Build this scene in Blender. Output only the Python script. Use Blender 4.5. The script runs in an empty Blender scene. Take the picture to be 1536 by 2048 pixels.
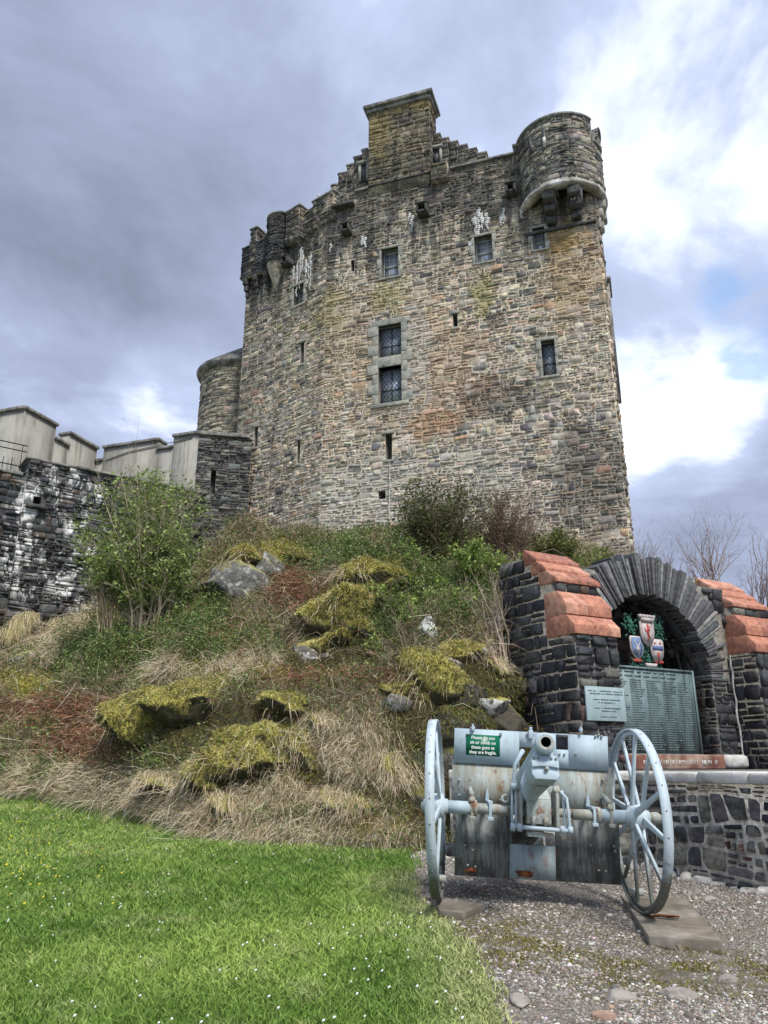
import bpy, math, random
import numpy as np
from math import sin, cos, tan, atan2, hypot, pi, radians
from mathutils import Vector, Matrix

random.seed(11)
rng = np.random.default_rng(11)
scene = bpy.context.scene
COL = scene.collection

# ------------------------------------------------------------------ camera
PITCH = radians(18)
cam_data = bpy.data.cameras.new('camera')
cam = bpy.data.objects.new('camera', cam_data)
COL.objects.link(cam)
cam.location = (0, 0, 1.6)
cam.rotation_euler = (radians(90) + PITCH, 0, 0)
cam_data.sensor_fit = 'VERTICAL'
cam_data.sensor_height = 24
cam_data.sensor_width = 18
cam_data.lens = 24 * 1538 / 2048
cam_data.clip_start = 0.1
cam_data.clip_end = 3000
scene.camera = cam

# ------------------------------------------------------------------ world
SUN_EL, SUN_AZ = radians(52), radians(150)      # azimuth from +Y clockwise
sun_data = bpy.data.lights.new('sun', 'SUN')
sun = bpy.data.objects.new('sun', sun_data)
COL.objects.link(sun)
sun_data.energy = 1.5
sun_data.angle = radians(14)
sun_data.color = (1.0, 0.955, 0.89)
sdir = Vector((sin(SUN_AZ) * cos(SUN_EL), cos(SUN_AZ) * cos(SUN_EL), sin(SUN_EL)))
sun.location = sdir * 60
sun.rotation_euler = sdir.to_track_quat('Z', 'Y').to_euler()
scene.view_settings.view_transform = 'Standard'
scene.view_settings.look = 'None'
scene.view_settings.gamma = 1
scene.view_settings.exposure = 1.45
scene.view_settings.use_curve_mapping = False
scene.cycles.max_bounces = 5
scene.cycles.diffuse_bounces = 3
scene.cycles.glossy_bounces = 2
scene.cycles.transmission_bounces = 2
scene.cycles.use_denoising = True


class NT:
    """small helper to write node trees"""
    def __init__(s, tree):
        s.t = tree
        s.n = tree.nodes
        s.l = tree.links

    def put(s, sock, val):
        if val is None:
            return
        if isinstance(val, bpy.types.NodeSocket):
            s.l.new(val, sock)
        elif sock.type == 'RGBA':
            sock.default_value = (*val[:3], 1) if hasattr(val, '__len__') else (val, val, val, 1)
        elif sock.type == 'VECTOR':
            sock.default_value = val if hasattr(val, '__len__') else (val, val, val)
        else:
            sock.default_value = val

    def node(s, typ, ins=None, **props):
        n = s.n.new(typ)
        for k, v in props.items():
            setattr(n, k, v)
        for k, v in (ins or {}).items():
            s.put(n.inputs[k], v)
        return n

    def math(s, op, a, b=None, c=None, clamp=False):
        n = s.node('ShaderNodeMath', operation=op, use_clamp=clamp)
        for i, v in enumerate((a, b, c)):
            s.put(n.inputs[i], v)
        return n.outputs[0]

    def vmath(s, op, a, b=None):
        n = s.node('ShaderNodeVectorMath', operation=op)
        s.put(n.inputs[0], a)
        if b is not None:
            s.put(n.inputs[1], b)
        return n.outputs['Value'] if op in ('LENGTH', 'DOT_PRODUCT', 'DISTANCE') else n.outputs[0]

    def noise(s, vec, scale=1.0, detail=4.0, rough=0.55, dist=0.0, color=False):
        n = s.node('ShaderNodeTexNoise', {'Scale': scale, 'Detail': detail, 'Roughness': rough, 'Distortion': dist, 'Vector': vec})
        return n.outputs['Color' if color else 'Fac']

    def step(s, v, lo, hi, a=0.0, b=1.0):
        n = s.node('ShaderNodeMapRange', interpolation_type='SMOOTHSTEP', clamp=True)
        for k, x in zip(('Value', 'From Min', 'From Max', 'To Min', 'To Max'), (v, lo, hi, a, b)):
            s.put(n.inputs[k], x)
        return n.outputs[0]

    def mix(s, f, a, b, blend='MIX'):
        n = s.node('ShaderNodeMix', data_type='RGBA', blend_type=blend)
        s.put(n.inputs[0], f)
        s.put(n.inputs[6], a)
        s.put(n.inputs[7], b)
        return n.outputs[2]

    def ramp(s, f, stops):
        n = s.node('ShaderNodeValToRGB')
        cr = n.color_ramp
        while len(cr.elements) < len(stops):
            cr.elements.new(0.5)
        for e, (p, c) in zip(cr.elements, stops):
            e.position = p
            e.color = (*c, 1) if hasattr(c, '__len__') else (c, c, c, 1)
        s.put(n.inputs[0], f)
        return n.outputs[0]

    def sepz(s, v, i=2):
        return s.node('ShaderNodeSeparateXYZ', {0: v}).outputs[i]


world = bpy.data.worlds.new('World')
scene.world = world
world.use_nodes = True
w = NT(world.node_tree)
for n in list(w.n):
    w.n.remove(n)
sky = w.node('ShaderNodeTexSky', sky_type='NISHITA')
sky.sun_disc = False
sky.sun_elevation = SUN_EL
sky.sun_rotation = SUN_AZ
bg_sky = w.node('ShaderNodeBackground', {'Color': sky.outputs[0], 'Strength': 0.11})
gen = w.node('ShaderNodeTexCoord').outputs['Generated']
gen = w.vmath('NORMALIZE', gen)
zz = w.math('ADD', w.math('MAXIMUM', w.sepz(gen), 0.0), 0.22)
flat = w.vmath('DIVIDE', gen, w.node('ShaderNodeCombineXYZ', {0: zz, 1: zz, 2: zz}).outputs[0])
flat = w.vmath('ADD', flat, (3.1, 0.7, 0.0))
n1 = w.noise(flat, 1.1, 7, 0.56, 0.35)
n2 = w.noise(w.vmath('ADD', flat, (7.0, 2.0, 3.0)), 2.6, 7, 0.6, 0.3)
n3 = w.noise(w.vmath('ADD', flat, (1.0, 9.0, 5.0)), 0.8, 3, 0.5, 0.2)


def toward(d, lo, hi):
    d = Vector(d).normalized()
    return w.step(w.vmath('DOT_PRODUCT', gen, tuple(d)), lo, hi)


body = w.math('ADD', w.math('MULTIPLY', n1, 0.62), w.math('MULTIPLY', n2, 0.38))
body = w.math('ADD', w.math('MULTIPLY', w.math('SUBTRACT', body, 0.5), 1.65), 0.445)
# a bright break in the cloud to the right, smaller ones low on both sides
bright = w.math('MULTIPLY', toward((0.50, 0.781, 0.85), 0.966, 0.997), 0.225)
bright = w.math('ADD', bright, w.math('MULTIPLY', toward((0.42, 0.95, 0.30), 0.985, 0.999), -0.07))
bright = w.math('ADD', bright, w.math('MULTIPLY', toward((0.36, 0.85, 0.62), 0.992, 0.9995), -0.05))
bright = w.math('ADD', bright, w.math('MULTIPLY', toward((0.385, 0.902, 0.46), 0.9905, 0.9990), 0.17))
bright = w.math('ADD', bright, w.math('MULTIPLY', toward((-0.272, 0.898, 0.472), 0.9955, 0.9997), 0.15))
bright = w.math('ADD', bright, w.math('MULTIPLY', toward((-0.45, 0.93, 0.47), 0.985, 0.999), 0.09))
bright = w.math('ADD', bright, w.math('MULTIPLY', toward((-0.5, 0.8, 0.75), 0.90, 1.0), -0.05))
val = w.math('ADD', body, bright)
cloud = w.ramp(val, [(0.14, (0.15, 0.175, 0.245)), (0.38, (0.25, 0.29, 0.40)), (0.52, (0.35, 0.405, 0.55)),
                     (0.61, (0.60, 0.65, 0.78)), (0.69, (1.0, 1.02, 1.05))])
bg_cloud = w.node('ShaderNodeBackground', {'Color': cloud, 'Strength': 0.63})
hole = w.math('MULTIPLY', w.step(w.math('ADD', w.math('ADD', w.math('MULTIPLY', n3, 0.35), w.math('MULTIPLY', n2, 0.65)), w.math('MULTIPLY', toward((0.50, 0.87, 0.559), 0.992, 0.9995), 0.17)), 0.60, 0.70), 0.8)
mixs = w.node('ShaderNodeMixShader', {0: hole})
w.l.new(bg_cloud.outputs[0], mixs.inputs[1])
w.l.new(bg_sky.outputs[0], mixs.inputs[2])
w.l.new(mixs.outputs[0], w.node('ShaderNodeOutputWorld').inputs[0])

# ------------------------------------------------------------------ survey helpers (place things where the camera station sees them)
CP, SP = cos(PITCH), sin(PITCH)


def ray(u, v):
    x = (u - 768) / 1538
    y = (1024 - v) / 1538
    return x, CP - y * SP, SP + y * CP


def at(u, v, Y):
    x, y, z = ray(u, v)
    k = Y / y
    return Vector((x * k, Y, 1.6 + z * k))


def TT(v):
    r = ray(768, v)
    return r[2] / r[1]


class Face:
    """vertical plane from P to Q; s runs along, z up, d outward (towards the viewer)"""
    def __init__(f, P, Q):
        f.P = np.array(P, float)
        Q = np.array(Q, float)
        f.len = float(np.hypot(*(Q - f.P)))
        f.d = (Q - f.P) / f.len
        n = np.array([f.d[1], -f.d[0]])
        if n @ f.P > 0:
            n = -n
        f.n = n

    def hit(f, u, v, off=0.0):
        x, y, z = ray(u, v)
        p = f.P + f.n * off
        k = (f.n @ p) / (f.n[0] * x + f.n[1] * y)
        return float((np.array([x * k, y * k]) - p) @ f.d), 1.6 + z * k

    def __call__(f, S, Z, D):
        S, Z, D = np.broadcast_arrays(S, Z, D)
        return np.stack([f.P[0] + f.d[0] * S + f.n[0] * D, f.P[1] + f.d[1] * S + f.n[1] * D, Z], -1)

    def p(f, s, z, d=0.0):
        return Vector(f(np.array(s), np.array(z), np.array(d)).tolist())


class Drum:
    """vertical cylinder; s = arc length from angle a0 (counter-clockwise), d outward"""
    def __init__(f, c, r, a0):
        f.c = c
        f.r = r
        f.a0 = a0

    def __call__(f, S, Z, D):
        S, Z, D = np.broadcast_arrays(S, Z, D)
        a = f.a0 + S / f.r
        return np.stack([f.c[0] + (f.r + D) * np.cos(a), f.c[1] + (f.r + D) * np.sin(a), Z], -1)


# ------------------------------------------------------------------ noise for python
def vnoise(x, y, seed=0):
    x = np.asarray(x, float)
    y = np.asarray(y, float)
    xi = np.floor(x).astype(np.int64)
    yi = np.floor(y).astype(np.int64)
    fx = x - xi
    fy = y - yi
    fx = fx * fx * (3 - 2 * fx)
    fy = fy * fy * (3 - 2 * fy)

    def h(a, b):
        n = (a * 374761393 + b * 668265263 + seed * 974711) & 0x7fffffff
        n = ((n ^ (n >> 13)) * 1274126177) & 0x7fffffff
        return ((n ^ (n >> 16)) & 0xffff) / 65535.0
    return (h(xi, yi) * (1 - fx) + h(xi + 1, yi) * fx) * (1 - fy) + (h(xi, yi + 1) * (1 - fx) + h(xi + 1, yi + 1) * fx) * fy


def fbm(x, y, seed=0, o=4):
    r, a, t = 0, 1.0, 0
    for i in range(o):
        r = r + a * vnoise(np.asarray(x) * 2 ** i, np.asarray(y) * 2 ** i, seed + i)
        t += a
        a *= 0.5
    return r / t


# ------------------------------------------------------------------ objects
def base_of(parent):
    b = Vector((0, 0, 0))
    while parent:
        b += parent.location
        parent = parent.parent
    return np.array(b)


def mesh_obj(name, V, F, mat, parent=None, tone=None, smooth=False, kind=None, label=None):
    V = np.asarray(V, float).reshape(-1, 3)
    if parent is not None:
        V = V - base_of(parent)
    if not isinstance(F, list) or (len(F) and not isinstance(F[0], np.ndarray)):
        by = {}
        for f in F:
            by.setdefault(len(f), []).append(f)
        F = [np.array(x, dtype=np.int32) for x in by.values()]
    me = bpy.data.meshes.new(name)
    me.vertices.add(len(V))
    me.vertices.foreach_set('co', V.astype(np.float32).ravel())
    loops = np.concatenate([f.ravel() for f in F]).astype(np.int32)
    sizes = np.concatenate([np.full(len(f), f.shape[1], np.int32) for f in F])
    me.loops.add(len(loops))
    me.loops.foreach_set('vertex_index', loops)
    me.polygons.add(len(sizes))
    me.polygons.foreach_set('loop_start', np.concatenate([[0], np.cumsum(sizes)[:-1]]).astype(np.int32))
    me.update(calc_edges=True)
    if smooth:
        me.polygons.foreach_set('use_smooth', np.ones(len(sizes), bool))
    if tone is not None:
        a = me.color_attributes.new('tone', 'FLOAT_COLOR', 'POINT')
        t = np.ones((len(V), 4), np.float32)
        t[:, :3] = np.asarray(tone).reshape(-1, 3) if np.ndim(tone) > 1 else tone
        a.data.foreach_set('color', t.ravel())
    if mat:
        me.materials.append(mat)
    o = bpy.data.objects.new(name, me)
    COL.objects.link(o)
    if parent is not None:
        o.parent = parent
    if kind:
        o['kind'] = kind
    if label:
        o['label'] = label
    return o


def thing(name, label, cat, loc=(0, 0, 0), group=None):
    o = bpy.data.objects.new(name, None)
    o.empty_display_size = 0.3
    o.location = loc
    COL.objects.link(o)
    tag(o, label, cat, group)
    return o


def tag(o, label, cat, group=None):
    o['label'] = label
    o['category'] = cat
    if group:
        o['group'] = group
    return o


class MB:
    def __init__(s):
        s.v = []
        s.f = []

    def add(s, vs, fs):
        b = len(s.v)
        s.v += [tuple(v) for v in vs]
        s.f += [tuple(i + b for i in f) for f in fs]
        return s

    def box(s, c, size, R=None, taper=1.0):
        hx, hy, hz = [x / 2 for x in size]
        vs = []
        for z in (-hz, hz):
            k = taper if z > 0 else 1.0
            for x, y in ((-hx, -hy), (hx, -hy), (hx, hy), (-hx, hy)):
                p = Vector((x * k, y * k, z))
                if R is not None:
                    p = R @ p
                vs.append(p + Vector(c))
        return s.add(vs, [(3, 2, 1, 0), (4, 5, 6, 7), (0, 1, 5, 4), (1, 2, 6, 5), (2, 3, 7, 6), (3, 0, 4, 7)])

    def hexa(s, p):
        """8 corners: 4 lower ring, 4 upper ring"""
        return s.add(p, [(3, 2, 1, 0), (4, 5, 6, 7), (0, 1, 5, 4), (1, 2, 6, 5), (2, 3, 7, 6), (3, 0, 4, 7)])

    def fbox(s, F, s0, s1, z0, z1, d0, d1):
        """box in face coordinates"""
        return s.hexa([F.p(s0, z0, d1), F.p(s1, z0, d1), F.p(s1, z0, d0), F.p(s0, z0, d0),
                       F.p(s0, z1, d1), F.p(s1, z1, d1), F.p(s1, z1, d0), F.p(s0, z1, d0)])

    def tube(s, p, q, r0, r1=None, n=10, cap=True):
        r1 = r0 if r1 is None else r1
        p = Vector(p)
        q = Vector(q)
        ax = (q - p).normalized()
        e1 = ax.orthogonal().normalized()
        e2 = ax.cross(e1)
        vs = []
        for c, r in ((p, r0), (q, r1)):
            for i in range(n):
                a = 2 * pi * i / n
                vs.append(c + (e1 * cos(a) + e2 * sin(a)) * r)
        fs = [(i, (i + 1) % n, n + (i + 1) % n, n + i) for i in range(n)]
        if cap:
            fs += [tuple(range(n - 1, -1, -1)), tuple(range(n, 2 * n))]
        return s.add(vs, fs)

    def lathe(s, prof, o, ax, n=24, closed=False):
        """prof: list of (radius, distance along the axis)"""
        o = Vector(o)
        ax = Vector(ax).normalized()
        e1 = ax.orthogonal().normalized()
        e2 = ax.cross(e1)
        m = len(prof)
        vs = [o + ax * h + (e1 * cos(2 * pi * i / n) + e2 * sin(2 * pi * i / n)) * r for r, h in prof for i in range(n)]
        fs = []
        for j in range(m if closed else m - 1):
            k = (j + 1) % m
            fs += [(j * n + i, j * n + (i + 1) % n, k * n + (i + 1) % n, k * n + i) for i in range(n)]
        return s.add(vs, fs)

    def prism(s, poly, fr, depth):
        """poly in 2-d, fr(x, y, d) -> point, extruded from d=0 to depth"""
        n = len(poly)
        vs = [fr(x, y, 0) for x, y in poly] + [fr(x, y, depth) for x, y in poly]
        fs = [tuple(range(n - 1, -1, -1)), tuple(range(n, 2 * n))]
        fs += [(i, (i + 1) % n, n + (i + 1) % n, n + i) for i in range(n)]
        return s.add(vs, fs)

    def path(s, pts, radii, n=5):
        pts = [Vector(p) for p in pts]
        b = len(s.v)
        e1 = None
        for i, p in enumerate(pts):
            t = (pts[min(i + 1, len(pts) - 1)] - pts[max(i - 1, 0)]).normalized()
            if e1 is None:
                e1 = t.orthogonal().normalized()
            e1 = (e1 - t * e1.dot(t)).normalized()
            e2 = t.cross(e1)
            for k in range(n):
                a = 2 * pi * k / n
                s.v.append(tuple(p + (e1 * cos(a) + e2 * sin(a)) * radii[i]))
        for i in range(len(pts) - 1):
            for k in range(n):
                a, c = b + i * n + k, b + i * n + (k + 1) % n
                s.f.append((a, c, c + n, a + n))
        return s

    def build(s, name, mat, parent=None, smooth=False, label=None, kind=None, tone=None, bevel=0.0):
        o = mesh_obj(name, s.v, s.f, mat, parent, tone, smooth, kind, label)
        if bevel:
            m = o.modifiers.new('bevel', 'BEVEL')
            m.width = bevel
            m.segments = 2
            m.limit_method = 'ANGLE'
            m.angle_limit = radians(40)
        return o


# ------------------------------------------------------------------ materials
def new_mat(name):
    m = bpy.data.materials.new(name)
    m.use_nodes = True
    t = NT(m.node_tree)
    b = t.n['Principled BSDF']
    return m, t, b


def pos_of(t):
    return t.node('ShaderNodeNewGeometry').outputs['Position']


def bump(t, b, h, strength=0.5, dist=0.02, normal=None):
    n = t.node('ShaderNodeBump', {'Strength': strength, 'Distance': dist, 'Height': h})
    if normal is not None:
        t.put(n.inputs['Normal'], normal)
    t.l.new(n.outputs[0], b.inputs['Normal'])
    return n.outputs[0]


def blob(t, P, c, r, warp=0.35, soft=0.5):
    """1 inside an ellipsoid of half-sizes r round c, ragged edge"""
    q = t.vmath('DIVIDE', t.vmath('SUBTRACT', P, tuple(c)), tuple(r))
    d = t.vmath('LENGTH', q)
    nz = t.noise(P, 1.6, 4, 0.65)
    d = t.math('ADD', d, t.math('MULTIPLY', t.math('SUBTRACT', nz, 0.5), warp * 4))
    return t.step(d, 1.0 + soft * 0.5, 1.0 - soft * 0.5)


def stone_pair(name, mortar, overlays=None, rough=0.9, grain=14.0, contrast=0.55):
    """stone material (per-stone colour from the attribute 'tone') and its mortar, with the same weathering"""
    out = []
    for kind in ('stone', 'mortar'):
        m, t, b = new_mat(name + '_' + kind)
        P = pos_of(t)
        g = t.noise(P, grain, 5, 0.65)
        g2 = t.noise(t.vmath('MULTIPLY', P, (1, 1, 3.0)), grain * 0.35, 4, 0.6)
        if kind == 'stone':
            c = t.node('ShaderNodeAttribute', attribute_name='tone').outputs['Color']
        else:
            c = mortar
        gg = t.math('ADD', t.math('MULTIPLY', g, 0.6), t.math('MULTIPLY', g2, 0.4))
        f = t.step(gg, 0.30, 0.70, 1 - contrast, 1 + contrast)
        c = t.mix(1.0, c, t.node('ShaderNodeCombineColor', {0: f, 1: f, 2: f}).outputs[0], 'MULTIPLY')
        if overlays:
            c = overlays(t, P, c, kind)
        t.put(b.inputs['Base Color'], c)
        b.inputs['Roughness'].default_value = rough
        b.inputs['Specular IOR Level'].default_value = 0.25
        bump(t, b, gg, 0.9, 0.03 if kind == 'stone' else 0.05)
        out.append(m)
    return out


def plain(name, col, rough=0.7, var=0.3, scale=8.0, metallic=0.0, bmp=0.3, spec=0.3, col2=None):
    m, t, b = new_mat(name)
    P = t.node('ShaderNodeTexCoord').outputs['Object']
    g = t.noise(P, scale, 5, 0.6)
    f = t.step(g, 0.3, 0.7, 1 - var, 1 + var)
    base = col if col2 is None else t.mix(t.step(t.noise(P, scale * 0.4, 4), 0.42, 0.6), col, col2)
    c = t.mix(1.0, base, t.node('ShaderNodeCombineColor', {0: f, 1: f, 2: f}).outputs[0], 'MULTIPLY')
    t.put(b.inputs['Base Color'], c)
    b.inputs['Roughness'].default_value = rough
    b.inputs['Metallic'].default_value = metallic
    b.inputs['Specular IOR Level'].default_value = spec
    if bmp:
        bump(t, b, g, bmp, 0.02)
    return m


def tone_mat(name, rough=0.8, sheen=0.0, trans=0.0, spec=0.2):
    """foliage and other things coloured per piece"""
    m, t, b = new_mat(name)
    c = t.node('ShaderNodeAttribute', attribute_name='tone').outputs['Color']
    t.put(b.inputs['Base Color'], c)
    b.inputs['Roughness'].default_value = rough
    b.inputs['Specular IOR Level'].default_value = spec
    if trans:
        tr = t.node('ShaderNodeBsdfTranslucent', {'Color': c})
        mx = t.node('ShaderNodeMixShader', {0: trans})
        t.l.new(b.outputs[0], mx.inputs[1])
        t.l.new(tr.outputs[0], mx.inputs[2])
        t.l.new(mx.outputs[0], t.n['Material Output'].inputs[0])
    return m


# ------------------------------------------------------------------ masonry generator
def rubble_cells(s0, s1, z0, z1, hb, wb, layers=(1, 1, 2, 3), amp=0.03, seed=0):
    r = np.random.default_rng(seed)
    zs = [z0]
    while zs[-1] < z1 - hb[0] * 0.6:
        zs.append(zs[-1] + r.uniform(*hb))
    zs[-1] = z1
    ph = r.uniform(0, 6.28, (len(zs), 2))

    def line(k, s):
        a = 0 if k in (0, len(zs) - 1) else amp
        return zs[k] + a * (sin(s * 1.7 + ph[k, 0]) + 0.6 * sin(s * 4.9 + ph[k, 1]))
    cells = []
    for k in range(len(zs) - 1):
        s = s0 - r.uniform(0, wb[0]) * 0.0
        lean_a = 0.0
        while s < s1 - 1e-3:
            wdt = r.uniform(*wb)
            e = s + wdt
            if e > s1 - wb[0] * 0.5:
                e = s1
            lean_b = 0 if e == s1 else r.normal() * 0.15 * (zs[k + 1] - zs[k])
            nl = int(r.choice(layers))
            if e - s < 0.5 * (zs[k + 1] - zs[k]):
                nl = 1
            cuts = np.concatenate([[0], np.cumsum(r.uniform(0.6, 1.5, nl))])
            cuts /= cuts[-1]
            for j in range(nl):
                nn = 1 if nl == 1 else int(r.choice([1, 1, 2])) if nl == 2 else int(r.choice([1, 2, 2, 3]))
                if nl == 1 and r.random() < 0.2:
                    nn = 2
                xs = np.concatenate([[0], np.cumsum(r.uniform(0.6, 1.5, nn))])
                xs /= xs[-1]

                def pt(fx, fz):
                    a = s + lean_a * (fz - 0.5)
                    b = e + lean_b * (fz - 0.5)
                    x = a + (b - a) * fx
                    return x, line(k, x) * (1 - fz) + line(k + 1, x) * fz
                tj = [c + (0 if i in (0, nl) else r.normal() * 0.03) for i, c in enumerate(cuts)]
                for i in range(nn):
                    cells.append([pt(xs[i], cuts[j]), pt(xs[i + 1], tj[j] if j else 0), pt(xs[i + 1], tj[j + 1] if j < nl - 1 else 1), pt(xs[i], cuts[j + 1])])
            s, lean_a = e, lean_b
    return np.array(cells)


def clip_holes(C, holes):
    """drop or trim the cells that reach into openings"""
    keep = np.ones(len(C), bool)
    for (a, b, c, d) in holes:
        cen = C.mean(1)
        inside = (cen[:, 0] > a) & (cen[:, 0] < b) & (cen[:, 1] > c) & (cen[:, 1] < d)
        keep &= ~inside
        lo = C.min(1)
        hi = C.max(1)
        ov = keep & (hi[:, 0] > a) & (lo[:, 0] < b) & (hi[:, 1] > c) & (lo[:, 1] < d)
        for i in np.where(ov)[0]:
            px = min(hi[i, 0] - a, b - lo[i, 0])
            pz = min(hi[i, 1] - c, d - lo[i, 1])
            if px < pz:
                if hi[i, 0] - a < b - lo[i, 0]:
                    C[i, :, 0] = np.minimum(C[i, :, 0], a)
                else:
                    C[i, :, 0] = np.maximum(C[i, :, 0], b)
            else:
                if hi[i, 1] - c < d - lo[i, 1]:
                    C[i, :, 1] = np.minimum(C[i, :, 1], c)
                else:
                    C[i, :, 1] = np.maximum(C[i, :, 1], d)
    C = C[keep]
    ext = C.max(1) - C.min(1)
    return C[(ext[:, 0] > 0.03) & (ext[:, 1] > 0.015)]


STONE_F4 = []
for i in range(8):
    j = (i + 1) % 8
    STONE_F4 += [(i, j, 8 + j, 8 + i), (8 + i, 8 + j, 16 + j, 16 + i)]
STONE_F4 = np.array(STONE_F4, np.int32)
STONE_F8 = np.array([list(range(16, 24))], np.int32)


def stones_from_cells(C, gap, prot, seed=0, cut=(0.12, 0.5), tiltamp=0.3):
    """(N,24,3) local vertices (s, z, d)"""
    r = np.random.default_rng(seed + 991)
    N = len(C)
    cen = C.mean(1, keepdims=True)
    ext = C.max(1) - C.min(1)
    g = np.minimum(gap * r.uniform(0.6, 1.4, N), ext.min(1) * 0.3)
    k = 1 - 2 * g[:, None] / np.maximum(ext, 1e-4)
    C = cen + (C - cen) * k[:, None, :]
    k1 = r.uniform(*cut, (N, 8)) * (r.random((N, 8)) < 0.75) + 0.04
    m = np.minimum(1.0, (ext[:, 1] / ext[:, 0]))[:, None]
    cx = k1[:, 0:4] * m
    cz = k1[:, 4:8] * np.minimum(1.0, ext[:, 0] / ext[:, 1])[:, None]
    o = np.ones(N)
    U = np.stack([-o + cx[:, 0], o - cx[:, 1], o, o, o - cx[:, 2], -o + cx[:, 3], -o, -o], 1)
    W = np.stack([-o, -o, -o + cz[:, 1], o - cz[:, 2], o, o, o - cz[:, 3], -o + cz[:, 0]], 1)
    U = np.clip(U + r.normal(0, 0.05, U.shape), -1.05, 1.05)
    W = np.clip(W + r.normal(0, 0.05, W.shape), -1.05, 1.05)

    def bil(U, W):
        a = (U + 1) / 2
        b = (W + 1) / 2
        return ((1 - a) * (1 - b))[..., None] * C[:, None, 0] + (a * (1 - b))[..., None] * C[:, None, 1] \
            + (a * b)[..., None] * C[:, None, 2] + ((1 - a) * b)[..., None] * C[:, None, 3]
    p = r.uniform(*prot, N)[:, None]
    tx = r.normal(0, tiltamp, (N, 1)) * p
    tz = r.normal(0, tiltamp, (N, 1)) * p
    sh = np.clip(1 - 0.009 / np.maximum(ext.min(1), 0.03), 0.7, 0.95)[:, None]
    A = bil(U, W)
    B = bil(U * (1 - (1 - sh) * 0.35), W * (1 - (1 - sh) * 0.35))
    D = bil(U * sh * r.uniform(0.9, 1.0, U.shape), W * sh * r.uniform(0.9, 1.0, U.shape))
    dA = np.full((N, 8), -0.03)
    dB = p * 0.6 + 0.5 * (tx * U + tz * W)
    dD = p + tx * U + tz * W + r.normal(0, 0.06, U.shape) * p
    return np.concatenate([np.concatenate([A, dA[..., None]], -1), np.concatenate([B, dB[..., None]], -1), np.concatenate([D, dD[..., None]], -1)], 1)


def lay_stones(parent, sets, mat, name='stone', rest='rubble_stonework', limit=300):
    """sets: list of (world verts (N,24,3), tones (N,3), weight (N)).  The largest become parts, the rest one mesh."""
    V = np.concatenate([a for a, b, c in sets])
    T = np.concatenate([b for a, b, c in sets])
    W = np.concatenate([c for a, b, c in sets])
    order = np.argsort(-W)
    big, small = order[:limit], order[limit:]
    for i in big:
        mesh_obj(name, V[i], [STONE_F4, STONE_F8], mat, parent, np.repeat(T[i][None], 24, 0))
    if len(small):
        n = len(small)
        off = (np.arange(n) * 24)[:, None, None]
        mesh_obj(rest, V[small].reshape(-1, 3), [(STONE_F4[None] + off).reshape(-1, 4).astype(np.int32), (STONE_F8[None] + off).reshape(-1, 8).astype(np.int32)],
                 mat, parent, np.repeat(T[small], 24, 0), kind='stuff')


def stone_set(F, C, gap, prot, tonef, seed, **kw):
    L = stones_from_cells(C, gap, prot, seed, **kw)
    V = F(L[..., 0], L[..., 1], L[..., 2])
    cen = C.mean(1)
    T = tonef(cen[:, 0], cen[:, 1], np.random.default_rng(seed + 5))
    ext = C.max(1) - C.min(1)
    Wt = ext[:, 0] * ext[:, 1] / (V.mean(1)[:, :2] ** 2).sum(-1)
    return V, T, Wt


def backing(name, F, rects, holes, mat, parent, reveal=0.5, rmat=None, d=0.0):
    """flat wall sheet made of rectangles with real recessed openings"""
    ss = sorted(set([x for r in rects for x in r[:2]] + [x for h in holes for x in h[:2]]))
    zs = sorted(set([x for r in rects for x in r[2:]] + [x for h in holes for x in h[2:]]))
    mb = MB()
    for i in range(len(ss) - 1):
        for j in range(len(zs) - 1):
            sc, zc = (ss[i] + ss[i + 1]) / 2, (zs[j] + zs[j + 1]) / 2
            if any(a < sc < b and c < zc < e for a, b, c, e in rects) and not any(a < sc < b and c < zc < e for a, b, c, e in holes):
                mb.add([F.p(ss[i], zs[j], d), F.p(ss[i + 1], zs[j], d), F.p(ss[i + 1], zs[j + 1], d), F.p(ss[i], zs[j + 1], d)], [(0, 1, 2, 3)])
    mb.build(name, mat, parent)
    if holes and reveal:
        for a, b, c, e in holes:
            rv = MB()
            o = [F.p(a, c, d), F.p(b, c, d), F.p(b, e, d), F.p(a, e, d)]
            q = [F.p(a, c, d - reveal), F.p(b, c, d - reveal), F.p(b, e, d - reveal), F.p(a, e, d - reveal)]
            rv.add(o + q, [(0, 1, 5, 4), (1, 2, 6, 5), (2, 3, 7, 6), (3, 0, 4, 7), (4, 5, 6, 7)])
            rv.build('window_reveal', rmat or mat, parent)

# ------------------------------------------------------------------ stone colours
def palette(cols, weights, jitter=0.14, field=None):
    cols = np.array(cols)
    wts = np.array(weights, float)

    def f(s, z, r):
        n = len(s)
        W = np.repeat(wts[None], n, 0)
        if field is not None:
            W = W * field(s, z)
        W = W / W.sum(1, keepdims=True)
        k = (W.cumsum(1) < r.random(n)[:, None]).sum(1).clip(0, len(cols) - 1)
        c = cols[k] * (1 + r.normal(0, jitter, (n, 1))) * (1 + r.normal(0, 0.04, (n, 3)))
        return np.clip(c, 0.01, 0.9)
    return f


KEEP_COLS = [(0.45, 0.38, 0.285), (0.39, 0.345, 0.28), (0.29, 0.27, 0.235), (0.13, 0.125, 0.12), (0.44, 0.30, 0.20), (0.54, 0.475, 0.365), (0.29, 0.27, 0.16)]
KEEP_W = [5, 4.5, 3.0, 1.5, 0.5, 2.4, 0.5]


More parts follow.
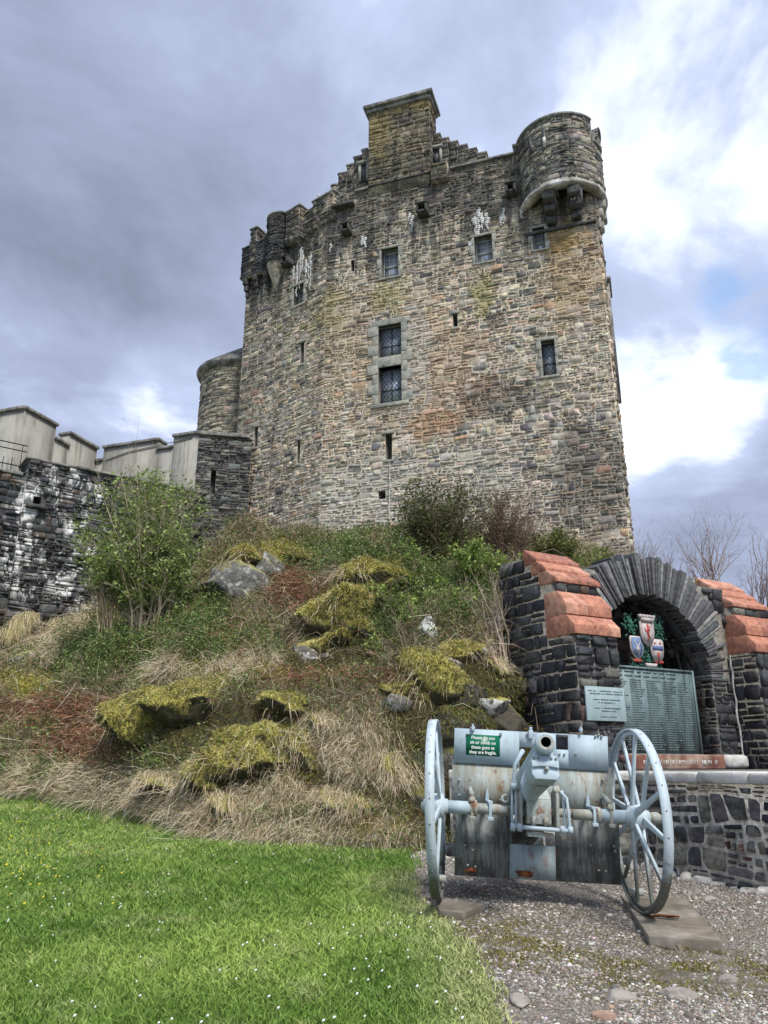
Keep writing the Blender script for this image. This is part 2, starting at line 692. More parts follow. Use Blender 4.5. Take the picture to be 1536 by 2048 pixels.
def keep_field(x, z):
    n1 = fbm(x * 0.35, z * 0.35, 3)
    n2 = fbm(x * 0.25, z * 0.45, 9)
    n3 = fbm(x * 0.5, z * 0.3, 21)
    o = np.ones((len(x), 7))
    o[:, 4] = np.where(n1 > 0.56, 3.0, 0.5)
    o[:, 0] = 0.5 + 2.0 * n2
    o[:, 3] = np.where(n3 > 0.5, 1.8, 0.6)
    o[:, 2] = 0.5 + 1.4 * n3
    return o


keep_tone = palette(KEEP_COLS, KEEP_W, field=keep_field)
slate_tone = palette([(0.06, 0.062, 0.065), (0.095, 0.097, 0.097), (0.14, 0.14, 0.135), (0.19, 0.185, 0.17), (0.12, 0.095, 0.075)], [3.2, 3, 2, 1, 0.5])
dark_tone = palette([(0.024, 0.025, 0.029), (0.042, 0.044, 0.050), (0.07, 0.072, 0.075), (0.13, 0.125, 0.11), (0.10, 0.065, 0.05)], [4, 3.2, 1.6, 0.6, 0.3])
plinth_tone = palette([(0.035, 0.037, 0.043), (0.065, 0.067, 0.07), (0.115, 0.115, 0.11), (0.20, 0.19, 0.165), (0.11, 0.055, 0.042)], [2.4, 3, 3, 1.8, 0.5])
turret_tone = palette([(0.30, 0.27, 0.20), (0.22, 0.20, 0.16), (0.36, 0.32, 0.24), (0.13, 0.125, 0.11)], [3, 3, 2, 1])

# ------------------------------------------------------------------ the keep: plan and levels
R0, L0, M0, N0 = (8.3, 25.0), (-2.49, 28.6), (-4.84, 30.45), (-6.55, 31.55)
FR = Face(L0, R0)
FM = Face(M0, L0)
FN = Face(N0, M0)
ZTOP = 25.8


def keep_weather(t, P, c, kind):
    z = t.sepz(P)
    nz = t.noise(P, 0.55, 5, 0.6)
    str_ = t.noise(t.vmath('MULTIPLY', P, (2.2, 2.2, 0.22)), 1.0, 4, 0.6)
    # blackened upper courses and long dark run-off streaks
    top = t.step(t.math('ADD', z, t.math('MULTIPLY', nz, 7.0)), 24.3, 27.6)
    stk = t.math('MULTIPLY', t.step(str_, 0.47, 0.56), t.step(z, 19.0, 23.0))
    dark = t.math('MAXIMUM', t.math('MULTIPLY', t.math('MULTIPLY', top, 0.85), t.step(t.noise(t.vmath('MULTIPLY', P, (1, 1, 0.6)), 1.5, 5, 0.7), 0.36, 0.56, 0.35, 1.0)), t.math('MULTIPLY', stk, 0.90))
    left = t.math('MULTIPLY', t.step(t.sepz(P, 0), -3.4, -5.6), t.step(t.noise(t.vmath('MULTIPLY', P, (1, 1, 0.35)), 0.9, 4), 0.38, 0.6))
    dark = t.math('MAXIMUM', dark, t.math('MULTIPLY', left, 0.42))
    for uv, r in (((1000, 800), (1.5, 2, 0.8)), ((1180, 950), (1.6, 2, 2.2)), ((1000, 370), (0.9, 2, 2.4)), ((985, 640), (0.3, 2, 0.5))):
        s, h = FR.hit(*uv)
        dark = t.math('MAXIMUM', dark, t.math('MULTIPLY', blob(t, P, FR.p(s, h), r, 0.8), 0.62))
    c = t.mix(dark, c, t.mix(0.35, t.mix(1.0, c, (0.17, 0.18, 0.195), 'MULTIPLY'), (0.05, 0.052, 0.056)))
    # ochre and yellow-green lichen
    for uv, r, col, k in (((1150, 560), (1.1, 2, 2.0), (0.36, 0.24, 0.11), 0.5), ((1120, 480), (0.8, 2, 0.7), (0.38, 0.24, 0.07), 0.5),
                          ((965, 590), (0.45, 2, 0.9), (0.25, 0.24, 0.06), 0.6), ((780, 590), (0.8, 2, 0.7), (0.27, 0.25, 0.07), 0.45),
                          ((830, 205), (0.8, 2, 0.55), (0.33, 0.24, 0.07), 0.5), ((760, 260), (0.5, 2, 1.5), (0.32, 0.24, 0.09), 0.45),
                          ((860, 740), (2.4, 2, 2.6), (0.40, 0.25, 0.14), 0.38), ((690, 700), (1.5, 2, 3.0), (0.36, 0.26, 0.15), 0.35),
                          ((650, 620), (0.8, 2, 1.0), (0.26, 0.22, 0.06), 0.4), ((870, 850), (1.2, 2, 0.6), (0.42, 0.20, 0.08), 0.4)):
        s, h = FR.hit(*uv)
        c = t.mix(t.math('MULTIPLY', blob(t, P, FR.p(s, h), r, 0.7, 0.9), k), c, col)
    # lime bloom low down and round the big window
    for uv, r, k in (((830, 720), (0.55, 2, 1.9), 0.5), ((740, 990), (2.6, 2, 1.6), 0.42), ((950, 960), (2.2, 2, 1.6), 0.3)):
        s, h = FR.hit(*uv)
        c = t.mix(t.math('MULTIPLY', blob(t, P, FR.p(s, h), r, 0.8, 0.9), k), c, (0.50, 0.49, 0.45))
    pale = t.math('MULTIPLY', t.step(t.noise(t.vmath('MULTIPLY', P, (1.3, 1.3, 0.5)), 1.3, 5, 0.65), 0.53, 0.66), t.step(z, 21.0, 15.0))
    c = t.mix(t.math('MULTIPLY', pale, 0.55 if kind == 'stone' else 0.4), c, (0.54, 0.52, 0.47))
    return c


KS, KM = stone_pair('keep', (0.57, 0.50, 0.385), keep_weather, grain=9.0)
COPING = plain('weathered_coping', (0.24, 0.235, 0.215), 0.9, 0.4, 5.0, bmp=0.6, col2=(0.13, 0.13, 0.12))
DRESSED = plain('dressed_sandstone', (0.33, 0.32, 0.27), 0.9, 0.25, 6.0, bmp=0.4, col2=(0.25, 0.26, 0.23))
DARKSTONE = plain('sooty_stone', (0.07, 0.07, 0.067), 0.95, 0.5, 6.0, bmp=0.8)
REVEAL = plain('window_reveal_stone', (0.16, 0.15, 0.13), 0.9, 0.3, 5.0)
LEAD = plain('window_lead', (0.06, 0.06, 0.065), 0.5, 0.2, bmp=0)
WHITEWOOD = plain('painted_sash_wood', (0.5, 0.5, 0.48), 0.6, 0.15, bmp=0)
LIME, t_, b_ = new_mat('white_lime_streak')
P_ = pos_of(t_)
t_.put(b_.inputs['Base Color'], t_.ramp(t_.noise(P_, 6, 5, 0.7), [(0.32, (0.22, 0.22, 0.20)), (0.5, (0.50, 0.50, 0.48)), (0.62, (0.66, 0.66, 0.64))]))
b_.inputs['Roughness'].default_value = 0.95
GLASS, t_, b_ = new_mat('old_window_glass')
P_ = pos_of(t_)
t_.put(b_.inputs['Base Color'], t_.ramp(t_.noise(P_, 2.5, 3), [(0.35, (0.30, 0.33, 0.38)), (0.65, (0.55, 0.60, 0.68))]))  # pale sky reflection put into the base colour of the panes
b_.inputs['Metallic'].default_value = 0.3
b_.inputs['Roughness'].default_value = 0.22
bump(t_, b_, t_.noise(P_, 5, 2), 0.3, 0.02)

keep = thing('castle_keep', 'tall rubble stone keep with chimney, stepped gable and corner turret on the mound', 'castle', (1.0, 30.0, 7.0))


def openings(F, lst):
    out = []
    for (u0, v0, u1, v1) in lst:
        a, z1 = F.hit((u0 + u1) / 2, v0)
        b, z0 = F.hit((u0 + u1) / 2, v1)
        s0, _ = F.hit(u0, (v0 + v1) / 2)
        s1, _ = F.hit(u1, (v0 + v1) / 2)
        out.append((round(min(s0, s1), 3), round(max(s0, s1), 3), round(z0, 3), round(z1, 3)))
    return out


sash = openings(FR, [(763, 497, 797, 555), (949, 472, 985, 525), (1066, 456, 1090, 500)])
lat = openings(FR, [(757, 650, 803, 713), (757, 733, 803, 806), (1084, 681, 1111, 752)])
slit = openings(FR, [(906, 628, 915, 655), (771, 868, 784, 920), (757, 982, 771, 998), (702, 520, 709, 543)])
HOLF = sash + lat + slit
HOLM = openings(FM, [(588, 571, 608, 610), (601, 686, 608, 728), (595, 882, 600, 928)])
HOLN = openings(FN, [(509, 855, 515, 895)])

ZB = 6.0
sPar0 = FR.hit(712, 380)[0]
ch0, ch1 = FR.hit(738, 290)[0], FR.hit(861, 290)[0]
chz0, chz1 = 25.8, FR.hit(857, 190)[1] - 0.28
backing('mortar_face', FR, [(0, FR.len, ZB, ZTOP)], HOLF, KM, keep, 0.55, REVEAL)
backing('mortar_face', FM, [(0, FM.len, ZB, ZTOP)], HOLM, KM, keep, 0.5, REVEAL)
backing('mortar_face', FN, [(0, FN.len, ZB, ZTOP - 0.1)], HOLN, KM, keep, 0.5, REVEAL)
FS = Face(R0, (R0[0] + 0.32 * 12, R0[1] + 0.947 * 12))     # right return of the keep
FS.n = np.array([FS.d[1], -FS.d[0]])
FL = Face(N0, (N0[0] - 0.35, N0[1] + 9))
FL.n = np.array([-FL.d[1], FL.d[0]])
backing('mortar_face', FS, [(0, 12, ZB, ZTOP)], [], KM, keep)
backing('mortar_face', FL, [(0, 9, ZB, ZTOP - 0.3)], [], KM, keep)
bk = MB()
pl = [FR.p(FR.len, 0), FS.p(12, 0), FL.p(9, 0), FN.p(0, 0), FM.p(0, 0), FR.p(0, 0)]
bk.add([(p.x, p.y, 24.2) for p in pl], [(0, 1, 2, 3, 4, 5)])
a_, b2 = FS.p(12, 0), FL.p(9, 0)
bk.add([(a_.x, a_.y, ZB), (b2.x, b2.y, ZB), (b2.x, b2.y, 25.4), (a_.x, a_.y, 25.4)], [(0, 1, 2, 3)])
bk.build('rear_wall', KM, keep)

sets = []
C = clip_holes(rubble_cells(0, FR.len, ZB + 1.2, ZTOP - 0.1, (0.20, 0.33), (0.22, 0.62), (1, 2, 2, 3, 3), 0.035, 1), HOLF)
sets.append(stone_set(FR, C, 0.022, (0.004, 0.045), keep_tone, 1))
C = clip_holes(rubble_cells(0, FM.len, ZB + 2, ZTOP - 0.1, (0.20, 0.33), (0.22, 0.62), (1, 2, 3, 3), 0.035, 2), HOLM)
sets.append(stone_set(FM, C, 0.022, (0.004, 0.05), keep_tone, 2))
C = clip_holes(rubble_cells(0, FN.len, ZB + 2, ZTOP - 0.2, (0.20, 0.33), (0.22, 0.62), (1, 2, 3, 3), 0.035, 3), HOLN)
sets.append(stone_set(FN, C, 0.022, (0.004, 0.05), keep_tone, 3))
C = rubble_cells(0, 12, ZB + 1.2, ZTOP - 0.1, (0.3, 0.45), (0.4, 1.2), (1, 2, 2), 0.035, 4)
v_, t4, w4 = stone_set(FS, C, 0.012, (0.02, 0.09), keep_tone, 4)
sets.append((v_, t4, w4 * 0.01))
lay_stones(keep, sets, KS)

# chimney stack, standing flush with the face
chim = MB().fbox(FR, ch0, ch1, chz0 - 0.5, chz1, -1.05, 0.06).build('chimney', KM, keep)
FCs = Face(FR.p(ch1, 0, 0.06)[:2], FR.p(ch1, 0, -1.05)[:2])
FCs.n = FR.d.copy()
cs = []
C = rubble_cells(ch0, ch1, chz0, chz1, (0.24, 0.34), (0.3, 0.8), (1, 1, 2), 0.02, 11)


class Off:
    def __init__(f, F, o):
        f.F, f.o = F, o

    def __call__(f, S, Z, D):
        return f.F(S, Z, D + f.o)


chimney_tone = palette([(0.36, 0.31, 0.19), (0.30, 0.26, 0.17), (0.40, 0.35, 0.25), (0.20, 0.18, 0.14)], [4, 3, 2, 1])
cs.append(stone_set(Off(FR, 0.06), C, 0.012, (0.02, 0.06), chimney_tone, 11))
C = rubble_cells(0, 1.11, chz0 - 0.3, chz1, (0.24, 0.34), (0.3, 0.7), (1, 1, 2), 0.02, 12)
cs.append(stone_set(FCs, C, 0.012, (0.02, 0.05), chimney_tone, 12))
lay_stones(chim, cs, KS, 'stone', limit=120)
MB().fbox(FR, ch0 - 0.1, ch1 + 0.1, chz1, chz1 + 0.16, -1.15, 0.2).fbox(FR, ch0 - 0.2, ch1 + 0.2, chz1 + 0.163, chz1 + 0.34, -1.25, 0.32).build('chimney_cap', COPING, chim, bevel=0.03)

# stepped gable behind the parapet walk
GO = -0.45
FG = Off(FR, GO)
stepsR = [(862, 262), (880, 270), (897, 278), (915, 285), (934, 292), (953, 299), (973, 307), (1000, 316)]
stepsL = [(735, 300), (724, 303), (708, 318), (694, 334), (677, 351), (663, 374), (650, 392), (640, 404)]
rects = []
gs = MB()
for k in range(1, len(stepsR)):
    (s1, z1), (s0, z0) = FR.hit(*stepsR[k], GO), FR.hit(*stepsR[k - 1], GO)
    rects.append((s0, s1, 24.6, z1))
    gs.fbox(FR, s0 - 0.02, s1 + 0.03, z1, z1 + 0.11, GO - 0.5, GO + 0.05)
for k in range(1, len(stepsL)):
    (s0, z0), (s1, z1) = FR.hit(*stepsL[k], GO), FR.hit(*stepsL[k - 1], GO)
    rects.append((s0, s1, 24.6, z0))
    gs.fbox(FR, s0 - 0.03, s1 + 0.02, z0, z0 + 0.11, GO - 0.5, GO + 0.05)
gable = None
for lo_, hi_ in ((len(stepsR) - 1, len(rects)), (0, len(stepsR) - 1)):
    gb = MB()
    for a, b, c, d in rects[lo_:hi_]:
        gb.fbox(FR, a, b, c, d, GO - 0.45, GO)
    gable = gb.build('stepped_gable', KM, keep)
gs.build('step_coping', COPING, gable, kind='stuff')
gr = []
for k, (a, b, c, d) in enumerate(rects):
    if b - a < 0.1:
        continue
    C = rubble_cells(a, b, 25.0, d, (0.2, 0.3), (0.2, 0.5), (1, 1, 2), 0.0, 40 + k)
    gr.append(stone_set(FG, C, 0.012, (0.02, 0.06), turret_tone, 40 + k))
lay_stones(gable, gr, KS, 'stone', limit=60)
# the two narrow attic windows beside the stack
for (u0, v0, u1, v1) in ((864, 303, 880, 334), (724, 332, 735, 366)):
    (s0, z1), (s1, _), (_, z0) = FR.hit(u0, v0, GO), FR.hit(u1, v0, GO), FR.hit(u0, v1, GO)
    s0, s1 = min(s0, s1), max(s0, s1)
    fm = MB()
    fm.fbox(FR, s0 - 0.12, s0, z0, z1, GO, GO + 0.16).fbox(FR, s1, s1 + 0.1, z0, z1, GO, GO + 0.16)
    fm.fbox(FR, s0 - 0.2, s1 + 0.15, z1, z1 + 0.1, GO, GO + 0.22)
    wf = fm.build('window', DRESSED, gable)
    MB().fbox(FR, s0, s1, z0, z1, GO + 0.02, GO + 0.09).build('pane', LEAD, wf)
# small projecting block right of the stack
s0, z0 = FR.hit(865, 372)
s1, z1 = FR.hit(897, 336)
bx = MB().fbox(FR, s0, s1, z0, ZTOP + 0.2, -0.05, 0.28).build('drain_hood', KM, keep)
lay_stones(bx, [stone_set(Off(FR, 0.28), rubble_cells(s0, s1, z0, ZTOP + 0.2, (0.2, 0.26), (0.25, 0.5), (1, 2), 0, 61), 0.01, (0.02, 0.05), chimney_tone, 61)], KS)

# parapet backs, copings and merlons
pb = MB()
for F, a, b in ((FR, sPar0, FR.len - 0.3), (FM, 0.1, FM.len), (FN, 0, FN.len)):
    pb.fbox(F, a, b, 24.0, ZTOP - 0.12, -0.5, -0.03)
pb.build('parapet_back', KM, keep)


def coping(F, a, b, z, name='coping_stone', parent=keep, d0=-0.55, d1=0.13, L=0.9, h=0.1, mat=COPING):
    n = max(1, round((b - a) / L))
    for i in range(n):
        MB().fbox(F, a + (b - a) * i / n + 0.006, a + (b - a) * (i + 1) / n - 0.006, z, z + h + random.uniform(-0.01, 0.01), d0, d1 + random.uniform(-.015, .015)).build(name, mat, parent, bevel=0.012)


coping(FR, s1 + 0.05, 8.45, ZTOP - 0.1)
coping(FR, sPar0 - 0.05, ch0, ZTOP - 0.1)
# ledge line under the chimney
MB().fbox(FR, sPar0, s0, ZTOP - 0.05, ZTOP + 0.05, -0.02, 0.13).build('string_course', DARKSTONE, keep)


def merlon(F, u0, u1, v, off=0.0, zb=25.0, depth=0.6, seed=0, tone=keep_tone):
    s0, s1 = F.hit(u0, v, off)[0], F.hit(u1, v, off)[0]
    m = MB().fbox(F, s0, s1, zb, ZTOP + 0.12, off - depth, off).build('merlon', KM, keep)
    sts = [stone_set(Off(F, off), rubble_cells(s0, s1, zb, ZTOP + 0.1, (0.2, 0.3), (0.25, 0.6), (1, 2, 2), 0, seed), 0.01, (0.02, 0.06), tone, seed)]
    E = Face(F.p(s1, 0, off)[:2], F.p(s1, 0, off - depth)[:2])
    E.n = F.d.copy()
    sts.append(stone_set(E, rubble_cells(0, depth, zb, ZTOP + 0.1, (0.2, 0.3), (0.25, 0.4), (1, 2, 2), 0, seed + 1), 0.01, (0.02, 0.06), tone, seed + 1))
    lay_stones(m, sts, KS)
    MB().fbox(F, s0 - 0.06, s1 + 0.08, ZTOP + 0.12, ZTOP + 0.22, off - depth - 0.06, off + 0.08).build('coping_stone', COPING, m, bevel=0.015)
    return s0, s1


merlon(FM, 627, 667, 404, 0.06, 24.4, 0.9, 70)
merlon(FM, 573, 599, 430, 0.30, 24.2, 0.7, 72)
merlon(FN, 503, 514, 462, 0.34, 24.0, 0.8, 74)
# dark hood stone between merlon and front parapet
s0, s1 = FR.hit(668, 414)[0], FR.hit(711, 410)[0]
MB().fbox(FR, max(s0, 0.05), s1, 24.95, 25.12, -0.4, 0.35).build('hood_stone', DARKSTONE, keep, bevel=0.03)

# machicolated parapet at the left end, carried on corbels
mc = MB().fbox(FN, -0.1, FN.len - 0.55, 23.35, 25.15, 0, 0.34).build('machicolated_parapet', KM, keep)
lay_stones(mc, [stone_set(Off(FN, 0.34), rubble_cells(-0.1, FN.len - 0.55, 23.35, 25.15, (0.22, 0.32), (0.3, 0.7), (1, 2, 2), 0.02, 80), 0.01, (0.02, 0.06), slate_tone, 80)], KS)
for k in range(3):
    s = 0.05 + k * 0.62
    MB().fbox(FN, s, s + 0.24, 23.0, 23.35, 0, 0.36).fbox(FN, s + 0.02, s + 0.22, 22.7, 23.0, 0, 0.27).fbox(FN, s + 0.04, s + 0.2, 22.4, 22.7, 0, 0.16).build('corbel', DARKSTONE, keep, bevel=0.04)
dr = Drum((M0[0] - 0.05, M0[1] + 0.05), 0.62, radians(150))
rd = MB().lathe([(0.05, 22.1), (0.2, 22.5), (0.45, 23.1), (0.6, 23.6), (0.6, 26.0), (0.3, 26.0)], (dr.c[0], dr.c[1], 0), (0, 0, 1), 28).build('corner_drum', KM, keep, smooth=False)
C = rubble_cells(0, 0.62 * radians(240), 23.5, 25.95, (0.2, 0.3), (0.2, 0.5), (1, 2, 2), 0.01, 83)
sd = [stone_set(dr, C, 0.01, (0.0, 0.05), slate_tone, 83)]
lay_stones(rd, sd, KS, limit=80)
MB().lathe([(0.0, 26.0), (0.68, 26.0), (0.68, 26.1), (0.0, 26.1)], (dr.c[0], dr.c[1], 0), (0, 0, 1), 28).build('coping_stone', COPING, rd)
# lower coping between the drum and the merlons
coping(FM, 0.7, FM.len, 25.02, d1=0.1)

# round corner turret (bartizan) at the right
BC, BR = (7.28, 25.93), 1.66
A0, A1 = radians(165), radians(408)
BT = Drum(BC, BR, A0)
GAP0, GAP1 = radians(305), radians(325)
SEG = 60


def bt_top(a):
    return 25.1 if GAP0 < a < GAP1 else 26.12


bm_ = MB()
for i in range(SEG):
    a = A0 + (A1 - A0) * i / SEG
    b = A0 + (A1 - A0) * (i + 1) / SEG
    tp = bt_top((a + b) / 2)
    for r in (BR, BR - 0.35):
        bm_.add([(BC[0] + r * cos(a), BC[1] + r * sin(a), 22.95), (BC[0] + r * cos(b), BC[1] + r * sin(b), 22.95), (BC[0] + r * cos(b), BC[1] + r * sin(b), tp), (BC[0] + r * cos(a), BC[1] + r * sin(a), tp)], [(0, 1, 2, 3)])
bart = bm_.build('corner_turret', KM, keep)
cp = MB()
for i in range(SEG):
    a = A0 + (A1 - A0) * i / SEG
    b = A0 + (A1 - A0) * (i + 1) / SEG
    tp = bt_top((a + b) / 2)
    q = []
    for zz_ in (tp, tp + 0.11):
        for r, g in ((BR + 0.1, a), (BR + 0.1, b), (BR - 0.42, b), (BR - 0.42, a)):
            q.append((BC[0] + r * cos(g), BC[1] + r * sin(g), zz_))
    cp.hexa(q)
    tpn = bt_top((a + b) / 2 + (A1 - A0) / SEG)
    if abs(tpn - tp) > 0.1:
        cp.hexa([(BC[0] + r * cos(g), BC[1] + r * sin(g), zz_) for zz_ in (25.05, 26.12) for r, g in ((BR + 0.03, b - 0.01), (BR + 0.03, b + 0.02), (BR - 0.36, b + 0.02), (BR - 0.36, b - 0.01))])
cp.build('turret_coping', COPING, bart)
C = rubble_cells(0, BR * (A1 - A0), 23.1, 26.12, (0.2, 0.32), (0.25, 0.6), (1, 2, 2, 3), 0.02, 90)
cen = C.mean(1)
ang = A0 + cen[:, 0] / BR
C = C[~((ang > GAP0 - 0.03) & (ang < GAP1 + 0.03) & (cen[:, 1] > 25.05))]
bartone = palette([(0.26, 0.24, 0.19), (0.18, 0.17, 0.15), (0.11, 0.11, 0.105), (0.33, 0.30, 0.23)], [3, 3, 2, 1.3])
TURS, TURM = stone_pair('turret', (0.24, 0.22, 0.18), lambda t, P, c, k: t.mix(t.math('MULTIPLY', t.step(t.noise(t.vmath('MULTIPLY', P, (1.4, 1.4, 0.3)), 1.0, 4), 0.50, 0.62), 0.7), c, t.mix(1.0, c, (0.25, 0.27, 0.29), 'MULTIPLY')), grain=9)
bart.data.materials[0] = TURM
lay_stones(bart, [stone_set(BT, C, 0.01, (0.015, 0.06), bartone, 90)], TURS, limit=200)
MB().lathe([(0.0, 23.35), (BR - 0.32, 23.35)], (BC[0], BC[1], 0), (0, 0, 1), 40).build('soffit', LEAD, bart)  # dark disc, coloured as the shade of the void between the corbels
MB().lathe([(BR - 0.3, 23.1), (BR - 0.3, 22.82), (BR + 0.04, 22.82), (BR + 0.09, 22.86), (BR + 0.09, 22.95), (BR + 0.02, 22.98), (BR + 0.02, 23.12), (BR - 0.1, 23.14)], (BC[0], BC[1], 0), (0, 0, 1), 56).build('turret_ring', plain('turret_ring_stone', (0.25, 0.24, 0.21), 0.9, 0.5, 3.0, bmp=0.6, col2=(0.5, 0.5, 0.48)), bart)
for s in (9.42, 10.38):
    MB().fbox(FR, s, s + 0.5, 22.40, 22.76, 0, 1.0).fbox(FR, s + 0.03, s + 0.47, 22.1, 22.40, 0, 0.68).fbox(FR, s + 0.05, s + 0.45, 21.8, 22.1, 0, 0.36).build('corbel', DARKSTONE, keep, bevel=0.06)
MB().fbox(FS, 0.2, 0.6, 22.4, 22.82, 0, 0.40).fbox(FS, 0.2, 0.6, 22.0, 22.4, 0, 0.28).fbox(FS, 0.2, 0.6, 21.5, 22.0, 0, 0.16).build('corbel', DRESSED, keep, bevel=0.06)
MB().fbox(FS, 1.0, 1.4, 22.4, 22.82, 0, 0.40).fbox(FS, 1.0, 1.4, 22.0, 22.4, 0, 0.26).build('corbel', DRESSED, keep, bevel=0.06)
# loop of the turret
for a in (radians(238), radians(217)):
    p = Vector((BC[0] + (BR + 0.03) * cos(a), BC[1] + (BR + 0.03) * sin(a), 25.2))
    Rm = Matrix.Rotation(a - pi / 2, 3, 'Z')
    MB().box(p, (0.09, 0.14, 0.8), Rm).build('arrow_loop', LEAD, bart)
p = Vector((BC[0] + (BR + 0.08) * cos(radians(238)), BC[1] + (BR + 0.08) * sin(radians(238)), 24.95))
MB().box(p, (0.10, 0.1, 0.45), Matrix.Rotation(radians(148), 3, 'Z')).build('lime_streak', LIME, bart)
# narrow parapet return to the left of the turret
s0 = FR.hit(1028, 300)[0]
mb_ = MB().fbox(FR, s0, s0 + 1.3, 25.5, 26.1, -0.5, 0.02).build('merlon', KM, keep)
lay_stones(mb_, [stone_set(Off(FR, 0.02), rubble_cells(s0, s0 + 0.9, 25.65, 26.1, (0.2, 0.3), (0.25, 0.5), (1, 2, 2), 0, 95), 0.01, (0.02, 0.05), bartone, 95)], KS)
MB().fbox(FR, s0 - 0.06, s0 + 0.8, 26.1, 26.21, -0.55, 0.1).build('coping_stone', COPING, mb_)
# string course below the turret
MB().fbox(FR, 8.6, FR.len - 0.02, 21.55, 21.68, 0, 0.16).build('string_course', DARKSTONE, keep, bevel=0.03)


# water spouts
for (u, v, wd) in ((845, 420, 0.48), (1022, 380, 0.42)):
    s, z = FR.hit(u, v, 0.3)
    MB().fbox(FR, s - wd / 2, s - wd / 2 + 0.1, z - 0.2, z + 0.16, 0, 0.55).fbox(FR, s + wd / 2 - 0.1, s + wd / 2, z - 0.2, z + 0.16, 0, 0.55).fbox(FR, s - wd / 2 + 0.1, s + wd / 2 - 0.1, z - 0.2, z - 0.1, 0, 0.5).fbox(FR, s - wd / 2 - 0.02, s + wd / 2 + 0.02, z + 0.163, z + 0.24, 0, 0.6).build('water_spout', DARKSTONE, keep, bevel=0.03)
for (F, u, v) in ((FM, 692, 458), (FN, 573, 522)):
    F2 = FR if u > 640 else FM
    s, z = F2.hit(u, v, 0.3)
    MB().fbox(F2, s - 0.2, s - 0.11, z - 0.18, z + 0.15, 0, 0.5).fbox(F2, s + 0.11, s + 0.2, z - 0.18, z + 0.15, 0, 0.5).fbox(F2, s - 0.11, s + 0.11, z - 0.18, z - 0.08, 0, 0.46).fbox(F2, s - 0.22, s + 0.22, z + 0.153, z + 0.22, 0, 0.54).build('water_spout', DARKSTONE, keep, bevel=0.03)


# windows
def sash_window(F, h, bars=(3, 4), D=0.36):
    a, b, c, d = h
    fr = MB()
    t = 0.045
    fr.fbox(F, a, a + t, c, d, -D, -D + 0.06).fbox(F, b - t, b, c, d, -D, -D + 0.06)
    fr.fbox(F, a + t, b - t, c, c + t, -D, -D + 0.06).fbox(F, a + t, b - t, d - t, d, -D, -D + 0.06)
    fr.fbox(F, a + t, b - t, (c + d) / 2 - 0.03, (c + d) / 2 + 0.03, -D, -D + 0.08)
    o = fr.build('window', WHITEWOOD, keep)
    g = MB()
    for i in range(1, bars[0]):
        x = a + (b - a) * i / bars[0]
        g.fbox(F, x - 0.012, x + 0.012, c + t, (c + d) / 2 - 0.03, -D + 0.01, -D + 0.04)
        g.fbox(F, x - 0.012, x + 0.012, (c + d) / 2 + 0.03, d - t, -D + 0.01, -D + 0.04)
    for j in range(1, bars[1]):
        z = c + (d - c) * j / bars[1]
        if abs(z - (c + d) / 2) > 0.05:
            g.fbox(F, a + t, b - t, z - 0.012, z + 0.012, -D + 0.012, -D + 0.038)
    g.build('glazing_bars', WHITEWOOD, o)
    MB().fbox(F, a + 0.01, b - 0.01, c + 0.01, d - 0.01, -D - 0.02, -D + 0.004).build('pane', GLASS, o)
    return o


def lattice_window(F, h, nx=2, D=0.3, pitch=0.17):
    a, b, c, d = h
    t = 0.03
    fr = MB()
    fr.fbox(F, a, a + t, c, d, -D, -D + 0.05).fbox(F, b - t, b, c, d, -D, -D + 0.05)
    fr.fbox(F, a + t, b - t, c, c + t, -D, -D + 0.05).fbox(F, a + t, b - t, d - t, d, -D, -D + 0.05)
    for i in range(1, nx):
        x = a + (b - a) * i / nx
        fr.fbox(F, x - 0.018, x + 0.018, c + t, d - t, -D, -D + 0.06)
    fr.fbox(F, a + t, b - t, c + (d - c) * 0.42, c + (d - c) * 0.42 + 0.025, -D + 0.005, -D + 0.055)
    o = fr.build('window', LEAD, keep)
    g = MB()
    for sgn in (1, -1):
        k = -int((d - c) / pitch) - 2
        while k < (b - a + d - c) / pitch + 2:
            x0 = a + k * pitch
            pts = []
            # line x = x0 + 0.75*sgn*(z-c)
            lo, hi = c, d
            if sgn > 0:
                lo = max(lo, c + (a - x0) / 0.75)
                hi = min(hi, c + (b - x0) / 0.75)
            else:
                lo = max(lo, c + (x0 - b) / 0.75)
                hi = min(hi, c + (x0 - a) / 0.75)
            if hi - lo > 0.03:
                xa, xb = x0 + 0.75 * sgn * (lo - c), x0 + 0.75 * sgn * (hi - c)
                w_ = 0.005
                g.hexa([F.p(xa - w_, lo, -D + 0.02), F.p(xa + w_, lo, -D + 0.02), F.p(xa + w_, lo, -D + 0.006), F.p(xa - w_, lo, -D + 0.006),
                        F.p(xb - w_, hi, -D + 0.02), F.p(xb + w_, hi, -D + 0.02), F.p(xb + w_, hi, -D + 0.006), F.p(xb - w_, hi, -D + 0.006)])
            k += 1
    g.build('lead_lattice', LEAD, o)
    MB().fbox(F, a + 0.01, b - 0.01, c + 0.01, d - 0.01, -D - 0.02, -D + 0.004).build('pane', GLASS, o)
    return o


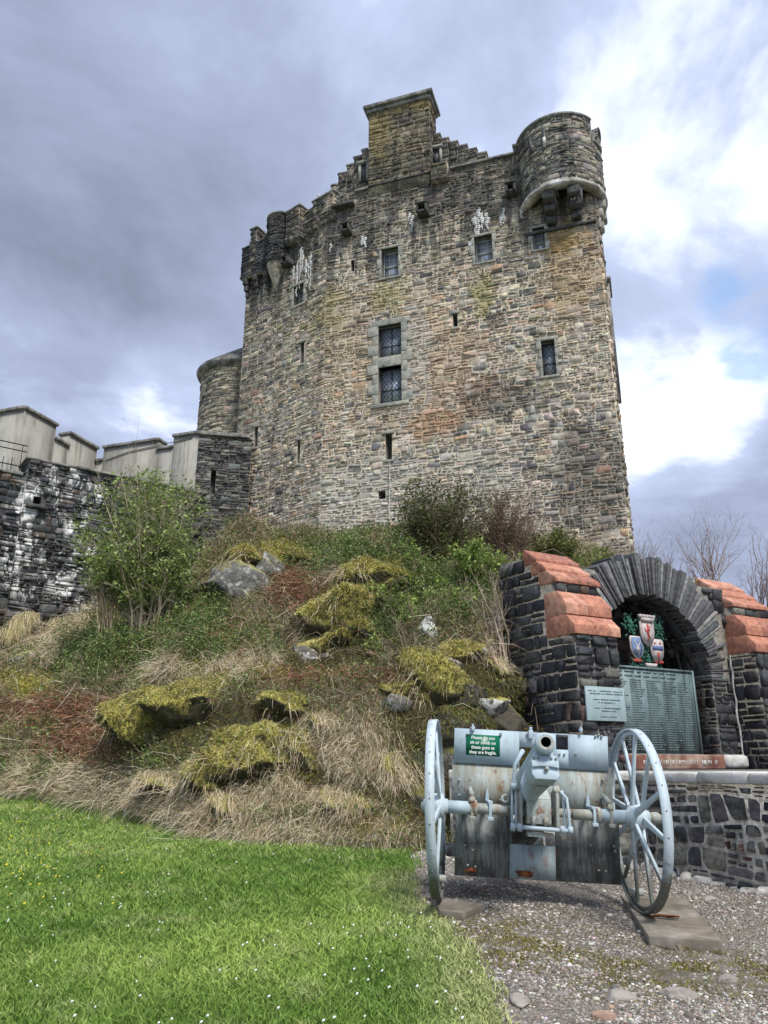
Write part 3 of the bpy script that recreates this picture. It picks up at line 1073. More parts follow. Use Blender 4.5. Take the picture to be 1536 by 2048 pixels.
def surround(F, h, jw=0.2, lh=0.22, sh=0.12, blocks=4):
    a, b, c, d = h
    MB().fbox(F, a - jw * 1.3, b + jw * 1.3, d, d + lh, -0.1, 0.075).build('lintel', DRESSED, keep, bevel=0.015)
    MB().fbox(F, a - jw, b + jw, c - sh, c, -0.3, 0.08).build('sill', DRESSED, keep, bevel=0.015)
    for k in range(blocks):
        z0, z1 = c + (d - c) * k / blocks + 0.004, c + (d - c) * (k + 1) / blocks - 0.004
        e = jw * (1.5 if k % 2 else 0.8)
        MB().fbox(F, a - e, a, z0, z1, -0.3, 0.06 + 0.015 * (k % 2)).build('jamb_stone', DRESSED, keep, bevel=0.012)
        e = jw * (0.8 if k % 2 else 1.5)
        MB().fbox(F, b, b + e, z0, z1, -0.3, 0.06 + 0.015 * (k % 2)).build('jamb_stone', DRESSED, keep, bevel=0.012)


for h in sash:
    sash_window(FR, h)
    surround(FR, h, 0.12, 0.1, 0.08, 3)
sash_window(FM, HOLM[0], (2, 4))
surround(FM, HOLM[0], 0.14, 0.12, 0.1, 3)
for k, h in enumerate(lat):
    lattice_window(FR, h, 2 if k < 2 else 1)
surround(FR, (lat[0][0], lat[0][1], lat[1][2], lat[0][3]), 0.3, 0.26, 0.16, 8)
MB().fbox(FR, lat[0][0], lat[0][1], lat[1][3], lat[0][2], -0.3, 0.05).build('transom', DRESSED, keep, bevel=0.015)
surround(FR, lat[2], 0.12, 0.12, 0.1, 4)
for F, h in [(FR, x) for x in slit[:2]] + [(FM, HOLM[1]), (FM, HOLM[2]), (FN, HOLN[0])]:
    MB().fbox(F, h[0] - 0.1, h[1] + 0.1, h[3], h[3] + 0.14, 0, 0.07).build('lintel', DRESSED, keep, bevel=0.01)
    MB().fbox(F, h[0] - 0.08, h[1] + 0.08, h[2] - 0.1, h[2], 0, 0.07).build('sill', DRESSED, keep, bevel=0.01)
# pipe / cable running down below the loop
s, z1 = FR.hit(779, 925, 0.1)
_, z0 = FR.hit(779, 1085, 0.1)
MB().path([FR.p(s, z1, 0.1), FR.p(s + 0.02, z1 - 1.0, 0.11), FR.p(s - 0.02, (z0 + z1) / 2, 0.1), FR.p(s, z0, 0.1)], [0.018] * 4, 6).build('cable', plain('pale_cable', (0.5, 0.5, 0.46), 0.7, bmp=0), keep)


# white lime streaks running down from leaks
def drips(F, u0, u1, v0, v1, n, seed, d=0.045, wid=(0.07, 0.18)):
    r = random.Random(seed)
    (sa, zt), (sb, _), (_, zb) = F.hit(u0, v0), F.hit(u1, v0), F.hit((u0 + u1) / 2, v1)
    for k in range(n):
        mb = MB()
        s = sa + (sb - sa) * ((k + 0.5) / n + r.uniform(-0.3, 0.3) / n)
        top = zt - r.uniform(0, 0.35) * (zt - zb)
        bot = top - (zt - zb) * r.uniform(0.35, 1.0)
        bot = max(bot, zb)
        m = max(4, int((top - bot) / 0.09))
        wd = r.uniform(*wid)
        pts = []
        for i in range(m + 1):
            f = i / m
            ww = wd * (0.35 + 0.65 * sin(pi * min(1, f * 1.2 + 0.15)) ** 0.7) * r.uniform(0.45, 1.35)
            cx = s + 0.03 * sin(i * 1.3 + k) + r.uniform(-0.012, 0.012)
            pts.append((cx - ww / 2, cx + ww / 2, top - (top - bot) * f))
        for i in range(m):
            a, b = pts[i], pts[i + 1]
            mb.hexa([F.p(b[0], b[2], d), F.p(b[1], b[2], d), F.p(b[1], b[2], 0.0), F.p(b[0], b[2], 0.0),
                     F.p(a[0], a[2], d), F.p(a[1], a[2], d), F.p(a[1], a[2], 0.0), F.p(a[0], a[2], 0.0)])
        mb.build('lime_streak', LIME, keep)


drips(FM, 588, 626, 505, 588, 7, 1)
drips(FR, 655, 664, 475, 520, 1, 2)
drips(FR, 723, 732, 468, 498, 2, 3)
drips(FR, 817, 827, 425, 465, 2, 4)
drips(FR, 946, 976, 415, 470, 4, 5, wid=(0.12, 0.25))
drips(FR, 932, 946, 475, 510, 2, 6)
drips(FR, 982, 990, 468, 490, 1, 7)
drips(FR, 998, 1012, 415, 465, 2, 8)
drips(FR, 1038, 1048, 412, 458, 1, 9)
drips(FR, 1094, 1118, 380, 425, 4, 10, d=0.7, wid=(0.08, 0.2))
drips(FR, 1140, 1163, 375, 422, 4, 12, d=0.7, wid=(0.08, 0.2))

# slender chimney seen past the right-hand return
FX = FS
MB().fbox(FS, 3.5, 4.8, 16.0, 21.2, 0, 0.22).fbox(FS, 3.4, 4.9, 21.2, 21.35, 0, 0.3).build('side_flue', COPING, keep)

# ------------------------------------------------------------------ round stair turret behind the keep
stair = thing('stair_tower', 'round pale stone stair tower with conical slate roof behind the keep', 'tower', (-7.1, 34.6, 9))
SC, SR = (-7.1, 34.6), 1.95
ez = 1.6 + TT(752) * 34.0
sm = MB().lathe([(SR, 9), (SR, ez)], (SC[0], SC[1], 0), (0, 0, 1), 40)
STS, STM = stone_pair('stair_tower', (0.36, 0.33, 0.26), None, grain=8)
wallo = sm.build('wall', STM, stair)
DT = Drum(SC, SR, radians(150))
C = rubble_cells(0, SR * radians(200), 13, ez - 0.05, (0.22, 0.34), (0.3, 0.6), (1, 2, 2), 0.02, 120)
lay_stones(wallo, [stone_set(DT, C, 0.012, (0.015, 0.06), turret_tone, 120)], STS, limit=150)
MB().lathe([(SR - 0.1, ez - 0.1), (SR + 0.22, ez), (SR + 0.3, ez + 0.18), (SR + 0.18, ez + 0.25)], (SC[0], SC[1], 0), (0, 0, 1), 40).build('eaves', COPING, stair, smooth=True)
SLATE = plain('roof_slate', (0.13, 0.13, 0.135), 0.7, 0.35, 4.0, col2=(0.18, 0.17, 0.16))
cone = MB().lathe([(SR + 0.2, ez + 0.2), (0.05, ez + 1.9)], (SC[0], SC[1], 0), (0, 0, 1), 40).build('roof', SLATE, stair)
sl = MB()
for k in range(9):
    r_ = (SR + 0.2) * (1 - k / 10)
    h_ = ez + 0.2 + 1.7 * k / 10
    for i in range(26):
        a = 2 * pi * (i + 0.5 * (k % 2)) / 26
        w2 = pi / 26 * 0.94
        sl.hexa([(SC[0] + (r_ + 0.05) * cos(a + q), SC[1] + (r_ + 0.05) * sin(a + q), h_ + 0.05) for q in (-w2, w2)] + [(SC[0] + (r_ + 0.02) * cos(a + q), SC[1] + (r_ + 0.02) * sin(a + q), h_) for q in (w2, -w2)] +
                [(SC[0] + (r_ - 0.23) * cos(a + q), SC[1] + (r_ - 0.23) * sin(a + q), h_ + 0.25) for q in (-w2, w2)] + [(SC[0] + (r_ - 0.26) * cos(a + q), SC[1] + (r_ - 0.26) * sin(a + q), h_ + 0.21) for q in (w2, -w2)])
sl.build('roof_slates', SLATE, cone, kind='stuff')

# ------------------------------------------------------------------ harled battlements and the dark slate bastion
HARL, t_, b_ = new_mat('harled_wall')
P_ = pos_of(t_)
s_ = t_.noise(t_.vmath('MULTIPLY', P_, (1.6, 1.6, 0.16)), 1.3, 5, 0.62)
c_ = t_.ramp(t_.noise(P_, 1.3, 5), [(0.3, (0.25, 0.243, 0.215)), (0.7, (0.34, 0.33, 0.295))])
c_ = t_.mix(t_.math('MULTIPLY', t_.step(s_, 0.45, 0.62), 0.65), c_, (0.15, 0.145, 0.12))
c_ = t_.mix(t_.math('MULTIPLY', t_.step(t_.noise(t_.vmath('MULTIPLY', P_, (3, 3, 0.3)), 1.7, 4), 0.60, 0.68), 0.5), c_, (0.09, 0.085, 0.07))
t_.put(b_.inputs['Base Color'], c_)
b_.inputs['Roughness'].default_value = 0.95
bump(t_, b_, t_.noise(P_, 22, 5, 0.7), 0.5, 0.03)

harl = thing('battlement_wall', 'pale harled crenellated wall with stone copings, left of the keep', 'wall', (-12.7, 31.6, 9))
HW, HA, HB, HD, HE = (-16.6, 28.6), (-14.25, 27.8), (-12.85, 31.9), (-7.91, 30.24), (-6.0, 30.65)


def batt(F, spans, name='wall'):
    """spans (s0, s1, top)"""
    for s0, s1, z in spans:
        wl = MB().fbox(F, s0, s1, 8.0, z, -0.5, 0).build(name, HARL, harl)
        MB().fbox(F, s0 - 0.05, s1 + 0.05, z, z + 0.13, -0.58, 0.1).build('coping_stone', COPING, wl, bevel=0.02)


F1, F2, F3 = Face(HW, HA), Face(HA, HB), Face(HB, HD)
F2.n = np.array([F2.d[1], -F2.d[0]])
batt(F1, [(0, F1.len, 14.95)])
batt(F2, [(0.0, 1.75, 14.93), (1.76, 2.55, 14.35), (2.56, F2.len, 14.91)])
h1 = [F3.hit(x, 880)[0] for x in (210, 318, 347, 398)]
batt(F3, [(0, h1[0], 14.3), (h1[0] + 0.01, h1[1], 14.9), (h1[1] + 0.01, h1[2], 14.45), (h1[2] + 0.01, F3.len, 14.95)])
rf = Face(HB, HD)
s_a, z_a = F3.hit(212, 921)
MB().path([F3.p(s_a, z_a, 0.03), F3.p(s_a + 1.2, z_a + 0.25, 0.03), F3.p(F3.len - 1, z_a + 0.42, 0.03), F3.p(F3.len - 0.3, z_a + 0.5, 0.03)], [0.018] * 4, 5).build('cable', LEAD, harl)

bast = thing('slate_bastion', 'dark slate rubble bastion with one arrow loop between the harled wall and the keep', 'tower', (-7, 30.6, 8))
FB = Face(HD, HE)
BS, BMt = stone_pair('bastion', (0.15, 0.145, 0.125), None, grain=8)
hb_ = openings(FB, [(421, 940, 431, 988)])
backing('mortar_face', FB, [(0, FB.len + 0.3, 7, 14.9)], hb_, BMt, bast, 0.4, DARKSTONE)
bt = palette([(0.085, 0.085, 0.082), (0.13, 0.13, 0.12), (0.18, 0.175, 0.155), (0.05, 0.05, 0.052)], [3, 3, 1.5, 2])
C = clip_holes(rubble_cells(0, FB.len + 0.3, 8, 14.88, (0.18, 0.3), (0.2, 0.6), (1, 2, 2, 3), 0.02, 130), hb_)
FBl = Face((HD[0] - 0.15, HD[1] + 3), HD)
MB().fbox(FB, 0.02, FB.len, 7, 14.88, -3, -0.45).build('wall', BMt, bast)
lay_stones(bast, [stone_set(FB, C, 0.012, (0.02, 0.07), bt, 130)], BS)
coping(FB, -0.05, FB.len + 0.2, 14.9, parent=bast, h=0.16, d0=-0.6)

# ------------------------------------------------------------------ dark curtain wall, white with lime, at the left
def curtain_weather(t, P, c, kind):
    stw = t.noise(t.vmath('MULTIPLY', P, (1.8, 1.8, 0.55)), 1.6, 6, 0.68, 0.4)
    fine = t.noise(P, 7, 4, 0.6)
    m = None
    for (u, v, r) in ((110, 1010, (0.75, 2, 1.3)), (85, 1120, (1.1, 2, 1.1)), (140, 1120, (0.8, 2, 1.2)), (170, 1060, (0.5, 2, 1.3)), (190, 1180, (0.6, 3, 1.0))):
        s, z = FCu.hit(u, v)
        k = blob(t, P, FCu.p(s, z), r, 0.55, 0.8)
        m = k if m is None else t.math('MAXIMUM', m, k)
    v = t.math('ADD', stw, t.math('MULTIPLY', t.math('SUBTRACT', fine, 0.5), 0.35))
    white = t.math('MULTIPLY', m, t.step(v, 0.49, 0.58))
    bl = t.math('MULTIPLY', t.step(t.noise(t.vmath('MULTIPLY', P, (1, 1, 0.4)), 1.2, 4), 0.45, 0.6), 0.6)
    c = t.mix(bl, c, t.mix(1.0, c, (0.4, 0.42, 0.46), 'MULTIPLY'))
    c = t.mix(t.math('MULTIPLY', t.step(fine, 0.60, 0.72), 0.35), c, (0.4, 0.41, 0.42))
    low = t.math('MULTIPLY', t.step(t.math('ADD', t.sepz(P), t.math('MULTIPLY', t.noise(P, 1.5, 4), 2.0)), 6.6, 5.4), t.step(fine, 0.42, 0.6))
    c = t.mix(t.math('MULTIPLY', low, 0.7), c, (0.13, 0.13, 0.05))
    return t.mix(t.math('MULTIPLY', white, 0.95), c, (0.66, 0.66, 0.64))


FCu = Face((-11.6, 18.35), (-5.6, 22.8))
sA = FCu.hit(57, 930)[0]
sB = FCu.hit(238, 960)[0]
CS, CMt = stone_pair('curtain_wall', (0.12, 0.118, 0.105), curtain_weather, grain=10)
curt = thing('curtain_wall', 'dark slate wall streaked with white lime, behind the big green bush at the left', 'wall', (-9, 20.2, 4))
hole = openings(FCu, [(66, 993, 82, 1010)])
zA = FCu.hit(58, 912)[1]
zL = FCu.hit(30, 950)[1]
zR = FCu.hit(300, 968)[1]
zB2 = FCu.hit(237, 945)[1]
backing('mortar_face', FCu, [(-4, sA, 3, zL), (sA, sB, 3, zA - 0.1), (sB, FCu.len, 3, zR)], hole, CMt, curt, 0.4, LEAD)
MB().fbox(FCu, -4, sA - 0.01, 3, zL - 0.01, -0.7, -0.42).fbox(FCu, sA + 0.01, sB - 0.01, 3, zA - 0.12, -0.9, -0.42).fbox(FCu, sB + .01, FCu.len, 3, zR - 0.01, -0.7, -0.42).build('wall_core', CMt, curt)
ss_ = []
for k, (a, b, z) in enumerate([(-4, sA, zL), (sA, sB, zA - 0.1), (sB, FCu.len, zR)]):
    C = clip_holes(rubble_cells(a, b, 3.6, z, (0.14, 0.26), (0.18, 0.6), (1, 1, 2, 2, 3), 0.02, 140 + k), hole)
    ss_.append(stone_set(FCu, C, 0.012, (0.02, 0.09), slate_tone, 140 + k))
EndL = Face(FCu.p(sA, 0, 0)[:2], FCu.p(sA, 0, -0.9)[:2])
EndL.n = -FCu.d
ss_.append(stone_set(EndL, rubble_cells(0, 0.9, zL, zA - 0.1, (0.14, 0.26), (0.2, 0.5), (1, 2, 2), 0, 150), 0.012, (0.02, 0.06), slate_tone, 150))
lay_stones(curt, ss_, CS)
for a, b, z in ((sA - 0.1, sB + 0.08, zA - 0.1), (sB + 0.1, FCu.len, zR), (-4, sA - 0.1, zL)):
    n = int((b - a) / 0.55)
    for i in range(n):
        x0 = a + (b - a) * i / n
        MB().fbox(FCu, x0 + 0.01, x0 + (b - a) / n + random.uniform(-0.02, 0.03), z + random.uniform(0, 0.02), z + random.uniform(0.06, 0.11), -0.95 if z > zL + .2 else -0.75, 0.1 + random.uniform(-0.04, 0.04)).build('coping_stone', COPING, curt, bevel=0.015)
sH, zH = FCu.hit(78, 1016)
MB().fbox(FCu, sH - 0.35, sH + 0.18, zH - 0.06, zH + 0.04, 0, 0.22).build('ledge_stone', DARKSTONE, curt, bevel=0.02)

IRON = plain('black_iron', (0.02, 0.02, 0.022), 0.5, 0.2, bmp=0)
rail = thing('iron_railing', 'thin black iron railing on the low wall top at the far left', 'railing', tuple(FCu.p(sA - 1.5, zL + 0.08, -0.3)))
for hgt in (0.93, 0.75, 0.3):
    MB().tube(FCu.p(-2.5, zL + 0.1 + hgt, -0.35), FCu.p(sA - 0.02, zL + 0.1 + hgt, -0.35), 0.016, n=6).build('rail', IRON, rail)
for k in range(13):
    s = sA - 0.15 - k * 0.22
    MB().tube(FCu.p(s, zL + 0.08, -0.35), FCu.p(s, zL + 0.1 + (0.5 if k % 5 else 0.95), -0.35), 0.012, n=6).build('baluster', IRON, rail)

# ------------------------------------------------------------------ terrain
def zv(v, Y):
    return 1.6 + Y * TT(v)


def col(*pts):
    return [(Y, zv(v, Y)) for v, Y in pts]


COLS = [(-0.75, [(17, 1.25), (18.5, 2.6), (20, 4.0), (24, 6.0), (30, 9)]),
        (-0.50, col((1590, 14.3), (1500, 15.0), (1430, 16.0), (1370, 17.4), (1330, 18.6), (1310, 20), (1200, 26))),
        (-0.35, col((1640, 11.7), (1570, 12.3), (1460, 13.5), (1360, 15.3), (1300, 16.8), (1250, 19.0), (1225, 21), (1150, 24), (1110, 30))),
        (-0.22, col((1690, 9.8), (1600, 10.3), (1500, 10.9), (1400, 11.8), (1335, 12.6), (1330, 13.6), (1250, 15.5), (1165, 18.5), (1130, 24), (1105, 30))),
        (-0.12, col((1702, 9.4), (1600, 9.9), (1500, 10.4), (1430, 11.0), (1365, 12.4), (1335, 13.6), (1240, 15.2), (1150, 18), (1105, 22), (1085, 28), (1070, 31))),
        (0.0, col((1715, 9.1), (1600, 9.5), (1480, 10.0), (1380, 10.8), (1330, 12.0), (1220, 13.4), (1140, 16), (1100, 20), (1085, 27.5), (1070, 31))),
        (0.10, col((1705, 9.3), (1560, 9.8), (1420, 10.2), (1350, 10.9), (1250, 11.7), (1150, 13.2), (1105, 17), (1090, 24), (1080, 28))),
        (0.165, col((1680, 9.6), (1500, 10.3), (1400, 10.9), (1250, 11.5), (1160, 12.6), (1115, 17), (1100, 24), (1090, 27)))]
RIGHT = [(0.24, [(11.6, 3.6), (12.5, 4.1), (17, 6.0), (24.5, 8.3), (28, 8.5)]), (0.33, [(12, 3.6), (13, 3.9), (18, 5.7), (25, 7.8), (30, 7.6)]),
         (0.42, [(12, 3.4), (13.5, 3.7), (18, 4.6), (25, 5.0), (30, 4.5)]), (0.7, [(12, 2.9), (14, 3.1), (18, 3.4), (30, 2.5)])]
O_MEM = at(1149, 1266, 10.0)
ME = Face((O_MEM.x, O_MEM.y), (O_MEM.x + 0.874, O_MEM.y + 0.486))
MOUNDS = [(at(430, 1400, 12.0), 1.7, 0.9, 0.45), (at(300, 1440, 12.7), 0.7, 0.8, 0.35), (at(540, 1500, 10.6), 0.7, 0.5, 0.45), (at(470, 1560, 10.5), 0.5, 0.4, 0.25),
          (at(700, 1240, 14.0), 1.0, 1.1, 0.7), (at(760, 1150, 16.0), 1.5, 1.0, 0.5), (at(560, 1120, 20.0), 1.5, 1.5, 0.5), (at(470, 1170, 18.0), 0.8, 0.8, 0.8),
          (at(720, 1470, 10.4), 0.5, 0.4, 0.3), (at(880, 1310, 11.4), 0.5, 0.5, 0.45), (at(930, 1400, 10.6), 0.6, 0.4, 0.3), (at(840, 1450, 10.3), 0.35, 0.3, 0.25),
          (at(640, 1320, 13.2), 0.6, 0.5, 0.35), (at(120, 1500, 14.8), 1.0, 0.8, 0.3), (at(250, 1330, 15.5), 0.8, 0.8, 0.3), (at(990, 1330, 11.2), 0.35, 0.3, 0.35)]
LAWN_A = np.array([-1.2, -0.75, -0.5, -0.35, -0.22, -0.12, 0.0, 0.1, 0.165, 0.3])
LAWN_Y = np.array([19, 17, 14.3, 11.7, 9.8, 9.4, 9.1, 9.3, 9.6, 10.5])


def ground_z(X, Y):
    X = np.asarray(X, float)
    Y = np.asarray(Y, float)
    z = 0.0735 * np.minimum(Y, 16) - 0.0735 * 0.0
    z = z - 0.09 * np.exp(-((X - 2.1) / 0.9) ** 2) * np.clip((Y - 4.5) / 1.5, 0, 1)
    z = z + 0.035 * (fbm(X * 0.8, Y * 0.8, 5) - 0.5) + 0.02 * (fbm(X * 4, Y * 4, 8, 2) - 0.5)
    return z


def hill_edge(X, Y):
    return np.interp(X / np.maximum(Y, 0.5), LAWN_A, LAWN_Y) + 0.35 * (fbm(X * 1.3, Y * 0 + 3.3, 33) - 0.5)


def mem_local(X, Y):
    dx = X - ME.P[0]
    dy = Y - ME.P[1]
    return dx * ME.d[0] + dy * ME.d[1], -(dx * ME.n[0] + dy * ME.n[1])


def hill_z(X, Y):
    a = X / np.maximum(Y, 0.5)
    allc = COLS + RIGHT
    As = np.array([c[0] for c in allc])
    Z = np.stack([np.interp(Y, [p[0] for p in c[1]] + [45, 90, 400], [p[1] for p in c[1]] + [c[1][-1][1] - 2, 1, -6]) for c in allc])
    k = np.clip(np.searchsorted(As, a) - 1, 0, len(As) - 2)
    f = np.clip((a - As[k]) / (As[k + 1] - As[k]), 0, 1)
    f = f * f * (3 - 2 * f)
    idx = np.arange(a.size)
    Zf = Z.reshape(len(As), -1)
    kk = k.ravel()
    z = Zf[kk, idx] * (1 - f.ravel()) + Zf[kk + 1, idx] * f.ravel()
    z = z.reshape(a.shape)
    m = np.clip((Y - hill_edge(X, Y)) / 1.0, 0, 1) * np.clip((34 - Y) / 6, 0, 1)
    for p, rx, ry, h in MOUNDS:
        z = z + 1.5 * h * np.exp(-((((X - p.x) / (rx * 1.15)) ** 2 + ((Y - p.y) / (ry * 1.15)) ** 2) ** 1.8))
    z = z + m * (0.75 * (fbm(X * 0.9, Y * 0.9, 14) - 0.5) + 0.5 * (np.abs(fbm(X * 2.3, Y * 2.3, 24) - 0.5) - 0.12) * 2 + 0.13 * (fbm(X * 6, Y * 6, 44, 3) - 0.5))
    return z


def H(X, Y):
    X = np.asarray(X, float)
    Y = np.asarray(Y, float)
    g = ground_z(X, Y)
    hz = hill_z(X, Y)
    e = hill_edge(X, Y)
    s, t = mem_local(X, Y)
    b = np.clip((Y - e + 0.1) / 0.35, 0, 1)
    z = g * (1 - b) + np.maximum(hz, g - 0.3) * b
    near = (s > -0.8) & (s <= 0.05) & (t < 1.6) & (X > 0)
    z = np.where(near, np.minimum(z, g + 0.1 + 1.25 * np.maximum(0, t - 0.15) + 3.0 * np.maximum(0, -s - 0.12)), z)
    inside = (s > 0.0) & (t < 1.35) & (X > 0)
    z = np.where(inside, np.minimum(g, 1.2), z)
    return z


def zone(X, Y):
    """0 gravel, 1 lawn, 2 hill"""
    e = hill_edge(X, Y)
    s, t = mem_local(X, Y)
    inside = (s > 0.0) & (t < 1.35) & (X > 0)
    xb = np.interp(Y, [2, 4.5, 5.7, 6.7, 7.0, 9.5], [0.75, 0.60, 0.60, 0.42, 0.30, 0.25]) + 0.16 * (fbm(Y * 3, X * 3, 55) - 0.5)
    return np.where((Y > e) & ~inside, 2, np.where(X < xb, 1, 0))


def project(P):
    d = P - np.array([0, 0, 1.6])
    f = d[:, 1] * CP + d[:, 2] * SP
    y = -d[:, 1] * SP + d[:, 2] * CP
    f = np.maximum(f, 0.01)
    return 768 + 1538 * d[:, 0] / f, 1024 - 1538 * y / f


ELL = {
    'moss': [(560, 1105, 60, 16), (760, 1130, 60, 18), (700, 1655, 150, 18), (60, 1370, 60, 18), (430, 1340, 120, 14), (690, 1190, 40, 20), (950, 1395, 60, 25), (600, 1545, 40, 18)],
    'dark': [(930, 1360, 110, 50), (1000, 1430, 60, 120), (330, 1440, 100, 30), (430, 1440, 120, 26), (530, 1545, 90, 24), (700, 1300, 60, 26), (640, 1560, 40, 30), (780, 1590, 60, 22), (860, 1340, 60, 20), (950, 1500, 130, 110), (330, 1470, 110, 40), (880, 1620, 60, 60), (640, 1335, 70, 18), (470, 1560, 60, 25), (600, 1290, 30, 40)],
    'rust': [(110, 1425, 130, 30), (170, 1500, 90, 28), (610, 1352, 110, 16), (590, 1180, 50, 45), (800, 1357, 50, 12), (150, 1455, 70, 25), (460, 1285, 45, 28), (800, 1240, 40, 14)],
    'ivy': [(210, 1300, 150, 60), (320, 1230, 70, 50), (400, 1230, 50, 50), (800, 1215, 110, 60), (30, 1550, 110, 22), (340, 1450, 60, 60), (880, 1190, 100, 70), (720, 1110, 160, 35), (420, 1290, 120, 30), (110, 1450, 40, 30), (700, 1290, 40, 30), (460, 1580, 50, 30), (860, 1100, 120, 40), (560, 1640, 200, 12)],
    'straw': [(380, 1610, 330, 55), (600, 1660, 300, 28), (480, 1590, 90, 60), (700, 1500, 90, 60), (785, 1570, 35, 40), (440, 1340, 150, 20), (120, 1560, 150, 30), (560, 1560, 120, 80), (90, 1270, 80, 50), (160, 1250, 40, 40), (990, 1310, 35, 40)],
}

COVERS = ['moss', 'rust', 'ivy', 'straw', 'dark', 'twig', 'grassy']
COVER_COL = np.array([(0.48, 0.44, 0.13), (0.22, 0.12, 0.07), (0.09, 0.13, 0.04), (0.42, 0.35, 0.22), (0.07, 0.065, 0.025), (0.25, 0.20, 0.13), (0.20, 0.24, 0.07)])


def hill_cover(P, amp=0.0):
    """which plants hold each spot of the bank, and the ground colour there"""
    r = np.random.default_rng(31)
    u, v = project(P)
    wob = (fbm(P[:, 0] * 2.2, P[:, 1] * 2.2, 61) - 0.5) * 1.6
    sc = []
    for k in COVERS[:5]:
        q = np.full(len(P), -9.0)
        for (cu, cv, ru, rv_) in ELL[k]:
            q = np.maximum(q, 1 - np.hypot((u - cu) / ru, (v - cv) / rv_))
        q = q + (0.12 if k == 'moss' else 0.35 if k == 'dark' else 0.0) + r.normal(0, 0.2 * amp, len(P)) + wob * (1 if k in ('moss', 'ivy') else -0.6)
        sc.append(q)
    sc.append(np.full(len(P), -0.05) + r.normal(0, 0.3 * amp, len(P)) - wob * 0.3)
    sc.append(np.where(v > 1540, -0.25, -0.35) + r.normal(0, 0.25 * amp, len(P)))
    win = np.argmax(np.stack(sc), 0)
    return win, COVER_COL[win]


def ground_hit(u, v, near=8.6, far=30.0):
    """where the sight line meets the bank"""
    Ys = np.arange(near, far, 0.05)
    x, y, z = ray(u, v)
    k = Ys / y
    h = H(x * k, Ys)
    below = np.where(1.6 + z * k < h)[0]
    Y = Ys[below[0]] if len(below) else 14.0
    return at(u, v, float(Y))


def spaced(lo, hi, fine, a, b, grow):
    xs = list(np.arange(a, b, fine))
    x, st = xs[-1], fine
    while x < hi:
        st *= grow
        x += st
        xs.append(x)
    x, st = xs[0], fine
    pre = []
    while x > lo:
        st *= grow
        x -= st
        pre.append(x)
    return np.array(pre[::-1] + xs)


gx = spaced(-500, 500, 0.085, -9.0, 6.5, 1.13)
gy = spaced(-60, 700, 0.085, 3.2, 17.5, 1.06)
GX, GY = np.meshgrid(gx, gy)
GZ = H(GX, GY)
far = np.clip((np.hypot(GX, GY) - 60) / 60, 0, 1)
GZ = GZ * (1 - far) + (-3.0) * far
ZN = zone((GX[:-1, :-1] + GX[1:, 1:]) / 2, (GY[:-1, :-1] + GY[1:, 1:]) / 2)
nx_, ny_ = len(gx), len(gy)
II, JJ = np.meshgrid(np.arange(nx_ - 1), np.arange(ny_ - 1))
QU = np.stack([JJ * nx_ + II, JJ * nx_ + II + 1, (JJ + 1) * nx_ + II + 1, (JJ + 1) * nx_ + II], -1)
VALL = np.stack([GX.ravel(), GY.ravel(), GZ.ravel()], -1)


def sub_mesh(name, mask, mat):
    q = QU[mask]
    used, inv = np.unique(q.ravel(), return_inverse=True)
    o = mesh_obj(name, VALL[used], [inv.reshape(-1, 4).astype(np.int32)], mat, smooth=True, kind='structure', tone=hill_cover(VALL[used])[1] if name == 'rocky_hill' else None)
    return o


GRAVEL, t_, b_ = new_mat('gravel_ground')
P_ = pos_of(t_)
vo = t_.node('ShaderNodeTexVoronoi', {'Vector': P_, 'Scale': 42.0, 'Randomness': 1.0})
vo2 = t_.node('ShaderNodeTexVoronoi', {'Vector': P_, 'Scale': 95.0})
vc = t_.node('ShaderNodeSeparateColor', {0: vo.outputs['Color']}).outputs[0]
c_ = t_.ramp(vc, [(0.0, (0.13, 0.11, 0.09)), (0.4, (0.235, 0.205, 0.17)), (0.75, (0.33, 0.295, 0.25)), (0.97, (0.50, 0.47, 0.42))])
c_ = t_.mix(t_.step(vo.outputs['Distance'], 0.30, 0.62), c_, (0.12, 0.105, 0.085))
big = t_.noise(P_, 0.9, 5, 0.6)
c_ = t_.mix(t_.math('MULTIPLY', t_.step(big, 0.45, 0.62), 0.55), c_, (0.24, 0.215, 0.185))
mk = t_.math('MULTIPLY', t_.step(t_.noise(P_, 1.5, 6, 0.7), 0.50, 0.62), 0.75)
mk2 = blob(t_, P_, (1.9, 5.3, 0.35), (1.0, 0.5, 0.5), 0.6, 0.8)
mk3 = blob(t_, P_, (0.8, 5.9, 0.35), (0.6, 0.7, 0.5), 0.6, 0.8)
mossf = t_.math('MULTIPLY', t_.math('MAXIMUM', t_.math('MULTIPLY', mk, 0.4), t_.math('MAXIMUM', mk2, mk3)), t_.step(t_.noise(P_, 9, 4, 0.7), 0.40, 0.58))
c_ = t_.mix(t_.math('MULTIPLY', mossf, 0.8), c_, t_.ramp(t_.noise(P_, 5, 3), [(0.35, (0.065, 0.055, 0.02)), (0.65, (0.15, 0.135, 0.035))]))
t_.put(b_.inputs['Base Color'], c_)
b_.inputs['Roughness'].default_value = 0.95
h_ = t_.math('ADD', t_.math('MULTIPLY', vo.outputs['Distance'], -1.0), t_.math('MULTIPLY', vo2.outputs['Distance'], -0.4))
bump(t_, b_, h_, 0.9, 0.02)

TURF, t_, b_ = new_mat('lawn_turf')
P_ = pos_of(t_)
c_ = t_.ramp(t_.noise(P_, 2.2, 5, 0.7), [(0.3, (0.07, 0.13, 0.02)), (0.55, (0.12, 0.20, 0.03)), (0.75, (0.20, 0.24, 0.07))])
t_.put(b_.inputs['Base Color'], c_)
b_.inputs['Roughness'].default_value = 1.0
bump(t_, b_, t_.noise(P_, 60, 3, 0.7), 1.0, 0.03)

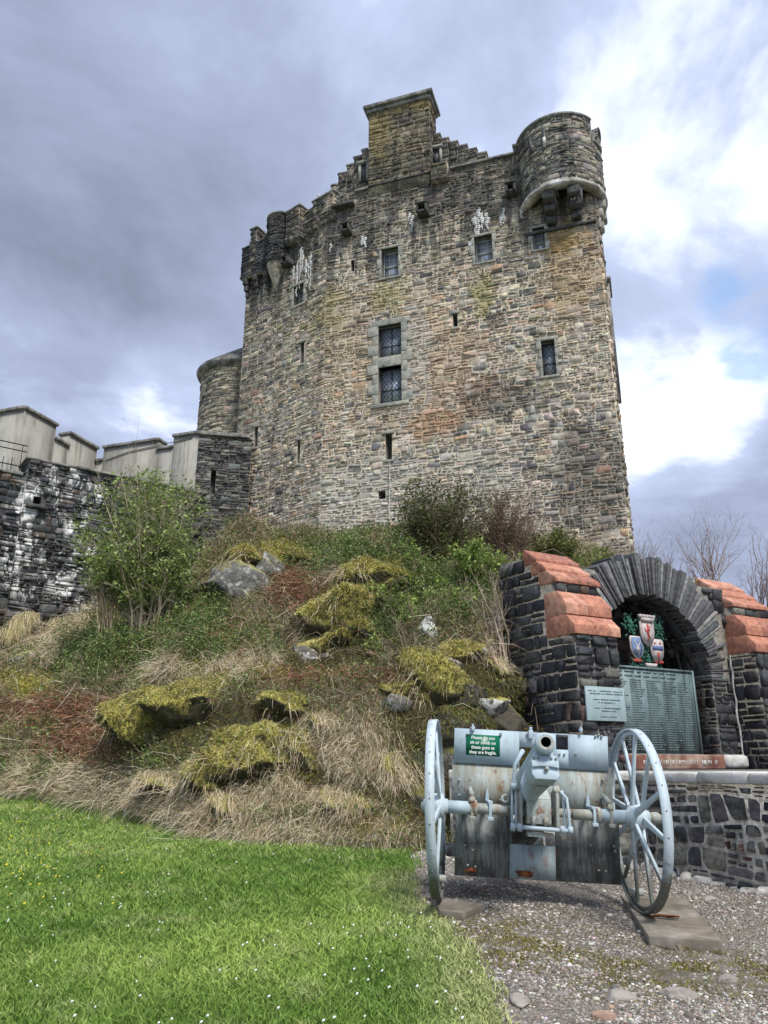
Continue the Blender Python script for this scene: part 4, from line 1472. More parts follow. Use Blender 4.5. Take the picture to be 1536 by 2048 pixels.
SOIL, t_, b_ = new_mat('rock_and_soil')
G_ = t_.node('ShaderNodeNewGeometry')
P_ = G_.outputs['Position']
nz_ = t_.sepz(G_.outputs['Normal'])
nn = t_.noise(P_, 2.4, 6, 0.65)
rock = t_.ramp(t_.noise(t_.vmath('MULTIPLY', P_, (1, 1, 2.2)), 3.5, 7, 0.7), [(0.3, (0.02, 0.02, 0.018)), (0.5, (0.07, 0.068, 0.06)), (0.68, (0.16, 0.155, 0.14)), (0.78, (0.34, 0.34, 0.32))])
veg = t_.ramp(t_.noise(P_, 1.6, 6, 0.7), [(0.28, (0.03, 0.035, 0.012)), (0.45, (0.12, 0.11, 0.03)), (0.60, (0.20, 0.17, 0.06)), (0.74, (0.11, 0.08, 0.04))])
att = t_.node('ShaderNodeAttribute', attribute_name='tone').outputs['Color']
veg = t_.mix(1.0, t_.mix(0.3, att, veg), t_.ramp(t_.noise(P_, 14, 5, 0.7), [(0.3, 0.45), (0.7, 1.5)]), 'MULTIPLY')
c_ = t_.mix(t_.step(t_.math('ADD', nz_, t_.math('MULTIPLY', t_.math('SUBTRACT', nn, 0.5), 0.9)), 0.12, 0.30), rock, veg)
t_.put(b_.inputs['Base Color'], c_)
b_.inputs['Roughness'].default_value = 1.0
bump(t_, b_, t_.noise(P_, 9, 7, 0.7), 1.0, 0.12)

sub_mesh('gravel_ground', ZN == 0, GRAVEL)
sub_mesh('lawn', ZN == 1, TURF)
sub_mesh('rocky_hill', ZN == 2, SOIL)

# ------------------------------------------------------------------ memorial arch
def mem_weather(t, P, c, kind):
    f = t.noise(P, 5, 5, 0.65)
    c = t.mix(t.math('MULTIPLY', t.step(f, 0.58, 0.70), 0.30), c, (0.20, 0.20, 0.18))
    c = t.mix(t.math('MULTIPLY', t.step(t.noise(P, 1.1, 4), 0.56, 0.68), 0.25), c, (0.12, 0.10, 0.05))
    return c


MS, MM = stone_pair('memorial', (0.20, 0.19, 0.165), mem_weather, grain=16, rough=0.7, contrast=0.5)
MS.node_tree.nodes['Principled BSDF'].inputs['Specular IOR Level'].default_value = 0.4
mem = thing('memorial_arch', 'dark stone memorial with a slate arch and red sandstone capped buttresses', 'monument', (float(ME.p(2, 0).x), float(ME.p(2, 0).y), 0.6))
RED = plain('red_sandstone', (0.44, 0.20, 0.13), 0.9, 0.30, 16.0, bmp=0.3, col2=(0.36, 0.16, 0.11))
RED2 = plain('pale_red_sandstone', (0.50, 0.27, 0.19), 0.9, 0.28, 13.0, bmp=0.3, col2=(0.40, 0.19, 0.13))
RED3 = plain('dark_red_sandstone', (0.36, 0.15, 0.10), 0.9, 0.35, 18.0, bmp=0.3, col2=(0.27, 0.13, 0.10))
BW = 0.76
TW = 0.46     # the arch wall stands this far behind the buttress faces
AC, AZ, AR, AO = 1.94, 2.80, 1.20, 1.77
S_END = 6.2
WTOP = 4.24
buttr = [(0.0, BW), (3.62, 3.62 + BW + 0.05)]


class MLoc:
    """face in the memorial's own frame: dirn 'f' front at depth t, 'l' left-facing at s"""
    def __init__(f, kind, c):
        f.k, f.c = kind, c

    def __call__(f, S, Z, D):
        S, Z, D = np.broadcast_arrays(S, Z, D)
        if f.k == 'f':
            return ME(S, Z, D - f.c)
        return ME(f.c - D, Z, -S)       # S runs back into depth


def mbox(mb, s0, s1, t0, t1, z0, z1):
    return mb.fbox(ME, s0, s1, z0, z1, -t1, -t0)


core = MB()
for (b0, b1) in buttr:
    e = 0.012
    tend = 1.5
    prof = [(e, 0.3), (e, 3.2), (0.30, 3.32), (0.30, 3.95), (0.9, 4.40), (tend, 4.44), (tend, 0.3)]
    core.prism(prof, lambda x, z, d, b0=b0, b1=b1: ME.p(b0 + e + (b1 - b0 - 2 * e) * d, z, -x), 1.0)
core.build('buttress_core', MM, mem)

mst = []
sd = 200
for (b0, b1) in buttr:
    C = rubble_cells(b0, b1, 0.4, 3.19, (0.13, 0.28), (0.14, 0.40), (1, 1, 1, 2, 2), 0.010, sd)
    mst.append(stone_set(MLoc('f', 0), C, 0.015, (0.015, 0.05), dark_tone, sd))
    C = rubble_cells(b0, b1, 3.80, 3.93, (0.13, 0.14), (0.16, 0.3), (1,), 0.0, sd + 1)
    mst.append(stone_set(MLoc('f', 0.30), C, 0.008, (0.015, 0.04), dark_tone, sd + 1))
    C = rubble_cells(0.0, 1.5, 0.4, 4.38, (0.12, 0.25), (0.14, 0.40), (1, 1, 1, 2, 2), 0.010, sd + 2)
    C = clip_holes(C, [(-1, 0.53, 3.17, 3.86), (-1, 0.28, 3.80, 9), (-1, 0.62, 3.925, 9), (-1, 0.78, 4.10, 9), (-1, 0.92, 4.27, 9)])
    mst.append(stone_set(MLoc('l', b0), C, 0.014, (0.012, 0.045), dark_tone, sd + 2))
    sd += 10
# wall round the arch
cells = []
for (a, b, z0, z1, s_) in ((BW, AC - AR, 0.5, WTOP, 230), (AC + AR, 3.62, 0.5, WTOP, 231), (AC - AR, AC + AR, AZ, WTOP, 232), (3.62 + BW + 0.05, S_END, 0.5, 4.0, 233)):
    if b - a < 0.05:
        continue
    C = rubble_cells(a, b, z0, z1, (0.11, 0.22), (0.14, 0.38), (1, 1, 2, 2), 0.008, s_)
    cells.append(C)
C = np.concatenate(cells)
cen = C.mean(1)
rr = np.hypot(cen[:, 0] - AC, cen[:, 1] - AZ)
C = C[~((rr < AO + 0.04) & (cen[:, 1] > AZ))]
mst.append(stone_set(MLoc('f', TW), C, 0.010, (0.015, 0.05), dark_tone, 234))
# reveals of the niche: right side (faces left) and the back
C = rubble_cells(0.0, 0.95, 1.45, AZ, (0.10, 0.2), (0.15, 0.34), (1, 2, 2), 0.006, 240)
RV = MLoc('l', AC + AR)
mst.append(stone_set(lambda S, Z, D: RV(S + TW, Z, D), C, 0.008, (0.01, 0.035), dark_tone, 240))
C = rubble_cells(AC - AR, AC + AR, 1.45, AZ + AR, (0.10, 0.2), (0.15, 0.4), (1, 2, 2), 0.01, 241)
mst.append(stone_set(MLoc('f', TW + 0.93), C, 0.008, (0.01, 0.05), dark_tone, 241))


def arch_map(S, Z, D):
    """S = arc length on radius AR from the right springing, Z = depth into the niche, D towards the centre"""
    S, Z, D = np.broadcast_arrays(S, Z, D)
    a = S / AR
    return ME(AC + (AR - D) * np.cos(a), AZ + (AR - D) * np.sin(a), -(TW + Z))


C = rubble_cells(0.0, AR * pi, 0.12, 0.93, (0.10, 0.2), (0.15, 0.5), (1, 2), 0.0, 242)
mst.append(stone_set(arch_map, C, 0.008, (0.01, 0.06), dark_tone, 242))
lay_stones(mem, mst, MS, rest='rubble_stonework')

# mortar sheets behind them
mm = MB()
for (a, b, z0, z1) in ((BW - 0.02, AC - AR, 0.4, WTOP), (AC + AR, 3.64, 0.4, WTOP), (3.62 + BW, S_END, 0.4, 4.0)):
    if b > a:
        mbox(mm, a, b, TW, TW + 0.6, z0, z1)
NSEG = 28
for i in range(NSEG):
    a, b = pi * i / NSEG, pi * (i + 1) / NSEG
    xs = [AC + AR * cos(a), AC + AR * cos(b)]
    za = [AZ + AR * sin(a), AZ + AR * sin(b)]
    mm.hexa([ME.p(xs[1], za[1], -TW), ME.p(xs[0], za[0], -TW), ME.p(xs[0], za[0], -TW - 0.95), ME.p(xs[1], za[1], -TW - 0.95),
             ME.p(xs[1], WTOP, -TW), ME.p(xs[0], WTOP, -TW), ME.p(xs[0], WTOP, -TW - 0.95), ME.p(xs[1], WTOP, -TW - 0.95)])
mbox(mm, AC - AR - 0.1, AC + AR + 0.1, TW + 0.952, TW + 1.04, 0.4, WTOP - 0.01)
mbox(mm, AC - AR - 0.3, AC - AR - 0.002, TW + 0.3, TW + 0.95, 0.4, WTOP - 0.02)
mbox(mm, AC + AR + 0.002, AC + AR + 0.3, TW + 0.61, TW + 0.95, 0.4, WTOP - 0.02)
mm.build('mortar_core', MM, mem)

# thin radial slates of the arch
vtone = palette([(0.055, 0.057, 0.062), (0.09, 0.093, 0.098), (0.14, 0.14, 0.145), (0.20, 0.20, 0.195)], [3, 4, 2, 0.7])
nv = 84
av = np.cumsum(rng.uniform(0.6, 1.5, nv))
av = np.concatenate([[0], av]) / av[-1] * (pi + 0.10) - 0.05
VT = vtone(np.zeros(nv), np.zeros(nv), np.random.default_rng(4))
for i in range(nv):
    a, b = av[i] + 0.004, av[i + 1] - 0.004
    am = (a + b) / 2
    ro = AO + random.uniform(-0.06, 0.05) if sin(am) > 0.45 else AO - random.uniform(0.1, 0.35)
    ri = AR - random.uniform(0.0, 0.05)
    pr = random.uniform(0.01, 0.06)
    q = []
    for t in (-TW - 0.35, -TW + pr):
        q += [ME.p(AC + r * cos(g), AZ + r * sin(g), t + (random.uniform(-.01, .01) if t > -TW else 0)) for r, g in ((ri, a), (ri, b), (ro, b), (ro, a))]
    MB().hexa(q).build('arch_slate', MS, mem, tone=tuple(VT[i]), bevel=0.004)


# red sandstone weatherings of both buttresses
def capblocks(b0, b1, prof, splits, tb):
    """prof: closed (t, z) outline of the front course; blocks butt along s, returns wrap the left side"""
    xs = [b0 - 0.03] + [b0 + (b1 - b0) * f for f in splits] + [b1 + 0.03]
    for i in range(len(xs) - 1):
        MB().prism(prof, lambda x, z, d, x0=xs[i] + 0.003, x1=xs[i + 1] - 0.003: ME.p(x0 + (x1 - x0) * d, z, -x), 1.0).build('sandstone_cap', random.choice((RED, RED, RED2, RED3)), mem, bevel=0.004)


for k, (b0, b1) in enumerate(buttr):
    capblocks(b0, b1, [(-0.04, 3.19), (-0.04, 3.31), (0.115, 3.465), (0.52, 3.465), (0.52, 3.19)], (0.3 if k else 0.45, 0.78), 0.5)
    capblocks(b0, b1, [(0.09, 3.468), (0.09, 3.61), (0.26, 3.80), (0.52, 3.80), (0.52, 3.468)], (0.48,), 0.5)
    for j, sp in enumerate(((0.4, 0.72), (0.55,), ())):
        t0 = 0.25 + j * 0.19
        z0 = 3.935 + j * 0.175
        capblocks(b0, b1, [(t0, z0), (t0, z0 + 0.055), (t0 + 0.26, z0 + 0.235), (t0 + 0.36 - 0.04 * j, z0 + 0.235), (t0 + 0.36 - 0.04 * j, z0)], sp, 0.5)
# pale mortar crack down the right-hand buttress, dark vent hole
hs, hz = MLoc('l', 3.62), 0
MB().box(ME.p(4.3, 2.2, -0.0), (0.26, 0.12, 0.24), Matrix.Rotation(atan2(ME.d[1], ME.d[0]), 3, 'Z')).build('vent_hole', IRON, mem)
crk = []
rr_ = random.Random(3)
for i in range(13):
    crk.append(ME.p(3.55 + rr_.uniform(-0.02, 0.02), 1.5 + i * 0.14, -TW + 0.05))
MB().path(crk, [0.012 + 0.008 * rr_.random() for _ in crk], 5).build('lime_streak', LIME, mem)

# terrace between the low wall and the memorial
TZ = 1.50
LW = [(0.75, 9.35), (2.62, 8.62), (4.75, 4.6)]
TERR = plain('terrace_paving', (0.26, 0.25, 0.22), 0.95, 0.3, 4.0, bmp=0.5)
tp = [(0.9, 9.45), (2.70, 8.75), (4.85, 4.75), (7.5, 6.0), (8.5, 12.9), ME.p(0.0, 0, -0.6)[:2], (1.3, 10.2)]
MB().prism(tp, lambda x, y, d: Vector((x, y, 0.2 + (TZ - 0.2) * d)), 1.0).build('terrace', TERR, kind='structure')

# ------------------------------------------------------------------ low wall in front
PS, PM = stone_pair('low_wall', (0.52, 0.49, 0.43), lambda t, P, c, k: t.mix(t.math('MULTIPLY', t.step(t.noise(P, 4.5, 6, 0.7), 0.52, 0.66), 0.45 if k == 'stone' else 0.2), c, (0.36, 0.35, 0.31)), grain=13)
lw = thing('low_wall', 'low wall of dark stones in pale mortar with a whitish coping, behind the gun', 'wall', (3.2, 7.6, 0.5))
F1w, F2w = Face(LW[0], LW[1]), Face(LW[1], LW[2])
LT = 1.455


def zb_at(F, s):
    p = F.p(s, 0)
    return float(ground_z(p.x, p.y))


ls = []
for F, sd in ((F1w, 300), (F2w, 301)):
    MB().fbox(F, -0.0, F.len, 0.1, LT, -0.4, 0).build('mortar_core', PM, lw)
    C = rubble_cells(0.02, F.len, 0.30, LT - 0.06, (0.13, 0.25), (0.11, 0.36), (1, 1, 1, 2, 2, 3), 0.03, sd)
    ls.append(stone_set(F, C, 0.019, (0.0, 0.045), plinth_tone, sd, cut=(0.15, 0.6)))
lay_stones(lw, ls, PS)
CPW, t_, b_ = new_mat('pale_coping')
P_ = pos_of(t_)
t_.put(b_.inputs['Base Color'], t_.ramp(t_.noise(P_, 4, 6, 0.7), [(0.32, (0.28, 0.27, 0.24)), (0.5, (0.52, 0.51, 0.48)), (0.7, (0.66, 0.65, 0.62))]))
b_.inputs['Roughness'].default_value = 0.95
bump(t_, b_, t_.noise(P_, 10, 6, 0.7), 0.8, 0.03)
for F in (F1w, F2w):
    s = 0.0
    while s < F.len:
        L_ = min(random.uniform(0.5, 0.95), F.len - s)
        if F.len - s - L_ < 0.2:
            L_ = F.len - s
        MB().fbox(F, s + 0.004, s + L_ - 0.004, LT - 0.05, LT + 0.055 + random.uniform(-0.008, 0.01), -0.42, 0.05 + random.uniform(-0.02, 0.02)).build('coping_stone', CPW, lw, bevel=0.022)
        s += L_
# rough footing of mortar and stones along the base
ft = MB()
fr_ = random.Random(5)
for F in (F1w, F2w):
    s = 0
    while s < F.len:
        z = zb_at(F, s)
        ft.box(F.p(s, z + fr_.uniform(-0.05, 0.01), fr_.uniform(-0.03, 0.04)), (fr_.uniform(0.10, 0.32), fr_.uniform(0.1, 0.2), fr_.uniform(0.08, 0.16)), Matrix.Rotation(fr_.uniform(0, 3), 3, 'Z') @ Matrix.Rotation(fr_.uniform(-.3, .3), 3, 'X'), 0.7)
        s += fr_.uniform(0.1, 0.2)
ft.build('footing', PM, lw, bevel=0.03)

# ------------------------------------------------------------------ bronze name panel, plinth stone, small plaque, coat of arms
BRZ, t_, b_ = new_mat('verdigris_bronze')
P_ = t_.node('ShaderNodeTexCoord').outputs['Object']
s_ = t_.noise(t_.vmath('MULTIPLY', P_, (6, 6, 0.7)), 1.6, 5, 0.65)
c_ = t_.ramp(t_.noise(P_, 5, 5, 0.65), [(0.3, (0.10, 0.15, 0.155)), (0.7, (0.19, 0.265, 0.26))])
c_ = t_.mix(t_.math('MULTIPLY', t_.step(s_, 0.47, 0.62), 0.7), c_, (0.045, 0.065, 0.07))
t_.put(b_.inputs['Base Color'], c_)
b_.inputs['Roughness'].default_value = 0.6
b_.inputs['Metallic'].default_value = 0.15
bump(t_, b_, t_.noise(P_, 40, 4), 0.4, 0.01)
BRZD = plain('dark_bronze_letters', (0.085, 0.125, 0.13), 0.6, 0.5, 5.0, bmp=0)
PT = TW + 0.10
q0, q1 = AC - AR + 0.03, 2.84
ps0 = q0
_, pz1 = ME.hit(1385, 1342, -PT)
pz0 = 1.68
panel = thing('bronze_panel', 'large green bronze panel of names under the arch', 'plaque', tuple(ME.p((q0 + q1) / 2, pz0, -PT)))
MB().fbox(ME, q0, q1, pz0, pz1, -PT - 0.03, -PT).build('panel_face', BRZ, panel)
fr_m = MB()
for a, b, c, d in ((q0, q0 + 0.035, pz0, pz1), (q1 - 0.035, q1, pz0, pz1), (q0 + 0.035, q1 - 0.035, pz0, pz0 + 0.03), (q0 + 0.035, q1 - 0.035, pz1 - 0.03, pz1)):
    fr_m.fbox(ME, a, b, c, d, -PT, -PT + 0.02)
fr_m.build('panel_frame', BRZ, panel)
nr = random.Random(8)
nm = MB()
z = pz1 - 0.07
for i in range(2):
    s = q0 + 0.5
    while s < q1 - 0.5:
        L_ = nr.uniform(0.06, 0.2)
        nm.fbox(ME, s, s + L_, z - 0.014, z + 0.014, -PT, -PT + 0.006)
        s += L_ + 0.05
    z -= 0.06
ncol = 6
while z > pz0 + 0.06:
    for c in range(ncol):
        x = q0 + 0.08 + c * (q1 - q0 - 0.12) / ncol
        L_ = nr.uniform(0.14, 0.27)
        k = x
        while k < x + L_:
            w_ = nr.uniform(0.015, 0.05)
            nm.fbox(ME, k, k + w_, z - 0.008, z + 0.008, -PT, -PT + 0.006)
            k += w_ + 0.012
    z -= 0.032
nm.build('raised_names', BRZ, panel, kind='stuff')

plin = thing('inscribed_plinth', 'worn red inscribed stone sill under the bronze panel', 'plinth', tuple(ME.p(1.9, TZ, -TW)))
MB().fbox(ME, AC - AR - 0.05, AC + AR - 0.15, TZ, TZ + 0.2, -PT - 0.02, -TW + 0.16).build('stone', plain('worn_red_stone', (0.20, 0.085, 0.06), 0.9, 0.3, 6.0, col2=(0.30, 0.22, 0.17)), plin, bevel=0.015)
MB().fbox(ME, AC + AR - 0.145, AC + AR + 0.35, TZ, TZ + 0.2, -PT - 0.02, -TW + 0.2).build('end_stone', CPW, plin, bevel=0.06)
im = MB()
s = AC - AR + 0.6
while s < AC + AR - 0.3:
    w_ = nr.uniform(0.02, 0.035)
    im.fbox(ME, s, s + 0.008, TZ + 0.05, TZ + 0.12, -TW + 0.16, -TW + 0.164)
    if nr.random() < 0.7:
        im.fbox(ME, s + 0.008, s + w_, TZ + nr.choice([0.05, 0.08, 0.112]), TZ + 0.122, -TW + 0.16, -TW + 0.1638)
    s += w_ + 0.018 + (0.06 if nr.random() < 0.15 else 0)
im.build('carved_letters', CPW, plin, kind='stuff')

sq = [ME.hit(1172, 1410, 0.06)[0], ME.hit(1250, 1410, 0.06)[0]]
qz = [ME.hit(1210, 1442, 0.06)[1], ME.hit(1210, 1374, 0.06)[1]]
PLQ, t_, b_ = new_mat('pale_verdigris')
P_ = t_.node('ShaderNodeTexCoord').outputs['Object']
t_.put(b_.inputs['Base Color'], t_.ramp(t_.noise(P_, 7, 4), [(0.3, (0.24, 0.33, 0.34)), (0.7, (0.36, 0.46, 0.47))]))
b_.inputs['Roughness'].default_value = 0.6
plq = thing('text_plaque', 'small pale green metal text plaque on the left buttress beside the big panel', 'plaque', tuple(ME.p(sum(sq) / 2, qz[0], 0.06)))
MB().fbox(ME, sq[0], sq[1], qz[0], qz[1], 0.045, 0.07).build('plate', PLQ, plq, bevel=0.004)
tx = MB()
hq, wq = qz[1] - qz[0], sq[1] - sq[0]
for f, a, b in ((0.87, 0.06, 0.93), (0.79, 0.1, 0.94), (0.62, 0.16, 0.86), (0.53, 0.3, 0.7), (0.37, 0.2, 0.86), (0.29, 0.33, 0.72), (0.12, 0.34, 0.72)):
    k = sq[0] + wq * a
    while k < sq[0] + wq * b:
        w_ = nr.uniform(0.008, 0.016)
        if nr.random() > 0.12:
            tx.fbox(ME, k, k + w_, qz[0] + hq * f - 0.008, qz[0] + hq * f + nr.uniform(0.004, 0.009), 0.07, 0.0725)
        k += w_ + 0.005
tx.build('lettering', BRZD, plq, kind='stuff')

# coat of arms: three shields, crown and thistles
HP = -TW - 0.20
c0 = ME.hit(1252, 1330, HP)[0]
c1 = ME.hit(1328, 1330, HP)[0]
zc0, zc1 = pz1 + 0.0, ME.hit(1290, 1232, HP)[1]
cw, chh = c1 - c0, zc1 - zc0


def hp(x, y, d=0.0):
    return ME.p(c0 + cw * x, zc0 + chh * y, HP + d)


PW = plain('heraldic_white', (0.50, 0.45, 0.43), 0.85, 0.25, 12.0, bmp=0.2)
PRd = plain('heraldic_red', (0.42, 0.07, 0.06), 0.7, 0.15, bmp=0)
PBl = plain('heraldic_blue', (0.16, 0.24, 0.40), 0.85, 0.3, 12.0, bmp=0.2)
PDB = plain('heraldic_navy', (0.10, 0.13, 0.28), 0.7, 0.12, bmp=0)
PGn = plain('heraldic_green', (0.025, 0.10, 0.07), 0.7, 0.3, bmp=0.2, col2=(0.04, 0.16, 0.11))
arms = thing('coat_of_arms', 'painted crest of three shields with crown and thistles above the bronze panel', 'crest', tuple(hp(0.5, 0)))


def shield(cx, cy, w, h, m, edge, d):
    base = [(-.5, .42), (-.42, .5), (.42, .5), (.5, .42), (.5, .05), (.42, -.2), (.25, -.38), (0, -.5), (-.25, -.38), (-.42, -.2), (-.5, .05)]
    o = MB().prism([(cx + x * w, cy + y * h) for x, y in base], lambda x, y, q: hp(x, y, d + q), 0.03).build('shield', edge, arms)
    MB().prism([(cx + x * w * 0.86, cy + y * h * 0.86 + 0.005) for x, y in base], lambda x, y, q: hp(x, y, d + 0.031 + q), 0.006).build('shield_field', m, o)
    return o


LION = [(-.3, .8), (0, 1), (.25, .85), (.2, .6), (.45, .75), (.5, .6), (.25, .4), (.5, .35), (.5, .2), (.2, .15), (.3, -.1), (.2, -.3), (.45, -.55), (.4, -.75), (.1, -.6), (.05, -.35), (-.1, -.5), (-.05, -.9), (-.35, -1), (-.3, -.75), (-.25, -.3), (-.4, 0), (-.7, .1), (-.8, .5), (-.6, .6), (-.55, .25), (-.3, .3), (-.15, .5)]


def figure(poly, cx, cy, w, h, m, d, name, parent):
    MB().prism([(cx + x * w / 2, cy + y * h / 2) for x, y in poly], lambda x, y, q: hp(x, y, d + q), 0.006).build(name, m, parent)


o1 = shield(0.27, 0.36, 0.34, 0.44, PBl, PW, 0.02)
ST = [(-.15, -1), (.15, -1), (.3, -.3), (.7, -.1), (.25, 0), (.4, .3), (.8, .6), (.75, 1), (.6, .7), (.3, .5), (.1, .15), (-.1, .15), (-.3, .5), (-.6, .7), (-.75, 1), (-.8, .6), (-.4, .3), (-.25, 0), (-.7, -.1), (-.3, -.3)]
figure(ST, 0.27, 0.36, 0.2, 0.3, PW, 0.058, 'stag_head', o1)
o2 = shield(0.80, 0.33, 0.34, 0.46, PW, PW, 0.02)
MB().prism([(0.665, 0.35), (0.935, 0.35), (0.935, 0.43), (0.665, 0.43)], lambda x, y, q: hp(x, y, 0.058 + q), 0.006).build('blue_band', PDB, o2)
figure(LION, 0.80, 0.23, 0.12, 0.18, PRd, 0.058, 'lion', o2)
for sx in (0.73, 0.87):
    MB().prism([(sx + 0.03 * cos(pi / 2 + k * pi / 5) * (1 if k % 2 == 0 else 0.45), 0.48 + 0.028 * sin(pi / 2 + k * pi / 5) * (1 if k % 2 == 0 else 0.45)) for k in range(10)], lambda x, y, q: hp(x, y, 0.058 + q), 0.006).build('star', PRd, o2)
o3 = shield(0.53, 0.64, 0.36, 0.50, PW, PW, 0.06)
figure(LION, 0.53, 0.66, 0.2, 0.34, PRd, 0.098, 'lion', o3)
crw = MB().prism([(0.38, 0.86), (0.36, 0.93), (0.70, 0.93), (0.68, 0.86)], lambda x, y, q: hp(x, y, 0.06 + q), 0.06)
for k in range(5):
    x = 0.36 + 0.34 * k / 4
    crw.prism([(x - 0.025, 0.931), (x + 0.025, 0.931), (x + 0.03, 0.99), (x - 0.03, 0.99)], lambda x_, y, q: hp(x_, y, 0.06 + q), 0.06)
crw.build('crown', PW, arms)
lv = MB()
ar = random.Random(4)
for (cx, cy, n, sc) in ((0.15, 0.78, 70, 0.12), (0.87, 0.76, 70, 0.12), (0.52, 0.25, 60, 0.11), (0.22, 0.06, 20, 0.09), (0.82, 0.05, 20, 0.09), (0.5, 0.1, 14, 0.08)):
    for k in range(n):
        x, y = cx + ar.gauss(0, sc * 0.55), cy + ar.gauss(0, sc * 0.9)
        a = ar.uniform(0, 6.28)
        l_ = ar.uniform(0.06, 0.13)
        pts = [(x, y), (x + l_ * cos(a + .35) * .5, y + l_ * sin(a + .35) * .5), (x + l_ * cos(a), y + l_ * sin(a)), (x + l_ * cos(a - .35) * .5, y + l_ * sin(a - .35) * .5)]
        dd = ar.uniform(0, 0.03)
        lv.prism(pts, lambda x_, y_, q, dd=dd: hp(x_, y_, dd + q), 0.012)
lv.build('thistle_leaves', PGn, arms, kind='stuff')
MB().prism([(0.46, 0.02), (0.72, 0.02), (0.74, 0.09), (0.44, 0.09)], lambda x, y, q: hp(x, y, 0.03 + q), 0.03).build('motto_scroll', PW, arms)
for x in (0.25, 0.82):
    MB().prism([(x - 0.1, 0.1), (x + 0.1, 0.1), (x + 0.11, 0.15), (x - 0.11, 0.15)], lambda x_, y, q: hp(x_, y, 0.03 + q), 0.02).build('red_torse', PRd, arms)

# ------------------------------------------------------------------ the field gun
def paint(name, clean, worn, rustk=0.5, dirt=0.5, base_z=None):
    m, t, b = new_mat(name)
    P = t.vmath('ADD', pos_of(t), (5.37, 1.7, 0.0))
    s = t.noise(t.vmath('MULTIPLY', P, (1, 1, 0.13)), 19, 6, 0.72)
    f = t.noise(P, 16, 6, 0.7)
    big = t.noise(P, 6.5, 5, 0.65)
    c = t.mix(t.math('MULTIPLY', t.step(s, 0.42, 0.60), dirt), clean, worn)
    c = t.mix(t.math('MULTIPLY', t.step(f, 0.60, 0.72), dirt * 0.8), c, (0.10, 0.10, 0.095))
    pt = t.noise(P, 7.5, 6, 0.72)
    c = t.mix(t.math('MULTIPLY', t.step(pt, 0.50, 0.56), dirt * 0.55), c, worn)
    r = t.math('MULTIPLY', t.step(t.math('ADD', t.math('ADD', t.math('MULTIPLY', f, 0.35), t.math('MULTIPLY', big, 0.4)), t.math('MULTIPLY', s, 0.25)), 0.53, 0.60), rustk)
    c = t.mix(r, c, t.ramp(t.noise(P, 30, 3), [(0.35, (0.10, 0.035, 0.015)), (0.65, (0.30, 0.12, 0.05))]))
    if base_z is not None:
        low = t.math('MULTIPLY', t.step(t.math('ADD', t.sepz(P), t.math('MULTIPLY', t.math('SUBTRACT', f, 0.5), 0.5)), base_z, base_z - 0.28), 0.85)
        c = t.mix(low, c, (0.07, 0.065, 0.035))
    t.put(b.inputs['Base Color'], c)
    t.put(b.inputs['Roughness'], t.step(f, 0.3, 0.7, 0.45, 0.75))
    b.inputs['Specular IOR Level'].default_value = 0.35
    bump(t, b, f, 0.35, 0.008)
    return m


PAINT = paint('pale_blue_paint', (0.40, 0.50, 0.56), (0.31, 0.38, 0.41), 0.22, 0.22)
WHEELP = paint('wheel_paint', (0.50, 0.60, 0.65), (0.36, 0.42, 0.43), 0.30, 0.35, 0.98)
WORN = paint('worn_rusty_paint', (0.36, 0.41, 0.40), (0.26, 0.235, 0.165), 0.85, 0.72)
DARKP = paint('blackened_paint', (0.20, 0.22, 0.21), (0.055, 0.057, 0.055), 0.40, 0.85)
PATCH = paint('pale_patch_paint', (0.31, 0.39, 0.41), (0.20, 0.24, 0.24), 0.45, 0.55)
BORE = plain('bore_black', (0.006, 0.006, 0.006), 0.9, 0.1, bmp=0)

HubL, HubR = at(872, 1612, 6.8), at(1273, 1635, 6.8)
gun = thing('field_gun', 'old pale blue field gun with rusty shield and two spoked iron wheels', 'cannon', ((HubL.x + HubR.x) / 2, 6.8, 0.5))
gax = (HubR - HubL).normalized()          # axle direction, tilted down to the right
gup = Vector((0, -1, 0)).cross(gax).normalized() * -1
if gup.z < 0:
    gup = -gup
gfw = Vector((0, -1, 0))
gc = (HubL + HubR) / 2


def G(x, y, z):
    """gun frame: x along the axle from its middle, y forward to the viewer, z up from the axle"""
    return gc + gax * x + gfw * y + gup * z


def gbox(mb, x0, x1, y0, y1, z0, z1):
    return mb.hexa([G(x0, y1, z0), G(x1, y1, z0), G(x1, y0, z0), G(x0, y0, z0), G(x0, y1, z1), G(x1, y1, z1), G(x1, y0, z1), G(x0, y0, z1)])


